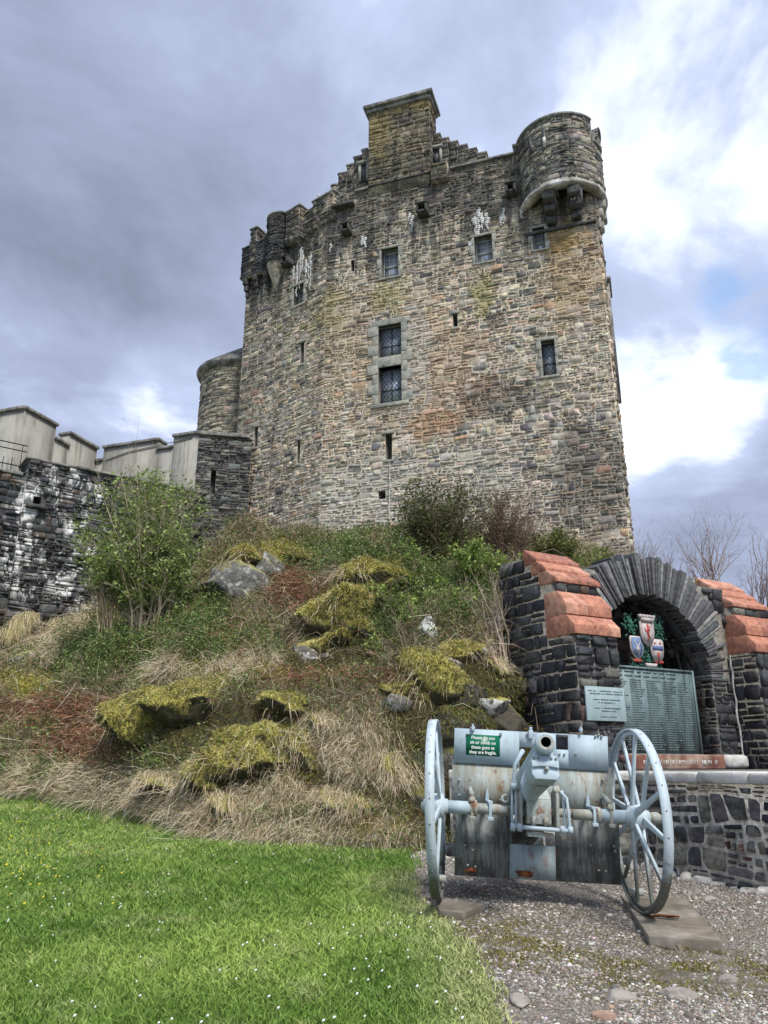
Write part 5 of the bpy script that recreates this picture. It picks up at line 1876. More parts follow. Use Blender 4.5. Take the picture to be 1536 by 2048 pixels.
def wheel(hub, R, yaw, lean, side):
    ax = Vector((cos(yaw), sin(yaw), lean)).normalized()
    up = Vector((0, 0, 1))
    up = (up - ax * up.dot(ax)).normalized()
    fw = ax.cross(up)
    wl = MB().lathe([(R - 0.014, -0.036), (R, -0.036), (R, 0.036), (R - 0.014, 0.036)], hub, ax, 64, closed=True)
    wl.lathe([(R - 0.05, -0.014), (R - 0.0221, -0.014), (R - 0.0221, 0.014), (R - 0.05, 0.014)], hub, ax, 64, closed=True)
    o = wl.build('wheel', WHEELP, gun, smooth=False)
    for k in range(12):
        a = 2 * pi * (k + 0.35) / 12
        d = up * cos(a) + fw * sin(a)
        tn = ax.cross(d)
        off = ax * (0.035 if k % 2 else -0.035)
        p, q = hub + d * 0.07 + off, hub + d * (R - 0.045)
        ms = MB()
        for (pp, wv, tv) in ((p, 0.030, 0.016), (q, 0.020, 0.012)):
            pass
        ms.hexa([p - tn * 0.026 - ax * 0.014, p + tn * 0.026 - ax * 0.014, p + tn * 0.026 + ax * 0.014, p - tn * 0.026 + ax * 0.014,
                 q - tn * 0.017 - ax * 0.012, q + tn * 0.017 - ax * 0.012, q + tn * 0.017 + ax * 0.012, q - tn * 0.017 + ax * 0.012])
        ms.build('spoke', WHEELP, o, bevel=0.006)
    hb = MB().lathe([(0.0, -0.1), (0.055, -0.1), (0.06, -0.07), (0.095, -0.06), (0.1, -0.045), (0.1, 0.045), (0.095, 0.06), (0.06, 0.07), (0.055, 0.1), (0.0, 0.1)], hub, ax, 28)
    hb.build('hub', WHEELP, o, smooth=False)
    MB().lathe([(0.0, 0.0), (0.035, 0.0), (0.045, 0.03), (0.045, 0.07), (0.03, 0.1), (0.0, 0.11)], hub + ax * side * (0.1 if side > 0 else 0.02), ax * side, 18).build('hub_cap', WORN, o, smooth=True)
    bl = MB()
    for k in range(24):
        a = 2 * pi * (k + 0.5) / 24
        d = up * cos(a) + fw * sin(a)
        bl.tube(hub + d * (R - 0.002), hub + d * (R + 0.004), 0.007, n=6)
    bl.build('rim_rivets', WORN, o, kind='stuff')
    # clamp block low on the felloe
    d = (up * cos(radians(196)) + fw * sin(radians(196)))
    MB().tube(hub + d * (R - 0.10) - ax * 0.05, hub + d * (R - 0.10) + ax * 0.06, 0.03, n=10).build('felloe_clamp', WORN, o)
    return o


wheel(HubL, 0.692, radians(-7.5), 0.004, -1)
wheel(HubR, 0.705, radians(1.0), -0.02, 1)

XL, XR = -((HubR - HubL).length) / 2, ((HubR - HubL).length) / 2
ax_m = MB().tube(G(XL + 0.30, 0, 0), G(-0.24, 0, 0), 0.042, n=16).tube(G(0.30, 0, -0.005), G(XR - 0.30, 0, 0), 0.042, n=16)
ax_m.tube(G(-0.26, -0.03, 0), G(0.30, -0.03, 0), 0.036, n=12)
axle = ax_m.build('axle', WORN, gun, smooth=True)
for sx in (-1, 1):
    X = XL if sx < 0 else XR
    MB().tube(G(X - sx * 0.09, 0, 0), G(X - sx * 0.30, 0, 0), 0.052, n=20).build('axle_sleeve', PAINT, axle, smooth=True)
    MB().tube(G(X - sx * 0.30, 0, 0), G(X - sx * 0.335, 0, 0), 0.066, n=20).build('axle_collar', WORN, axle, smooth=True)

# shield: three plates behind the axle
SY = -0.20


def sx_at(u, v):
    p = at(u, v, 6.8 - SY)
    d = p - gc
    return d.dot(gax), d.dot(gup)


xa, zt = sx_at(909, 1456)
xb, zt2 = sx_at(1214, 1467)
_, zm = sx_at(1000, 1530)
xla, _ = sx_at(910, 1700)
xlb, zlb = sx_at(1242, 1766)
_, zbm = sx_at(920, 1751)
_, zsplit = sx_at(1000, 1628)
_, zseam = sx_at(1000, 1688)
_, zhole = sx_at(1060, 1690)
hx0, _ = sx_at(1024, 1660)
hx1, _ = sx_at(1110, 1660)
wx0, wz1 = sx_at(1111, 1470)
wx1, wz0 = sx_at(1136, 1500)
gx0, gz1 = sx_at(1038, 1494)
gx1, _ = sx_at(1063, 1560)
T = 0.012


def plate(name, mat, cells, y, parent=gun, tilt=0.0):
    mb = MB()
    for a, b, c, d in cells:
        gbox(mb, a, b, y - T, y, c, d)
    return mb.build(name, mat, parent, bevel=0.0)


mid_top = zm + 0.03
# upper plate (pale) with sight window and barrel slot
up = plate('shield_plate', PAINT, [(xa, gx0, zm, zt), (gx0, gx1 + 0.03, gz1, zt), (gx1 + 0.03, wx0, zm, zt), (wx0, wx1, zm, wz0), (wx0, wx1, wz1, zt), (wx1, xb, zm, zt)], SY + 0.014)
md = plate('shield_plate', WORN, [(xa - 0.01, gx0, zsplit, mid_top), (gx1 + 0.05, wx0 - 0.03, zsplit, mid_top + 0.0), (wx0 - 0.03, xb + 0.03, zsplit, mid_top), (gx0, gx1 + 0.05, zsplit, zsplit + 0.18)], SY)
lp = plate('shield_plate', DARKP, [(xla, hx0, zbm, zsplit - 0.002), (hx1, xlb, zbm, zsplit - 0.002), (hx0, hx1, zbm, zhole)], SY + 0.004)
MB().hexa([G(hx0 - 0.02, SY + 0.014, zbm + 0.004), G(hx1 + 0.0, SY + 0.014, zbm + 0.004), G(hx1, SY + 0.005, zbm + 0.004), G(hx0 - 0.02, SY + 0.005, zbm + 0.004),
           G(hx0 - 0.02, SY + 0.014, zhole), G(hx1, SY + 0.014, zhole), G(hx1, SY + 0.005, zhole), G(hx0 - 0.02, SY + 0.005, zhole)]).build('patch_plate', PATCH, lp)
gbox(MB(), xla, hx0, SY + 0.004, SY + 0.007, zseam - 0.0015, zseam + 0.0015).build('seam', DARKP, lp)
gbox(MB(), hx1, xlb, SY + 0.004, SY + 0.007, zseam - 0.0015, zseam + 0.0015).build('seam', DARKP, lp)
# rusty stain spots at the lower edge are plates of scale
RUST = plain('flaking_rust', (0.22, 0.075, 0.025), 0.95, 0.5, 25.0, bmp=0.8, col2=(0.10, 0.04, 0.02))
for (u, w_, h_) in ((940, 0.13, 0.05), (1048, 0.15, 0.06)):
    x, _ = sx_at(u, 1745)
    pts = []
    rr = random.Random(u)
    for k in range(14):
        a = 2 * pi * k / 14
        pts.append((x + w_ / 2 * cos(a) * rr.uniform(0.7, 1.2), zbm + 0.045 + h_ / 2 * sin(a) * rr.uniform(0.7, 1.1)))
    MB().prism(pts, lambda x_, z_, q: G(x_, SY + 0.0145 + q, z_), 0.003).build('rust_scale', RUST, lp)
# small rear box corner seen left of the shield
gbox(MB(), xla - 0.06, xla + 0.3, SY - 0.55, SY - 0.1, zbm + 0.13, zbm + 0.20).build('trail_bracket', DARKP, gun)

# rivets and latches on the plates
rv = MB()
for (u, v) in ((1001, 1467), (1001, 1470), (1196, 1470), (1190, 1472), (1202, 1473), (934, 1468), (1150, 1508), (1128, 1508), (1118, 1508), (1000, 1600), (930, 1690), (945, 1700), (1158, 1690), (1180, 1690), (1226, 1692), (1228, 1702), (935, 1730), (950, 1733), (1196, 1740), (1210, 1742), (918, 1560), (918, 1590), (1205, 1560), (1206, 1600)):
    x, z = sx_at(u, v)
    rv.tube(G(x, SY, z), G(x, SY + 0.03, z), 0.010, n=8)
rv.build('rivets', WORN, gun, kind='stuff')
for (u, v, s) in ((1060, 1466, 1.0), (945, 1455, 0.6), (1160, 1459, 0.5)):
    x, z = sx_at(u, v)
    lt = MB()
    gbox(lt, x - 0.02 * s, x + 0.02 * s, SY + 0.014, SY + 0.05, z - 0.05 * s, z + 0.02 * s)
    gbox(lt, x - 0.035 * s, x + 0.035 * s, SY + 0.014, SY + 0.035, z - 0.02 * s, z + 0.005 * s)
    lt.tube(G(x, SY + 0.03, z + 0.0), G(x, SY + 0.03, z + 0.05 * s), 0.014 * s, n=8)
    lt.build('latch', PAINT, gun, bevel=0.004)
# spear-shaped stay brackets clamped on the axle
for (u, kind) in ((938, 1), (973, 0), (1174, 0), (1206, 1)):
    x, _ = sx_at(u, 1620)
    sb = MB()
    sb.prism([(x - 0.018, 0.055), (x + 0.018, 0.055), (x + 0.014, 0.11), (x, 0.165), (x - 0.014, 0.11)], lambda a, z, q: G(a, SY + 0.02 + q, z), 0.02)
    gbox(sb, x - 0.02, x + 0.02, SY + 0.02, 0.05, 0.043, 0.065)
    gbox(sb, x - 0.012, x + 0.012, 0.043, 0.056, -0.06, 0.044)
    gbox(sb, x - 0.024, x + 0.024, 0.03, 0.075, -0.085, -0.058)
    if kind:
        sb.tube(G(x, SY + 0.02, 0.15), G(x, 0.03, 0.10), 0.02, n=8)
        sb.tube(G(x, 0.0, 0.05), G(x, 0.05, 0.075), 0.026, n=8)
    sb.build('stay_bracket', PAINT if not kind else WORN, gun, bevel=0.003)

# barrel, raised about fifteen degrees
MZ = at(1092, 1484, 5.92)
BRk = at(1046, 1567, 7.15)
bd = (MZ - BRk).normalized()
Lb = (MZ - BRk).length
bl = MB().lathe([(0.038, Lb - 0.35), (0.038, Lb), (0.060, Lb), (0.074, Lb - 0.012), (0.076, Lb - 0.05), (0.070, Lb - 0.10), (0.067, Lb - 0.28), (0.072, Lb - 0.5), (0.082, 0.3), (0.088, 0.0), (0.088, -0.4), (0.0, -0.4)], BRk, bd, 36)
barrel = bl.build('barrel', PAINT, gun, smooth=False)
barrel.modifiers.new('e', 'EDGE_SPLIT').split_angle = radians(35)
for p in barrel.data.polygons:
    p.use_smooth = True
MB().lathe([(0.0, Lb - 0.22), (0.0375, Lb - 0.22), (0.0375, Lb - 0.004)], BRk, bd, 28).build('bore', BORE, barrel, smooth=True)
MB().lathe([(0.039, Lb + 0.001), (0.059, Lb + 0.0015)], BRk, bd, 36).build('muzzle_face', WORN, barrel)

# cradle: front block with lip, trough below the barrel
bx = gax
bz = bx.cross(-bd).normalized()
if bz.z < 0:
    bz = -bz


def K(x, y, z):
    """cradle frame: x axle-wise from the barrel axis, y along the barrel (0 at the muzzle, negative behind), z normal"""
    return MZ + bx * x + bd * y + bz * z


ck = MB()
ck.prism([(-0.092, -0.07), (0.092, -0.07), (0.102, -0.085), (0.102, -0.21), (0.075, -0.25), (-0.075, -0.25), (-0.102, -0.21), (-0.102, -0.085)], lambda x, z, q: K(x, -0.10 - q, z), 0.17)
ck.prism([(-0.06, -0.02), (0.06, -0.02), (0.085, -0.075), (-0.085, -0.075)], lambda x, z, q: K(x, -0.13 - q, z), 0.9)
cradle = ck.build('cradle', PAINT, gun, bevel=0.008)
cr2 = MB()
sec = [(-0.10, -0.08), (0.10, -0.08), (0.10, -0.19), (0.075, -0.235), (0.04, -0.26), (-0.04, -0.26), (-0.075, -0.235), (-0.10, -0.19)]
n8 = len(sec)
cr2.add([K(x * 0.96, -0.271, z) for x, z in sec] + [K(x * 0.72, -1.0, z * 0.86) for x, z in sec],
        [(i, (i + 1) % n8, n8 + (i + 1) % n8, n8 + i) for i in range(n8)] + [tuple(range(n8)), tuple(range(2 * n8 - 1, n8 - 1, -1))])
cr2.build('recoil_trough', PAINT, cradle, smooth=False)
lip = MB().prism([(-0.10, -0.115), (0.10, -0.115), (0.10, -0.165), (0.03, -0.155), (-0.03, -0.155), (-0.10, -0.165)], lambda x, z, q: K(x, -0.098 + q, z), 0.02)
lip.prism([(-0.075, -0.185), (0.075, -0.185), (0.105, -0.21), (0.08, -0.25), (-0.08, -0.25), (-0.105, -0.21)], lambda x, z, q: K(x, -0.098 + q, z), 0.02)
lip.build('front_lip', PAINT, cradle, bevel=0.005)
MB().tube(K(0.005, -0.09, -0.177), K(0.005, -0.05, -0.177), 0.016, n=6).build('lip_bolt', WORN, cradle)
bb = MB()
for (x, z) in ((-0.085, -0.09), (0.085, -0.09), (-0.09, -0.2), (0.09, -0.2), (-0.05, -0.09), (0.05, -0.09)):
    bb.tube(K(x, -0.10, z), K(x, -0.088, z), 0.010, n=6)
bb.build('block_bolts', WORN, cradle, kind='stuff')

# saddle and elevating gear round the axle
sxm, _ = sx_at(1066, 1640)
sad = MB()
gbox(sad, sxm - 0.105, sxm + 0.095, -0.06, 0.10, -0.09, 0.10)
sad.hexa([G(sxm - 0.105, 0.10, 0.1), G(sxm + 0.095, 0.10, 0.1), G(sxm + 0.095, -0.06, 0.1), G(sxm - 0.105, -0.06, 0.1),
          G(sxm - 0.08, 0.02, 0.19), G(sxm + 0.08, 0.02, 0.19), G(sxm + 0.08, -0.10, 0.2), G(sxm - 0.08, -0.10, 0.2)])
sad.build('saddle', WORN, gun, bevel=0.006)
for dx in (-0.15, 0.15):
    cp_ = MB()
    gbox(cp_, sxm + dx - 0.014, sxm + dx + 0.014, -0.12, 0.09, -0.11, 0.16)
    cp_.tube(G(sxm + dx, 0.0, 0.16), G(sxm + dx, 0.07, 0.19), 0.03, n=10)
    cp_.build('cheek_plate', WORN, gun, bevel=0.005)
for dx, top in ((-0.195, 0.24), (-0.225, 0.20), (0.20, 0.18)):
    MB().tube(G(sxm + dx * 1.02, 0.13, -0.12), G(sxm + dx * 0.97, 0.06, top), 0.010, n=8).build('link_rod', PAINT, gun, smooth=True)
bar_ = MB().tube(G(sxm - 0.22, 0.14, -0.115), G(sxm + 0.235, 0.14, -0.125), 0.017, n=12)
for dx in (-0.225, -0.17, 0.17, 0.235):
    bar_.tube(G(sxm + dx - 0.018, 0.14, -0.118), G(sxm + dx + 0.018, 0.14, -0.12), 0.031, n=10)
bar_.build('cross_bar', PAINT, gun)
ls_ = MB()
gbox(ls_, sxm - 0.10, sxm + 0.11, 0.02, 0.12, -0.185, -0.15)
ls_.build('lower_shelf', WORN, gun, bevel=0.004)
for dx in (-0.055, 0.045):
    MB().tube(G(sxm + dx, 0.115, -0.10), G(sxm + dx, 0.115, -0.03), 0.018, n=8).build('gear_stud', WORN, gun)
# elevating lever on the left side of the barrel
lv_ = MB().path([G(sxm - 0.215, 0.10, 0.20), G(sxm - 0.205, 0.12, 0.36), G(sxm - 0.16, 0.12, 0.44), G(sxm - 0.135, 0.08, 0.47)], [0.015, 0.016, 0.018, 0.022], 8)
lv_.tube(G(sxm - 0.235, 0.1, 0.19), G(sxm - 0.185, 0.1, 0.19), 0.028, n=10)
lv_.build('side_lever', PAINT, gun, smooth=True)
# ring-shaped towing eye left, curved strap right
MB().lathe([(0.018, -0.012), (0.036, -0.012), (0.036, 0.012), (0.018, 0.012)], G(sxm - 0.27, 0.03, 0.09), gfw, 18, closed=True).build('ring_bolt', WORN, gun)
MB().path([G(sxm + 0.17, 0.09, 0.17), G(sxm + 0.215, 0.12, 0.12), G(sxm + 0.225, 0.14, 0.0), G(sxm + 0.235, 0.14, -0.12)], [0.013] * 4, 6).build('curved_strap', PAINT, gun)
# trail and struts behind the shield gap
MB().hexa([G(sxm - 0.14, -0.1, -0.10), G(sxm + 0.12, -0.1, -0.10), G(sxm + 0.10, -1.9, -0.66), G(sxm - 0.12, -1.9, -0.66), G(sxm - 0.14, -0.1, -0.04), G(sxm + 0.12, -0.1, -0.04), G(sxm + 0.10, -1.9, -0.58), G(sxm - 0.12, -1.9, -0.58)]).build('trail', DARKP, gun)
for dx in (-0.13, 0.13):
    MB().tube(G(sxm + dx, SY - 0.05, -0.10), G(sxm - dx * 0.6, SY - 0.35, -0.36), 0.018, n=6).build('strut', DARKP, gun)

# green sign on the shield
SIGN, t_, b_ = new_mat('green_sign')
t_.put(b_.inputs['Base Color'], (0.0, 0.13, 0.065))
b_.inputs['Roughness'].default_value = 0.35
WHT, t_, b_ = new_mat('sign_white')
t_.put(b_.inputs['Base Color'], (0.8, 0.82, 0.78))
sg0, sgz1 = sx_at(932, 1468)
sg1, sgz0 = sx_at(999, 1513)
sign = thing('notice_sign', 'small green notice with white lettering fixed to the gun shield', 'sign', tuple(G((sg0 + sg1) / 2, SY + 0.02, sgz0)))
sgm = MB()
gbox(sgm, sg0, sg1, SY + 0.0145, SY + 0.019, sgz0, sgz1)
sgm.build('plate', SIGN, sign)
for k, line in enumerate(('Please do not', 'sit or climb on', 'these guns as', 'they are fragile.')):
    cu = bpy.data.curves.new('lettering', 'FONT')
    cu.body = line
    cu.size = 0.055
    cu.align_x = 'CENTER'
    cu.extrude = 0.0006
    cu.offset = 0.0009
    tmp = bpy.data.objects.new('lettering', cu)
    COL.objects.link(tmp)
    dg = bpy.context.evaluated_depsgraph_get()
    me = bpy.data.meshes.new_from_object(tmp.evaluated_get(dg))
    bpy.data.objects.remove(tmp)
    o = bpy.data.objects.new('lettering', me)
    me.materials.append(WHT)
    COL.objects.link(o)
    M3 = Matrix((gax, gup, gax.cross(gup))).transposed()
    wdt = max(v.co.x for v in me.vertices) - min(v.co.x for v in me.vertices)
    sc = (sg1 - sg0) * 0.92 / 0.395
    for v in me.vertices:
        v.co = G((sg0 + sg1) / 2, SY + 0.0197, sgz1 - (sgz1 - sgz0) * (0.215 + 0.235 * k)) + gax * v.co.x * sc + gup * v.co.y * sc - gax.cross(gup) * v.co.z * (1 if (gax.cross(gup)).y > 0 else -1) - Vector(sign.location)
    o.parent = sign

# ------------------------------------------------------------------ slabs under the wheels
CONC = plain('mossy_concrete', (0.24, 0.215, 0.18), 0.95, 0.28, 6.0, bmp=0.6, col2=(0.15, 0.13, 0.10))
gz = HubR.z - 0.705
slab = thing('concrete_slab', 'long concrete slab under the right wheel of the gun', 'slab', (2.15, 6.7, gz - 0.1))
c4 = [(1.87, 6.10), (2.33, 5.95), (2.63, 7.45), (2.10, 7.55)]
th = 0.085


def slz(x, y):
    return gz - 0.002 + 0.035 * (y - 6.8)


MB().hexa([Vector((x, y, slz(x, y) - th)) for x, y in c4] + [Vector((x, y, slz(x, y))) for x, y in c4]).build('slab', CONC, slab, bevel=0.008)
rust_w = MB()
for k in range(5):
    rust_w.path([(2.05 + 0.03 * k, 6.62 + 0.01 * k, slz(2, 6.6) + 0.012), (2.12 + 0.03 * k, 6.60 - 0.02 * k, slz(2, 6.6) + 0.03), (2.20 + 0.02 * k, 6.58 + 0.01 * k, slz(2, 6.6) + 0.012)], [0.007] * 3, 5)
rust_w.build('rusty_wire', RUST, slab)
fo = MB()
for k in range(46):
    f = random.random()
    x, y = c4[0][0] + (c4[1][0] - c4[0][0]) * f, c4[0][1] + (c4[1][1] - c4[0][1]) * f
    if random.random() < 0.35:
        x, y = c4[0][0] + (c4[3][0] - c4[0][0]) * f, c4[0][1] + (c4[3][1] - c4[0][1]) * f
    s_ = random.uniform(0.03, 0.07)
    fo.box((x + random.uniform(-0.02, 0.03), y - random.uniform(-0.04, 0.05), random.uniform(float(ground_z(x, y)), slz(x, y) - th - 0.01)), (s_, s_, s_ * 0.7), Matrix.Rotation(random.uniform(0, 6), 3, Vector((random.random(), random.random(), 1))), 0.6)
fo.build('rubble_footing', plain('footing_stones', (0.20, 0.18, 0.15), 0.95, 0.5, 12.0, col2=(0.08, 0.07, 0.03)), slab, bevel=0.012, kind='stuff')
slab2 = thing('concrete_slab', 'small concrete pad half in the gravel beside the left wheel and the grass', 'slab', (0.55, 6.75, HubL.z - 0.74))
gl = HubL.z - 0.692
c4b = [(0.42, 6.50), (0.60, 6.42), (0.80, 6.74), (0.40, 6.98)]
MB().hexa([Vector((x, y, gl - 0.10)) for x, y in c4b] + [Vector((x, y, gl - 0.035 + 0.03 * (y - 6.4))) for x, y in c4b]).build('slab', CONC, slab2, bevel=0.008)

# ------------------------------------------------------------------ plants
LEAF = tone_mat('leaf', 0.6, trans=0.25)
STRAW = tone_mat('dry_grass', 0.85)
TWIG = tone_mat('bark_twig', 0.9)
GRASS = tone_mat('grass_blade', 0.6, trans=0.2)
MOSS = tone_mat('moss_tuft', 0.95)
PEBBLE = tone_mat('pebble', 0.85)
PETAL = tone_mat('petal', 0.8)
g = np.random.default_rng(77)


def normals(X, Y, e=0.08):
    dx = (H(X + e, Y) - H(X - e, Y)) / (2 * e)
    dy = (H(X, Y + e) - H(X, Y - e)) / (2 * e)
    n = np.stack([-dx, -dy, np.ones_like(dx)], -1)
    return n / np.linalg.norm(n, axis=-1, keepdims=True)


def blades(name, base, direc, bend, length, width, colr, mat, parent=None, kind='stuff'):
    """base (N,3), direc (N,3) unit, bend (N,3) added at the tip, ribbon of three segments"""
    N = len(base)
    L = length[:, None]
    side = np.cross(direc, g.normal(0, 1, (N, 3)))
    side /= np.linalg.norm(side, axis=1, keepdims=True) + 1e-9
    side *= (width / 2)[:, None]
    p1 = base + direc * L * 0.5 + bend * L * 0.18
    p2 = base + direc * L * 0.85 + bend * L * 0.75
    V = np.stack([base - side, base + side, p1 + side * 0.8, p1 - side * 0.8, p2], 1)
    o4 = (np.arange(N) * 5)[:, None]
    F4 = (np.array([[0, 1, 2, 3]]) + o4).astype(np.int32)
    F3 = (np.array([[3, 2, 4]]) + o4).astype(np.int32)
    T = np.repeat(colr[:, None], 5, 1) * np.array([0.75, 0.75, 1, 1, 1.12])[None, :, None]
    return mesh_obj(name, V.reshape(-1, 3), [F4, F3], mat, parent, T.reshape(-1, 3), kind=kind)


def leaves(name, P, size, colr, mat, parent=None, kind='stuff', flat=0.0, aspect=0.55):
    N = len(P)
    d = g.normal(0, 1, (N, 3))
    d[:, 2] *= (1 - flat)
    d /= np.linalg.norm(d, axis=1, keepdims=True)
    s = np.cross(d, g.normal(0, 1, (N, 3)) + np.array([0, 0, flat * 3]))
    s /= np.linalg.norm(s, axis=1, keepdims=True)
    n = np.cross(d, s)
    L = size[:, None]
    V = np.stack([P, P + d * L * 0.5 + s * L * aspect * 0.5 + n * L * 0.08, P + d * L - n * L * 0.05, P + d * L * 0.5 - s * L * aspect * 0.5 + n * L * 0.08], 1)
    F = (np.array([[0, 1, 2, 3]]) + (np.arange(N) * 4)[:, None]).astype(np.int32)
    T = np.repeat(colr[:, None], 4, 1)
    return mesh_obj(name, V.reshape(-1, 3), [F], mat, parent, T.reshape(-1, 3), kind=kind)


def pick(cols, w, n, jit=0.15):
    cols = np.array(cols)
    k = g.choice(len(cols), n, p=np.array(w) / sum(w))
    return np.clip(cols[k] * (1 + g.normal(0, jit, (n, 1))) * (1 + g.normal(0, 0.05, (n, 3))), 0.005, 0.9)


# ---- lawn
def lawn_points(n):
    """more blades where they show larger: uniform in depth-scaled wedge"""
    Y = 3.6 * np.exp(g.random(n) ** 0.85 * math.log(15.5 / 3.6))
    a = g.uniform(-0.66, 0.16, n)
    X = a * Y
    zn = zone(X, Y)
    e = hill_edge(X, Y)
    k = (zn == 1) | ((zn == 2) & (Y < e + 0.25))
    # ragged fringe spilling on the gravel
    f = (zone(X - 0.07, Y) == 1) & (g.random(n) < 0.35)
    k = k | f
    return X[k], Y[k]


X, Y = lawn_points(215000)
Z = ground_z(X, Y)
n_ = len(X)
patch = fbm(X * 1.3, Y * 1.3, 71)
patch2 = fbm(X * 5, Y * 5, 72)
fringe = np.exp(-((X - np.interp(Y, [4.5, 5.7, 6.7, 7.2], [0.6, 0.6, 0.42, 0.3])) / 0.35) ** 2) * (Y < 8)
L = (0.030 + 0.022 * g.random(n_)) * (0.75 + 0.7 * patch2) * (1 + 0.09 * Y) * (1 - 0.3 * fringe)
dirs = np.stack([g.normal(0, 0.34, n_), g.normal(0, 0.34, n_) - 0.05, np.ones(n_)], -1)
dirs /= np.linalg.norm(dirs, axis=1, keepdims=True)
bend = np.stack([g.normal(0, 0.5, n_), g.normal(0, 0.5, n_), np.full(n_, -0.1)], -1)
cA, cB, cC = np.array([0.125, 0.24, 0.038]), np.array([0.32, 0.45, 0.10]), np.array([0.50, 0.51, 0.25])
mixv = np.clip((patch - 0.3) * 2.2 + g.normal(0, 0.25, n_), 0, 1)[:, None]
colr = cA * (1 - mixv) + cB * mixv
dry = np.clip(fringe * 0.75 + (patch2 > 0.66) * 0.3 + (Y > 8.6) * 0.12 + g.normal(0, 0.12, n_), 0, 0.9)[:, None]
colr = colr * (1 - dry) + cC * dry
colr *= (1 + g.normal(0, 0.18, (n_, 1)))
blades('grass', np.stack([X, Y, Z - 0.004], -1), dirs, bend, L, 0.0035 + 0.0009 * Y, np.clip(colr, 0.01, 0.6), GRASS)

# daisies and buttercups
nd = 620
Y = 3.8 * np.exp(g.random(nd) * math.log(13.5 / 3.8))
a = g.uniform(-0.6, 0.1, nd)
X = a * Y
k = (zone(X, Y) == 1) & (fbm(X * 0.9, Y * 0.9, 81) + g.normal(0, 0.1, nd) > 0.47)
X, Y = X[k], Y[k]
Z = ground_z(X, Y) + 0.045 + 0.004 * Y
for nm_, sel, c0_, sz in (('daisies', g.random(len(X)) < 0.8, (0.8, 0.8, 0.78), 0.008), ('buttercups', None, (0.75, 0.62, 0.04), 0.012)):
    if sel is None:
        m = 150
        Y2 = g.uniform(6.5, 13.5, m)
        X2 = (g.normal(-0.42, 0.07, m)) * Y2
        Z2 = ground_z(X2, Y2) + 0.08
        q = zone(X2, Y2) == 1
        X2, Y2, Z2 = X2[q], Y2[q], Z2[q]
    else:
        X2, Y2, Z2 = X[sel], Y[sel], Z[sel]
    P = np.stack([X2, Y2, Z2], -1)
    m = len(P)
    ang = np.linspace(0, 2 * pi, 7)[:-1]
    s_ = sz * (0.7 + 0.6 * g.random(m))[:, None]
    ring = np.stack([P[:, None, 0] + s_ * np.cos(ang), P[:, None, 1] + s_ * np.sin(ang), P[:, None, 2] + s_ * 0.5 * np.sin(ang + 1) + 0.002], -1)
    V = np.concatenate([ring, P[:, None] + np.array([0, 0, 0.008]), P[:, None] - np.array([0, 0, 0.006])], 1)
    F = np.concatenate([[[i, (i + 1) % 6, 6] for i in range(6)], [[(i + 1) % 6, i, 7] for i in range(6)]])
    F = (F[None] + (np.arange(m) * 8)[:, None, None]).reshape(-1, 3).astype(np.int32)
    mesh_obj(nm_, V.reshape(-1, 3), [F], PETAL, None, np.tile(np.array(c0_), (m * 8, 1)), kind='stuff')

# ---- gravel stones
ng = 80000
Y = 3.7 * np.exp(g.random(ng) ** 0.8 * math.log(10.2 / 3.7))
a = g.uniform(-0.02, 0.66, ng)
X = a * Y
s_l, t_l = mem_local(X, Y)
side_ = (X - 2.62) * 4.02 + (Y - 8.62) * 2.13       # right of the low wall?
side1 = (Y - 9.35) * 1.87 + (X - 0.75) * 0.73
k = (zone(X, Y) == 0) & (side_ < 0) & (side1 < 0.1)
dens = fbm(X * 1.1, Y * 1.1, 91)
mossy = np.maximum(np.exp(-((X - 1.9) / 0.8) ** 2 - ((Y - 5.35) / 0.35) ** 2), np.exp(-((X - 0.8) / 0.45) ** 2 - ((Y - 5.9) / 0.5) ** 2))
k &= (g.random(ng) < np.clip(0.30 + 2.2 * (dens - 0.40), 0.12, 1) * (1 - 0.8 * mossy))
X, Y = X[k], Y[k]
n_ = len(X)
Z = ground_z(X, Y)
sz = 0.0074 * np.exp(g.normal(0, 0.38, n_)) * (0.72 + 0.045 * Y)
ico = np.array([[0, 0, 1], [.89, 0, .45], [.28, .85, .45], [-.72, .53, .45], [-.72, -.53, .45], [.28, -.85, .45], [.72, .53, -.45], [-.28, .85, -.45], [-.89, 0, -.45], [-.28, -.85, -.45], [.72, -.53, -.45], [0, 0, -1]])
icf = np.array([[0, 1, 2], [0, 2, 3], [0, 3, 4], [0, 4, 5], [0, 5, 1], [1, 6, 2], [2, 7, 3], [3, 8, 4], [4, 9, 5], [5, 10, 1], [6, 7, 2], [7, 8, 3], [8, 9, 4], [9, 10, 5], [10, 6, 1]], np.int32)
sc3 = np.stack([g.uniform(0.8, 1.5, n_), g.uniform(0.7, 1.2, n_), g.uniform(0.4, 0.8, n_)], -1) * sz[:, None]
th_ = g.uniform(0, 6.28, n_)
V = (ico[None] * (1 + g.normal(0, 0.12, (n_, 12, 1)))) * sc3[:, None]
V = np.stack([V[..., 0] * np.cos(th_)[:, None] - V[..., 1] * np.sin(th_)[:, None], V[..., 0] * np.sin(th_)[:, None] + V[..., 1] * np.cos(th_)[:, None], V[..., 2]], -1)
V = V + np.stack([X, Y, Z + sz * 0.15], -1)[:, None]
PC = pick([(0.24, 0.215, 0.19), (0.36, 0.33, 0.295), (0.54, 0.52, 0.48), (0.14, 0.125, 0.11), (0.33, 0.25, 0.20)], [4, 4, 1.6, 3, 0.8], n_)
mesh_obj('gravel', V.reshape(-1, 3), [(icf[None] + (np.arange(n_) * 12)[:, None, None]).reshape(-1, 3)], PEBBLE, None, np.repeat(PC, 12, 0), kind='stuff')


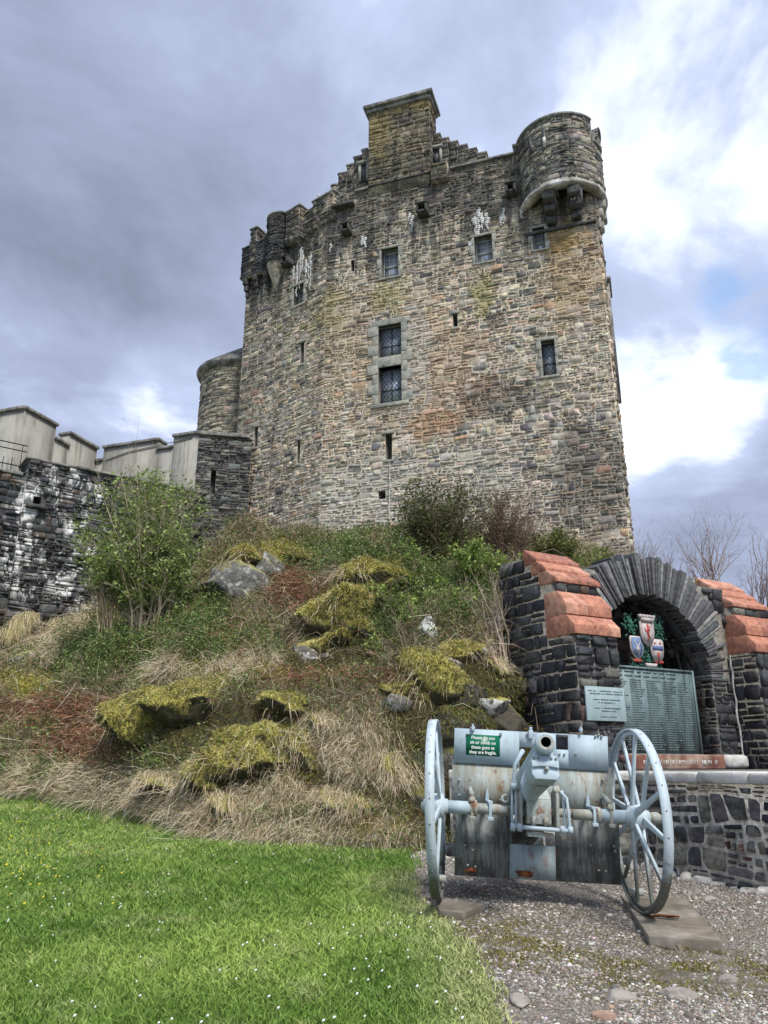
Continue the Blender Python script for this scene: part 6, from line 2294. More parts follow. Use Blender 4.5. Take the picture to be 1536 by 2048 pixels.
# moss growing in the gravel
nm_ = 26000
X = np.concatenate([g.normal(1.95, 0.55, nm_ // 2), g.normal(0.85, 0.4, nm_ // 2)])
Y = np.concatenate([g.normal(5.55, 0.28, nm_ // 2), g.normal(5.9, 0.5, nm_ // 2)])
k = (zone(X, Y) == 0) & (fbm(X * 5, Y * 5, 93) > 0.47) & (Y > 4) & ~((X > 1.86) & (X < 2.6) & (Y > 6.0))
X, Y = X[k], Y[k]
m_ = len(X)
dd = g.normal(0, 0.5, (m_, 3)) + np.array([0, 0, 0.8])
dd /= np.linalg.norm(dd, axis=1, keepdims=True)
blades('path_moss', np.stack([X, Y, ground_z(X, Y) - 0.002], -1), dd, g.normal(0, 0.3, (m_, 3)), 0.010 + 0.012 * g.random(m_), np.full(m_, 0.006), pick([(0.22, 0.20, 0.045), (0.13, 0.115, 0.03), (0.32, 0.29, 0.08), (0.10, 0.07, 0.03)], [4, 3, 2, 2], m_), MOSS)


# ---- loose rocks and outcrops, each its own object
def rock_mesh(c, size, seed, sub=3, flat=1.0, rough=0.35, sunk=0.0):
    import bmesh
    bm = bmesh.new()
    bmesh.ops.create_icosphere(bm, subdivisions=sub, radius=1.0)
    V = np.array([v.co[:] for v in bm.verts])
    F = np.array([[v.index for v in f.verts] for f in bm.faces], np.int32)
    bm.free()
    r = np.random.default_rng(seed)
    pl_n = r.normal(0, 1, (9, 3))
    pl_n /= np.linalg.norm(pl_n, axis=1, keepdims=True)
    for n in pl_n:
        d = V @ n
        lim = r.uniform(0.55, 0.85)
        V = V - np.maximum(d - lim, 0)[:, None] * n
    nz = fbm(V[:, 0] * 1.7 + V[:, 2] * 1.3 + seed, V[:, 1] * 1.7 - V[:, 2] + 9, seed) - 0.5
    nz2 = fbm(V[:, 0] * 5 + V[:, 2] * 4 + seed, V[:, 1] * 5 - V[:, 2] * 3, seed + 3) - 0.5
    V = V * (1 + rough * nz + 0.22 * rough * nz2)[:, None]
    return V * np.array(size) + np.array(c), F


def rockmat(name, base, moss, lich, mossk=0.3, lichk=0.5):
    m, t, b = new_mat(name)
    G_ = t.node('ShaderNodeNewGeometry')
    P = G_.outputs['Position']
    n = t.noise(P, 4, 7, 0.7)
    c = t.ramp(t.noise(t.vmath('MULTIPLY', P, (1, 1, 2)), 6, 6, 0.7), [(0.3, tuple(x * 0.35 for x in base)), (0.6, base)])
    c = t.mix(t.math('MULTIPLY', t.step(t.noise(P, 5.5, 6, 0.7), 0.62 - 0.16 * lichk, 0.66 - 0.12 * lichk), lichk), c, lich)
    up_ = t.math('ADD', t.sepz(G_.outputs['Normal']), t.math('MULTIPLY', t.math('SUBTRACT', n, 0.5), 1.2))
    c = t.mix(t.math('MULTIPLY', t.step(up_, 0.5, 0.8), mossk), c, moss)
    t.put(b.inputs['Base Color'], c)
    b.inputs['Roughness'].default_value = 0.95
    bump(t, b, n, 0.8, 0.06)
    return m


RK = rockmat('mossy_rock', (0.12, 0.115, 0.10), (0.36, 0.32, 0.07), (0.6, 0.6, 0.57), 0.85, 0.8)
RKW = rockmat('lichen_rock', (0.18, 0.175, 0.16), (0.12, 0.11, 0.03), (0.66, 0.66, 0.63), 0.3, 1.0)
RKG = rockmat('grey_outcrop', (0.15, 0.15, 0.14), (0.30, 0.27, 0.06), (0.5, 0.5, 0.48), 0.6, 0.6)
RKD = rockmat('dark_mossy_rock', (0.08, 0.072, 0.055), (0.15, 0.14, 0.03), (0.3, 0.3, 0.27), 0.8, 0.35)
ROCKS = [(640, 1305, 12.7, (0.62, 0.5, 0.42), RK, 'dark overhanging boulder with white lichen, under the yellow moss hump'),
         (470, 1160, 18.0, (0.95, 0.8, 0.8), RKG, 'large grey outcrop below the left foot of the keep'),
         (520, 1125, 19.0, (0.6, 0.6, 0.5), RKG, 'grey outcrop knob right of the large grey outcrop'),
         (860, 1262, 11.6, (0.20, 0.25, 0.34), RKW, 'white lichened rock, upright, in the middle of the bank'),
         (880, 1320, 11.3, (0.30, 0.25, 0.14), RKW, 'low white lichened rock just under the upright white rock'),
         (1000, 1235, 11.45, (0.20, 0.25, 0.42), RKW, 'tall grey and white rock against the left side of the memorial'),
         (950, 1300, 11.3, (0.32, 0.3, 0.16), RK, 'flat mossy ledge left of the memorial'),
         (970, 1400, 10.7, (0.35, 0.35, 0.22), RK, 'mossy boulder at the foot of the memorial flank'),
         (790, 1400, 10.6, (0.24, 0.22, 0.16), RKG, 'grey stone showing through grass above the gun wheel'),
         (930, 1510, 10.2, (0.55, 0.35, 0.55), RKD, 'dark mossy rock face behind the gun shield'),
         (850, 1590, 9.8, (0.35, 0.28, 0.32), RKD, 'low dark mossy rock behind the left gun wheel'),
         (1010, 1440, 10.5, (0.32, 0.3, 0.5), RKD, 'dark brown mossy rock at the foot of the memorial corner'),
         (830, 1330, 11.5, (0.5, 0.35, 0.35), RKD, 'dark rock step beneath the white lichened rocks'),
         (760, 1300, 12.0, (0.35, 0.3, 0.3), RKD, 'dark rock in the shade right of the overhanging boulder'),
         (60, 1320, 18.2, (0.55, 0.4, 0.35), RKG, 'broken rock ledge at the foot of the curtain wall')]
ROCKP = []
for u, v, Y_, sz_, m_, lab in ROCKS:
    c = ground_hit(u, v) + Vector((0, 0.22 * sz_[1], -0.30 * sz_[2]))
    V, F = rock_mesh((0, 0, 0), sz_, int(u + v), 4)
    o = mesh_obj('boulder', V, [F], m_, smooth=False)
    o.location = c
    ROCKP.append((tuple(c), sz_))
    tag(o, lab, 'rock', 'rocks on the bank')
FLAT = rockmat('flat_ground_rock', (0.34, 0.31, 0.27), (0.1, 0.09, 0.03), (0.45, 0.44, 0.42), 0.0, 0.3)
PINK = rockmat('pink_ground_rock', (0.42, 0.28, 0.20), (0.1, 0.09, 0.03), (0.5, 0.45, 0.4), 0.0, 0.2)
for u, v, sx_, sy_, m_, lab in ((1240, 1995, 0.115, 0.09, FLAT, 'pale oval rock set in the gravel, left of the flat broken one'),
                               (1355, 1990, 0.13, 0.08, FLAT, 'flat broken grey rock set in the gravel near the lower right'),
                               (1208, 2035, 0.085, 0.06, PINK, 'pinkish rock in the gravel at the bottom edge'),
                               (1125, 1988, 0.07, 0.035, FLAT, 'thin pale slab of stone in the gravel near the grass'),
                               (1040, 2000, 0.06, 0.12, FLAT, 'long low grey rock beside the lawn corner'),
                               (1420, 1798, 0.075, 0.05, FLAT, 'pale flat stone in the path before the low wall'),
                               (968, 1782, 0.035, 0.03, PINK, 'small reddish stone in the gravel under the shield'),
                               (1460, 1960, 0.08, 0.06, FLAT, 'grey stone lying right of the flat broken rock')):
    # ground intersection
    lo_, hi_ = 3.0, 9.5
    for _ in range(40):
        mid = (lo_ + hi_) / 2
        p = at(u, v, mid)
        if p.z > float(ground_z(p.x, p.y)):
            lo_ = mid
        else:
            hi_ = mid
    p = at(u, v, lo_)
    V, F = rock_mesh((0, 0, 0), (sx_, sy_, min(sx_, sy_) * 0.5), int(u * 3 + v), 3)
    o = mesh_obj('stone', V, [F], m_, smooth=True)
    o.location = p
    tag(o, lab, 'stone', 'larger stones in the gravel')

# ---- hill cover
nh = 420000
Yh = 9.0 * np.exp(g.random(nh) * math.log(31 / 9.0))
ah = g.uniform(-0.56, 0.36, nh)
Xh = ah * Yh
kk = zone(Xh, Yh) == 2
Xh, Yh = Xh[kk], Yh[kk]
Zh = H(Xh, Yh)
Nh = normals(Xh, Yh)
Ph = np.stack([Xh, Yh, Zh], -1)
view = np.array([0, 0, 1.6]) - Ph
view /= np.linalg.norm(view, axis=1, keepdims=True)
facing = (Nh * view).sum(1)
kk = facing > -0.12
# denser where the slope faces the station
kk &= g.random(len(kk)) < np.clip(0.35 + facing, 0.2, 1.0)
Ph, Nh = Ph[kk], Nh[kk]
kk = np.ones(len(Ph), bool)
for p_, s_ in ROCKP:
    q = (Ph - np.array(p_)) / (np.array(s_) * 1.02)
    kk &= ~((q ** 2).sum(1) < 1)
    # keep the sight of the rock's face open
    kk &= ~((np.abs(Ph[:, 0] - p_[0]) < s_[0] * 0.8) & (Ph[:, 1] < p_[1]) & (Ph[:, 1] > p_[1] - 0.45)) | (g.random(len(Ph)) < 0.3)
sl_, tl_ = mem_local(Ph[:, 0], Ph[:, 1])
kk = ~((sl_ > -0.10) & (tl_ < 1.55) & (Ph[:, 0] > 0))
Ph, Nh = Ph[kk], Nh[kk]
win, _c = hill_cover(Ph, 1.0)
down = Nh.copy()
down[:, 2] = 0
down /= np.linalg.norm(down, axis=1, keepdims=True) + 1e-6
sc_ = Ph[:, 1] / 12.0


def sel(nm):
    return np.where(win == COVERS.index(nm))[0]


MOUNDM, t_, b_ = new_mat('moss_over_rock')
G_ = t_.node('ShaderNodeNewGeometry')
P_ = G_.outputs['Position']
n_n = t_.noise(P_, 5, 6, 0.7)
up_ = t_.math('ADD', t_.sepz(G_.outputs['Normal']), t_.math('MULTIPLY', t_.math('SUBTRACT', n_n, 0.5), 0.9))
rk_ = t_.ramp(t_.noise(P_, 9, 6, 0.7), [(0.35, (0.02, 0.018, 0.012)), (0.55, (0.07, 0.06, 0.03)), (0.72, (0.16, 0.15, 0.12))])
ms_ = t_.ramp(t_.noise(P_, 6, 5, 0.7), [(0.3, (0.20, 0.19, 0.04)), (0.55, (0.42, 0.38, 0.09)), (0.75, (0.52, 0.46, 0.20))])
t_.put(b_.inputs['Base Color'], t_.mix(t_.step(up_, -0.30, 0.12), rk_, ms_))
b_.inputs['Roughness'].default_value = 1.0
bump(t_, b_, t_.noise(P_, 30, 5, 0.7), 1.0, 0.04)
MOUND = [(430, 1390, (1.30, 0.75, 0.50), 'm'), (305, 1425, (0.75, 0.65, 0.50), 'm'), (530, 1490, (0.66, 0.5, 0.42), 'm'), (445, 1530, (0.50, 0.42, 0.36), 'm'), (625, 1510, (0.45, 0.38, 0.34), 'm'),
         (695, 1225, (0.85, 0.75, 0.80), 'm'), (660, 1275, (0.55, 0.5, 0.45), 'm'), (765, 1155, (1.0, 0.7, 0.55), 'm'), (575, 1115, (1.2, 0.8, 0.45), 'm'), (860, 1350, (0.5, 0.4, 0.4), 'm'), (900, 1450, (0.5, 0.4, 0.45), 'd'), (480, 1110, (0.5, 0.5, 0.4), 'm'),
         (910, 1300, (0.33, 0.3, 0.18), 'm'), (800, 1290, (0.26, 0.25, 0.14), 'm'), (780, 1525, (0.30, 0.26, 0.26), 's'), (480, 1600, (0.42, 0.3, 0.24), 's'), (930, 1395, (0.42, 0.3, 0.22), 'd'),
         (990, 1335, (0.2, 0.2, 0.2), 's'), (800, 1375, (0.32, 0.25, 0.16), 'm'), (640, 1440, (0.32, 0.28, 0.2), 's'), (350, 1560, (0.45, 0.3, 0.2), 's'), (700, 1600, (0.4, 0.3, 0.22), 's'), (560, 1400, (0.4, 0.35, 0.2), 'm'), (220, 1250, (0.45, 0.4, 0.3), 'm'), (960, 1480, (0.3, 0.25, 0.3), 'd'), (850, 1500, (0.4, 0.3, 0.4), 'd'), (1010, 1390, (0.3, 0.25, 0.3), 'd')]
MP, MN, MK = [], [], []
for q_, (u, v, sz3, kd) in enumerate(MOUND):
    c = ground_hit(u, v) + Vector((0, 0.30 * sz3[1], -0.25 * sz3[2]))
    V, F = rock_mesh(c, sz3, 400 + q_, 4, rough=0.85)
    mesh_obj('moss_mound', V, [F], RKD if kd == 'd' else MOUNDM, smooth=True, kind='structure')
    A, B_, C_ = V[F[:, 0]], V[F[:, 1]], V[F[:, 2]]
    nn_ = np.cross(B_ - A, C_ - A)
    ar_ = np.linalg.norm(nn_, axis=1)
    m_ = int(ar_.sum() / 2 * 2600)
    k_ = g.choice(len(F), m_, p=ar_ / ar_.sum())
    a_, b_2 = g.random((2, m_, 1))
    fl = (a_ + b_2) > 1
    a_, b_2 = np.where(fl, 1 - a_, a_), np.where(fl, 1 - b_2, b_2)
    P1 = A[k_] + (B_ - A)[k_] * a_ + (C_ - A)[k_] * b_2
    N1 = nn_[k_] / ar_[k_][:, None]
    ok = (N1[:, 2] > -0.1) & (N1[:, 1] < 0.6)
    MP.append(P1[ok])
    MN.append(N1[ok])
    MK.append(np.full(ok.sum(), {'m': 0, 's': 1, 'd': 2}[kd]))
MP, MN, MK = np.concatenate(MP), np.concatenate(MN), np.concatenate(MK)
MD, MK = MK == 2, MK == 1
ms_c = MP[:, 1:2] / 12
mz = MN[:, 2] + g.normal(0, 0.22, len(MN))
q = np.where(~MK & ~MD & (mz > -0.12))[0]
q = np.repeat(q, 2)
n_ = len(q)
d_ = MN[q] + g.normal(0, 0.5, (n_, 3))
d_ /= np.linalg.norm(d_, axis=1, keepdims=True)
dn_ = MN[q] * np.array([1, 1, 0])
blades('moss', MP[q], d_, dn_ * 0.6 + g.normal(0, 0.2, (n_, 3)), (0.03 + 0.03 * g.random(n_)) * ms_c[q, 0], 0.011 * ms_c[q, 0],
       pick([(0.52, 0.47, 0.15), (0.64, 0.57, 0.24), (0.31, 0.31, 0.08), (0.64, 0.57, 0.34)], [4, 3, 2.4, 1.8], n_) * (0.45 + 0.75 * np.clip(2.2 * (fbm(MP[q, 0] * 4, MP[q, 1] * 4 + MP[q, 2] * 4, 98) - 0.25), 0, 1))[:, None], MOSS)
q = np.where((g.random(len(MP)) < 0.05) & (MN[:, 2] > -0.1))[0]
n_ = len(q)
d_ = g.normal(0, 0.6, (n_, 3)) + np.array([0, -0.3, 0.8])
d_ /= np.linalg.norm(d_, axis=1, keepdims=True)
blades('stray_stems', MP[q], d_, np.array([0, 0, -0.7]) + g.normal(0, 0.4, (n_, 3)), (0.10 + 0.25 * g.random(n_)) * ms_c[q, 0], 0.006 * ms_c[q, 0], pick([(0.5, 0.42, 0.3), (0.26, 0.18, 0.12), (0.18, 0.22, 0.07)], [3, 3, 2], n_), STRAW)
q = q[::2]
leaves('stray_leaves', MP[q] + MN[q] * 0.04, 0.05 * ms_c[q, 0], pick([(0.12, 0.18, 0.05), (0.22, 0.29, 0.09)], [1, 1], len(q)), LEAF)
q = np.where((~MK & (mz < -0.05)) | MD)[0]
q = np.repeat(q, 2)
n_ = len(q)
d_ = MN[q] + np.array([0, 0, -0.4]) + g.normal(0, 0.6, (n_, 3))
d_ /= np.linalg.norm(d_, axis=1, keepdims=True)
blades('dark_moss', MP[q], d_, np.array([0, 0, -0.8]) + g.normal(0, 0.3, (n_, 3)), (0.03 + 0.09 * g.random(n_) ** 2) * ms_c[q, 0], 0.011 * ms_c[q, 0],
       pick([(0.075, 0.07, 0.025), (0.16, 0.15, 0.04), (0.09, 0.13, 0.03), (0.20, 0.14, 0.08)], [4, 2, 2.5, 1.5], n_), MOSS)
q = np.where((MK & (MN[:, 2] > 0.0)) | (~MK & ~MD & (np.abs(mz - 0.05) < 0.25) & (g.random(len(MK)) < 0.55 * np.clip(3 * (fbm(MP[:, 0] * 2.5, MP[:, 2] * 2.5, 97) - 0.42), 0, 1))))[0]
n_ = len(q)
d_ = MN[q] + np.array([0, -0.2, 0.5]) + g.normal(0, 0.3, (n_, 3))
d_ /= np.linalg.norm(d_, axis=1, keepdims=True)
blades('drooping_grass', MP[q], d_, MN[q] * np.array([1, 1, 0]) * 0.7 + np.array([0, 0, -1.5]) + g.normal(0, 0.25, (n_, 3)), (0.12 + 0.22 * g.random(n_)) * ms_c[q, 0] ** 0.7, 0.006 * ms_c[q, 0],
       pick([(0.62, 0.52, 0.35), (0.70, 0.61, 0.44), (0.45, 0.36, 0.21)], [4, 3, 3], n_), STRAW)
i_ = sel('moss')
i_ = np.repeat(i_, 4)
n_ = len(i_)
B = Ph[i_] + g.normal(0, 0.035, (n_, 3)) * sc_[i_, None]
d_ = Nh[i_] + g.normal(0, 0.5, (n_, 3))
d_ /= np.linalg.norm(d_, axis=1, keepdims=True)
blades('moss', B, d_, down[i_] * 0.5 + g.normal(0, 0.2, (n_, 3)), (0.03 + 0.03 * g.random(n_)) * sc_[i_], 0.011 * sc_[i_],
       pick([(0.44, 0.41, 0.08), (0.55, 0.49, 0.13), (0.28, 0.29, 0.05), (0.52, 0.46, 0.22)], [4, 3, 3, 1.5], n_), MOSS)
i_ = np.repeat(sel('dark'), 2)
n_ = len(i_)
B = Ph[i_] + g.normal(0, 0.04, (n_, 3)) * sc_[i_, None]
d_ = Nh[i_] + g.normal(0, 0.6, (n_, 3))
d_ /= np.linalg.norm(d_, axis=1, keepdims=True)
blades('dark_moss', B, d_, down[i_] * 0.5 + np.array([0, 0, -0.4]), (0.03 + 0.07 * g.random(n_) ** 2) * sc_[i_], 0.010 * sc_[i_],
       pick([(0.075, 0.07, 0.025), (0.14, 0.13, 0.03), (0.24, 0.22, 0.05), (0.13, 0.09, 0.05)], [4, 3, 1.5, 2], n_), MOSS)
i_ = sel('straw')
i_ = np.concatenate([np.repeat(i_, 3)])
n_ = len(i_)
B = Ph[i_] + g.normal(0, 0.05, (n_, 3)) * sc_[i_, None]
clump = fbm(B[:, 0] * 3.5, B[:, 1] * 3.5, 64)
d_ = np.array([0, 0, 0.8]) + down[i_] * 0.7 + g.normal(0, 0.42, (n_, 3))
d_ /= np.linalg.norm(d_, axis=1, keepdims=True)
bd_ = down[i_] * 0.5 + np.array([0, 0, -1.0]) + g.normal(0, 0.3, (n_, 3))
blades('dead_grass', B, d_, bd_, (0.10 + 0.22 * g.random(n_)) * np.clip(0.5 + clump, 0.5, 1.4) * sc_[i_] ** 0.7, 0.006 * sc_[i_],
       pick([(0.66, 0.56, 0.39), (0.76, 0.68, 0.52), (0.50, 0.41, 0.26), (0.32, 0.32, 0.12), (0.26, 0.19, 0.11)], [4, 3, 3, 1.2, 1.4], n_), STRAW)
m_ = sel('straw')
m_ = np.concatenate([m_[::3], sel('twig')[::34], sel('grassy')[::8]])
n_ = len(m_)
B = Ph[m_] + g.normal(0, 0.04, (n_, 3)) * sc_[m_, None]
d_ = np.array([0, -0.1, 0.7]) + g.normal(0, 0.5, (n_, 3)) + down[m_] * 0.3
d_ /= np.linalg.norm(d_, axis=1, keepdims=True)
blades('long_dead_grass', B, d_, np.array([0, 0, -0.9]) + down[m_] * 0.5 + g.normal(0, 0.5, (n_, 3)), (0.2 + 0.4 * g.random(n_)) * sc_[m_] ** 0.6, 0.0065 * sc_[m_],
       pick([(0.66, 0.57, 0.40), (0.75, 0.67, 0.50), (0.52, 0.42, 0.27)], [4, 3, 3], n_), STRAW)
i_ = np.repeat(sel('grassy'), 3)
n_ = len(i_)
B = Ph[i_] + g.normal(0, 0.05, (n_, 3)) * sc_[i_, None]
d_ = np.array([0, 0, 0.9]) + g.normal(0, 0.4, (n_, 3)) + down[i_] * 0.3
d_ /= np.linalg.norm(d_, axis=1, keepdims=True)
blades('rough_grass', B, d_, down[i_] * 0.6 + np.array([0, 0, -0.6]), (0.08 + 0.14 * g.random(n_)) * sc_[i_] ** 0.7, 0.007 * sc_[i_],
       pick([(0.12, 0.19, 0.03), (0.20, 0.25, 0.06), (0.30, 0.27, 0.11)], [4, 3, 2], n_), STRAW)
i_ = np.repeat(sel('rust'), 2)
n_ = len(i_)
B = Ph[i_] + g.normal(0, 0.05, (n_, 3)) * sc_[i_, None] + Nh[i_] * 0.06 * g.random((n_, 1))
d_ = g.normal(0, 1, (n_, 3)) * np.array([1, 0.6, 0.3]) + np.array([0, 0, 0.25])
d_ /= np.linalg.norm(d_, axis=1, keepdims=True)
blades('dead_bracken', B, d_, np.array([0, 0, -0.5]) + g.normal(0, 0.4, (n_, 3)), (0.10 + 0.2 * g.random(n_)) * sc_[i_] ** 0.7, 0.009 * sc_[i_],
       pick([(0.24, 0.10, 0.055), (0.34, 0.18, 0.10), (0.14, 0.065, 0.04), (0.46, 0.34, 0.22)], [3, 2.5, 3, 2.2], n_), STRAW)
i_ = sel('twig')
i_ = np.repeat(i_, 2)
n_ = len(i_)
B = Ph[i_] + g.normal(0, 0.06, (n_, 3)) * sc_[i_, None]
d_ = g.normal(0, 0.75, (n_, 3)) + np.array([0, -0.1, 0.7])
d_ /= np.linalg.norm(d_, axis=1, keepdims=True)
blades('dead_stems', B, d_, g.normal(0, 0.45, (n_, 3)) + np.array([0, 0, -0.35]), (0.12 + 0.3 * g.random(n_) ** 2) * sc_[i_] ** 0.7, 0.006 * sc_[i_],
       pick([(0.36, 0.28, 0.20), (0.21, 0.15, 0.11), (0.56, 0.48, 0.37), (0.27, 0.14, 0.09), (0.24, 0.26, 0.08)], [4, 3, 2, 1.6, 2.2], n_), TWIG)
iv = sel('ivy')
i_ = np.repeat(np.concatenate([iv, sel('twig')[::3]]), 3)
n_ = len(i_)
B = Ph[i_] + g.normal(0, 0.06, (n_, 3)) * sc_[i_, None] + Nh[i_] * (0.02 + 0.20 * g.random((n_, 1)) ** 1.5)
leaves('bramble_leaves', B, (0.028 + 0.03 * g.random(n_)) * sc_[i_] ** 0.8,
       pick([(0.11, 0.17, 0.045), (0.18, 0.25, 0.075), (0.055, 0.095, 0.027), (0.30, 0.36, 0.14), (0.24, 0.16, 0.10)], [4, 3, 3, 1.5, 0.7], n_), LEAF, flat=0.3)
# long arching bramble canes
ca = MB()
tn_ = []
cr = random.Random(12)
idx = g.choice(len(Ph), 420)
for i in idx:
    p = Vector(Ph[i])
    s = sc_[i] ** 0.6
    a = cr.uniform(0, 6.28)
    L_ = cr.uniform(0.35, 0.95) * s
    dx, dy = cos(a) * L_, sin(a) * L_ * 0.5
    h_ = cr.uniform(0.15, 0.5) * s
    n0 = len(ca.v)
    ca.path([p, p + Vector((dx * 0.3, dy * 0.3, h_ * 0.8)), p + Vector((dx * 0.65, dy * 0.65, h_)), p + Vector((dx, dy, h_ * 0.55))], [0.006 * s, 0.005 * s, 0.004 * s, 0.002 * s], 4)
    c = cr.choice([(0.32, 0.25, 0.17), (0.20, 0.14, 0.09), (0.42, 0.36, 0.28), (0.17, 0.08, 0.05)])
    tn_ += [c] * (len(ca.v) - n0)
ca.build('bramble_canes', TWIG, kind='stuff', tone=np.array(tn_))


# ---- shrubs and bare trees
def shrub(name, label, cat, base, crown_c, crown_r, stems, leaf_n, leaf_cols, leaf_w, leaf_size, stem_col, group=None, sub=5, r0=0.02, spread=1.0, seed=0, shell=0.45, up=0.0, twigs=True):
    r = random.Random(seed)
    rg = np.random.default_rng(seed + 500)
    root = thing(name, label, cat, tuple(base), group)
    mb = MB()
    tips = []
    base = Vector(base)
    cc = Vector(crown_c)
    for k in range(stems):
        # target inside the crown ellipsoid
        while True:
            q = Vector((r.uniform(-1, 1), r.uniform(-1, 1), r.uniform(-0.9, 1)))
            if shell < q.length < 1:
                break
        tgt = cc + Vector((q.x * crown_r[0], q.y * crown_r[1], q.z * crown_r[2]))
        b0 = base + Vector((r.gauss(0, 0.12), r.gauss(0, 0.12), -0.05)) * spread
        mid = b0.lerp(tgt, 0.5) + Vector((-(tgt.x - b0.x) * 0.12, 0, (tgt - b0).length * 0.10))
        pts = [b0]
        m = 6
        for i in range(1, m + 1):
            f = i / m
            p = b0 * (1 - f) ** 2 + mid * 2 * f * (1 - f) + tgt * f * f
            p = p + Vector((r.gauss(0, 0.02), r.gauss(0, 0.02), r.gauss(0, 0.015))) * (tgt - b0).length * 0.6
            pts.append(p)
        rad = [r0 * (1 - 0.82 * i / m) for i in range(m + 1)]
        mb.path(pts, rad, 5)
        for j in range(sub):
            i = r.randint(2, m)
            p = pts[i]
            out = (p - base).normalized()
            d = Vector((r.gauss(0, 0.6), r.gauss(0, 0.6), r.gauss(0.25, 0.5) + up)) + out * 0.7
            d.normalize()
            L_ = (tgt - b0).length * r.uniform(0.12, 0.3)
            q1 = p + d * L_ * 0.5 + Vector((r.gauss(0, .05), r.gauss(0, .05), r.gauss(0, .05))) * L_
            q2 = p + d * L_ + Vector((0, 0, 0.1 * L_))
            mb.path([p, q1, q2], [rad[i] * 0.55, rad[i] * 0.4, 0.0025], 4)
            tips += [q1, q2, p.lerp(q1, 0.5), q1.lerp(q2, 0.5)]
            if twigs:
                for _ in range(2):
                    d2 = (d + Vector((r.gauss(0, 0.7), r.gauss(0, 0.7), r.gauss(0.1, 0.5)))).normalized()
                    q3 = q1 + d2 * L_ * r.uniform(0.3, 0.7)
                    mb.path([q1, q3], [rad[i] * 0.3, 0.002], 3)
                    tips += [q3, q1.lerp(q3, 0.6)]
        tips += [pts[-1]]
    n0 = len(mb.v)
    tone = np.array(stem_col)[None] * (0.8 + 0.4 * rg.random((n0, 1)))
    mb.build('stems', TWIG, root, tone=tone)
    if leaf_n:
        T_ = np.array([t[:] for t in tips])
        k = rg.integers(0, len(T_), leaf_n)
        spread_ = 0.045 * sum(crown_r)
        P = T_[k] + rg.normal(0, spread_ * 0.55, (leaf_n, 3)) * np.array([1, 1, 0.8])
        ins = (((P - np.array(cc)) / (np.array(crown_r) * 1.12)) ** 2).sum(1) < 1
        P, k = P[ins], k[ins]
        leaf_n = len(P)
        shade = rg.random(len(T_))[k]
        col_ = np.array(leaf_cols)[rg.choice(len(leaf_cols), leaf_n, p=np.array(leaf_w) / sum(leaf_w))] * (0.72 + 0.5 * shade[:, None]) * (1 + rg.normal(0, 0.12, (leaf_n, 1)))
        leaves('foliage', P, leaf_size * (0.4 + 1.5 * rg.random(leaf_n) ** 2.2), np.clip(col_, 0.005, 0.8), LEAF, root, flat=0.1)
    return root


GREEN = [(0.20, 0.28, 0.07), (0.31, 0.39, 0.13), (0.11, 0.16, 0.04), (0.46, 0.52, 0.26)]
shrub('bush', 'big green leafy bush with bare fanning stems in front of the dark curtain wall', 'bush', at(290, 1310, 16.6), at(288, 1075, 16.4), (1.45, 1.0, 1.5), 100, 38000, GREEN, [4, 3.5, 3, 0.8], 0.062, (0.46, 0.38, 0.28), r0=0.032, seed=1, sub=7, shell=0.25)
shrub('bush', 'lower left lobe of dense green leaves beside the big fanning bush', 'bush', at(215, 1290, 16.3), at(200, 1130, 16.1), (0.5, 0.6, 0.5), 20, 5500, GREEN, [4, 3.5, 3, 0.8], 0.058, (0.33, 0.26, 0.18), r0=0.018, seed=2, sub=6, shell=0.2)
OLIVE = [(0.10, 0.125, 0.04), (0.16, 0.175, 0.06), (0.055, 0.065, 0.025), (0.21, 0.20, 0.09)]
shrub('gorse_bush', 'dark olive bush standing against the keep wall above the bank', 'bush', at(880, 1150, 14.5), at(885, 1045, 14.5), (1.02, 0.8, 0.95), 80, 20000, OLIVE, [4, 3, 4, 1.5], 0.05, (0.16, 0.12, 0.08), r0=0.02, seed=3, sub=9, shell=0.15, up=0.4)
shrub('bush', 'brown half bare bush right of the dark olive bush', 'bush', at(1010, 1150, 14.8), at(1015, 1060, 14.8), (0.75, 0.6, 0.75), 80, 7500, [(0.19, 0.14, 0.09), (0.14, 0.125, 0.065), (0.24, 0.18, 0.12)], [3, 2, 2], 0.04, (0.17, 0.12, 0.09), r0=0.014, seed=4, sub=12, shell=0.15, up=0.5)
shrub('bush', 'small yellow green bush right of the brown bush, above the red capped buttress', 'bush', at(1110, 1135, 14.8), at(1110, 1090, 14.8), (0.52, 0.5, 0.36), 34, 6000, [(0.12, 0.15, 0.035), (0.17, 0.2, 0.05), (0.07, 0.08, 0.03)], [4, 3, 3], 0.045, (0.16, 0.12, 0.08), r0=0.014, seed=5, sub=9, shell=0.15, up=0.3)
shrub('bush', 'leafy yellow green shoots by the foot of the keep behind the arch', 'bush', at(1180, 1155, 15.0), at(1180, 1115, 15.0), (0.5, 0.5, 0.25), 18, 2200, [(0.20, 0.27, 0.05), (0.13, 0.18, 0.04)], [3, 2], 0.05, (0.16, 0.12, 0.08), r0=0.012, seed=6, sub=6, shell=0.1)
LIMEG = [(0.23, 0.32, 0.07), (0.34, 0.42, 0.13), (0.13, 0.19, 0.045)]
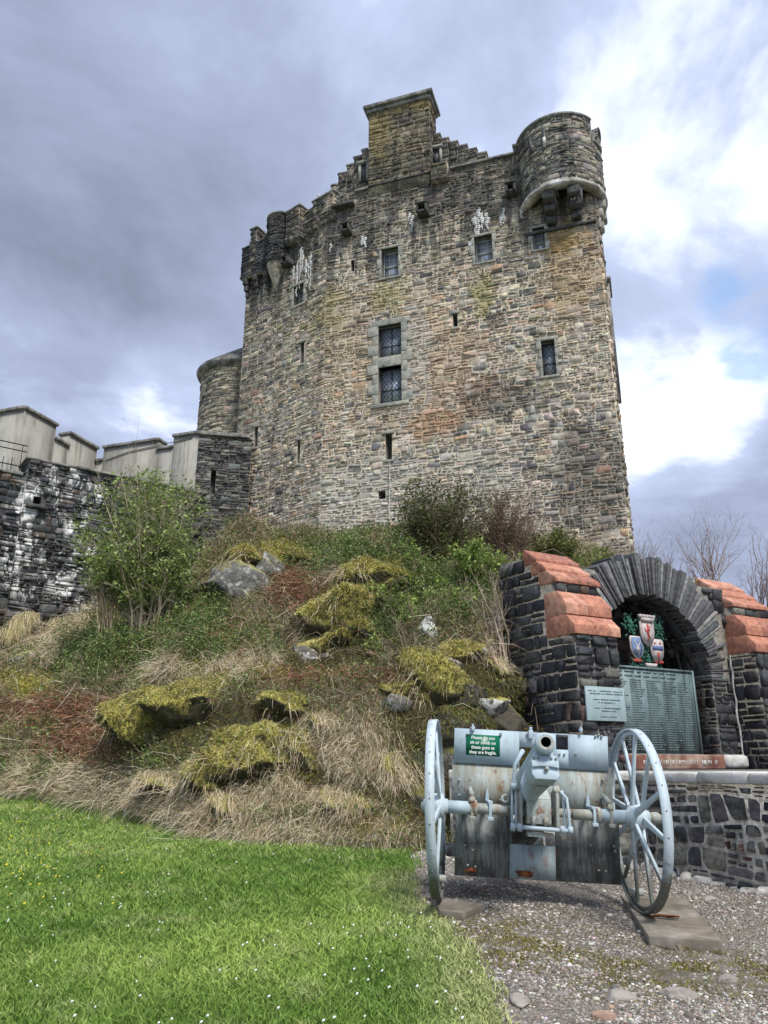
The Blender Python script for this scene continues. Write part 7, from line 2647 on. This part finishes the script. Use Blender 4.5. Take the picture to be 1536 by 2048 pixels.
for k, (u, v, Y_, rx, rz, n, lab) in enumerate(((950, 1125, 12.9, 0.58, 0.42, 4600, 'bright lime green leafy shrub left of the red capped buttress'),
                                               (770, 1115, 14.5, 0.55, 0.32, 2200, 'bright green leafy shrub on the brow left of the dark olive bush'),
                                               (745, 1290, 12.0, 0.16, 0.14, 330, 'small sprig of bright green leaves beside the overhanging boulder'),
                                               (790, 1190, 12.8, 0.42, 0.34, 1500, 'green sapling leaves over the mossy hump in the middle of the bank'),
                                               (895, 1205, 12.0, 0.5, 0.36, 2400, 'green shrub among bare twigs above the white rock'),
                                               (725, 1350, 11.0, 0.35, 0.2, 500, 'green trailing shrub below the overhanging boulder'),
                                               (390, 1230, 15.6, 0.42, 0.4, 2000, 'dark green leafy clump between the big bush and the grey outcrop'),
                                               (960, 1290, 11.2, 0.35, 0.25, 1300, 'bright leafy sprays over the mossy ledge beside the memorial flank'),
                                               (850, 1160, 13.2, 0.5, 0.32, 2600, 'fresh green shrub under the dark olive bush, left of the lime green one'),
                                               (700, 1170, 14.0, 0.4, 0.25, 1200, 'small green shrub at the top of the big moss hump'),
                                               (880, 1400, 10.5, 0.28, 0.2, 600, 'thin green sprays hanging over the dark rock above the gun'),
                                               (830, 1120, 13.6, 0.42, 0.42, 2400, 'tall leggy yellow green shrub before the left side of the dark olive bush'),
                                               (1015, 1125, 13.2, 0.32, 0.32, 1700, 'airy yellow green shrub just left of the topmost red tiles'),
                                               (820, 1235, 12.0, 0.4, 0.3, 1500, 'loose green sprays left of the upright white rock'),
                                               (940, 1245, 11.6, 0.36, 0.3, 1500, 'leafy green shoots between the white rock and the memorial flank'),
                                               (670, 1090, 20.0, 0.7, 0.3, 1500, 'low green scrub at the wall foot left of centre'))):
    shrub('shrub', lab, 'shrub', at(u, v + rz * 100, Y_), at(u, v, Y_), (rx, rx * 0.8, rz), 16, n, LIMEG if k not in (6,) else GREEN, [4, 3, 3] if k not in (6,) else [3, 2, 5, 0.3], 0.048, (0.24, 0.18, 0.12), seed=20 + k, sub=5, r0=0.009, shell=0.2)
BARE = (0.34, 0.28, 0.21)
shrub('bare_shrub', 'pale bare forked shrub against the left flank of the memorial', 'shrub', at(1000, 1330, 11.2), at(985, 1190, 11.3), (0.42, 0.35, 0.45), 20, 0, [], [], 0, BARE, r0=0.02, seed=40, sub=7, shell=0.4)
shrub('bare_shrub', 'thin bare twiggy shrub in the middle of the bank', 'shrub', at(840, 1350, 11.2), at(835, 1235, 11.4), (0.5, 0.4, 0.4), 22, 0, [], [], 0, (0.26, 0.2, 0.15), r0=0.012, seed=41, sub=7, shell=0.4)
PALE = (0.30, 0.245, 0.235)
for k, (u, v, Y_, rx, rz, st, lab) in enumerate(((1275, 1100, 16.0, 0.8, 0.42, 26, 'bare twiggy shrub showing over the crown of the slate arch'),
                                                (1425, 1095, 15.0, 1.0, 0.95, 26, 'tallest bare branching shrub behind the right buttress'),
                                                (1525, 1130, 14.5, 0.8, 0.7, 22, 'bare shrub at the right edge behind the red caps'),
                                                (1345, 1125, 15.5, 0.6, 0.35, 16, 'low bare shrub between the arch and the tall bare shrub'))):
    shrub('bare_shrub', lab, 'shrub', at(u, v + 100, Y_), at(u, v, Y_), (rx, 0.6, rz), st, 0, [], [], 0, PALE, group='bare shrubs behind the memorial', seed=50 + k, sub=7, r0=0.014, shell=0.3, up=0.5)
shrub('shrub', 'small yellow leaved plant growing on the top of the arch wall', 'plant', ME.p(3.05, 4.2, -TW - 0.3), ME.p(3.1, 4.35, -TW - 0.3), (0.3, 0.2, 0.13), 12, 700, [(0.30, 0.29, 0.07), (0.22, 0.2, 0.06)], [3, 2], 0.03, (0.25, 0.2, 0.12), seed=60, sub=3, r0=0.005, shell=0.1)
# thin dead climber stems on the keep wall above the bushes
cl = thing('climber', 'thin leafless climber stems on the keep wall above the bushes', 'plant', tuple(FR.p(5.5, 9.0, 0.1)))
cm = MB()
cr = random.Random(5)
for k in range(16):
    s = FR.hit(930 + k * 19 + cr.uniform(-8, 8), 1000)[0]
    z = 8.6
    top = FR.hit(900, 850 + abs(k - 2) * 14 + cr.uniform(-30, 40))[1]
    pts, x = [], s
    while z < top:
        pts.append(FR.p(x, z, 0.11))
        z += 0.45
        x += cr.gauss(0, 0.07)
    if len(pts) > 2:
        cm.path(pts, list(np.linspace(0.013, 0.004, len(pts))), 4)
cm.build('stems', plain('pale_dead_stem', (0.36, 0.32, 0.27), 0.9, bmp=0), cl)

# grass hanging from the curtain wall foot
Bs, Os = [], []
for (u, v) in ((35, 1245), (50, 1230), (15, 1262), (112, 1245), (60, 1300), (100, 1300), (20, 1310), (85, 1345), (150, 1360), (130, 1290), (30, 1340)):
    s, z = FCu.hit(u, v)
    p = np.array(FCu.p(s, z, 0.05))
    m = 300
    Bs.append(p + g.normal(0, 0.09, (m, 3)) * np.array([1.4, 0.5, 0.5]))
    out = np.array([FCu.n[0], FCu.n[1], 0.5]) + g.normal(0, 0.4, (m, 3))
    Os.append(out / np.linalg.norm(out, axis=1, keepdims=True))
B, out = np.concatenate(Bs), np.concatenate(Os)
m = len(B)
blades('hanging_grass', B, out, np.array([0, 0, -1.6]) + g.normal(0, 0.3, (m, 3)), 0.25 + 0.3 * g.random(m), np.full(m, 0.010), pick([(0.52, 0.44, 0.25), (0.38, 0.34, 0.14), (0.6, 0.52, 0.34)], [3, 3, 2], m), STRAW)

# the bird standing on the merlon
bp = FM.p(FM.hit(636, 400)[0], ZTOP + 0.24, -0.2)
bird = thing('seagull', 'small grey and white gull perched on a merlon left of the stepped gable', 'bird', tuple(bp))
BG = plain('gull_grey', (0.3, 0.31, 0.33), 0.8, 0.1, bmp=0)
BW_ = plain('gull_white', (0.7, 0.7, 0.68), 0.8, 0.1, bmp=0)
dB = Vector((-0.8, -0.5, 0.25)).normalized()
MB().lathe([(0.0, -0.24), (0.03, -0.18), (0.075, -0.08), (0.09, 0.02), (0.075, 0.1), (0.045, 0.15), (0.0, 0.17)], bp + Vector((0, 0, 0.2)), dB, 14).build('body', BG, bird, smooth=True)
MB().lathe([(0.03, -0.06), (0.045, 0.0), (0.042, 0.04), (0.02, 0.07), (0.008, 0.075), (0.006, 0.12), (0.0, 0.13)], bp + dB * 0.14 + Vector((0, 0, 0.28)), dB + Vector((0, 0, 0.1)), 12).build('head', BW_, bird, smooth=True)
for sx in (-0.03, 0.03):
    MB().tube(bp + Vector((sx, 0, -0.01)), bp + Vector((sx, 0, 0.15)), 0.007, n=5).build('leg', WORN, bird)
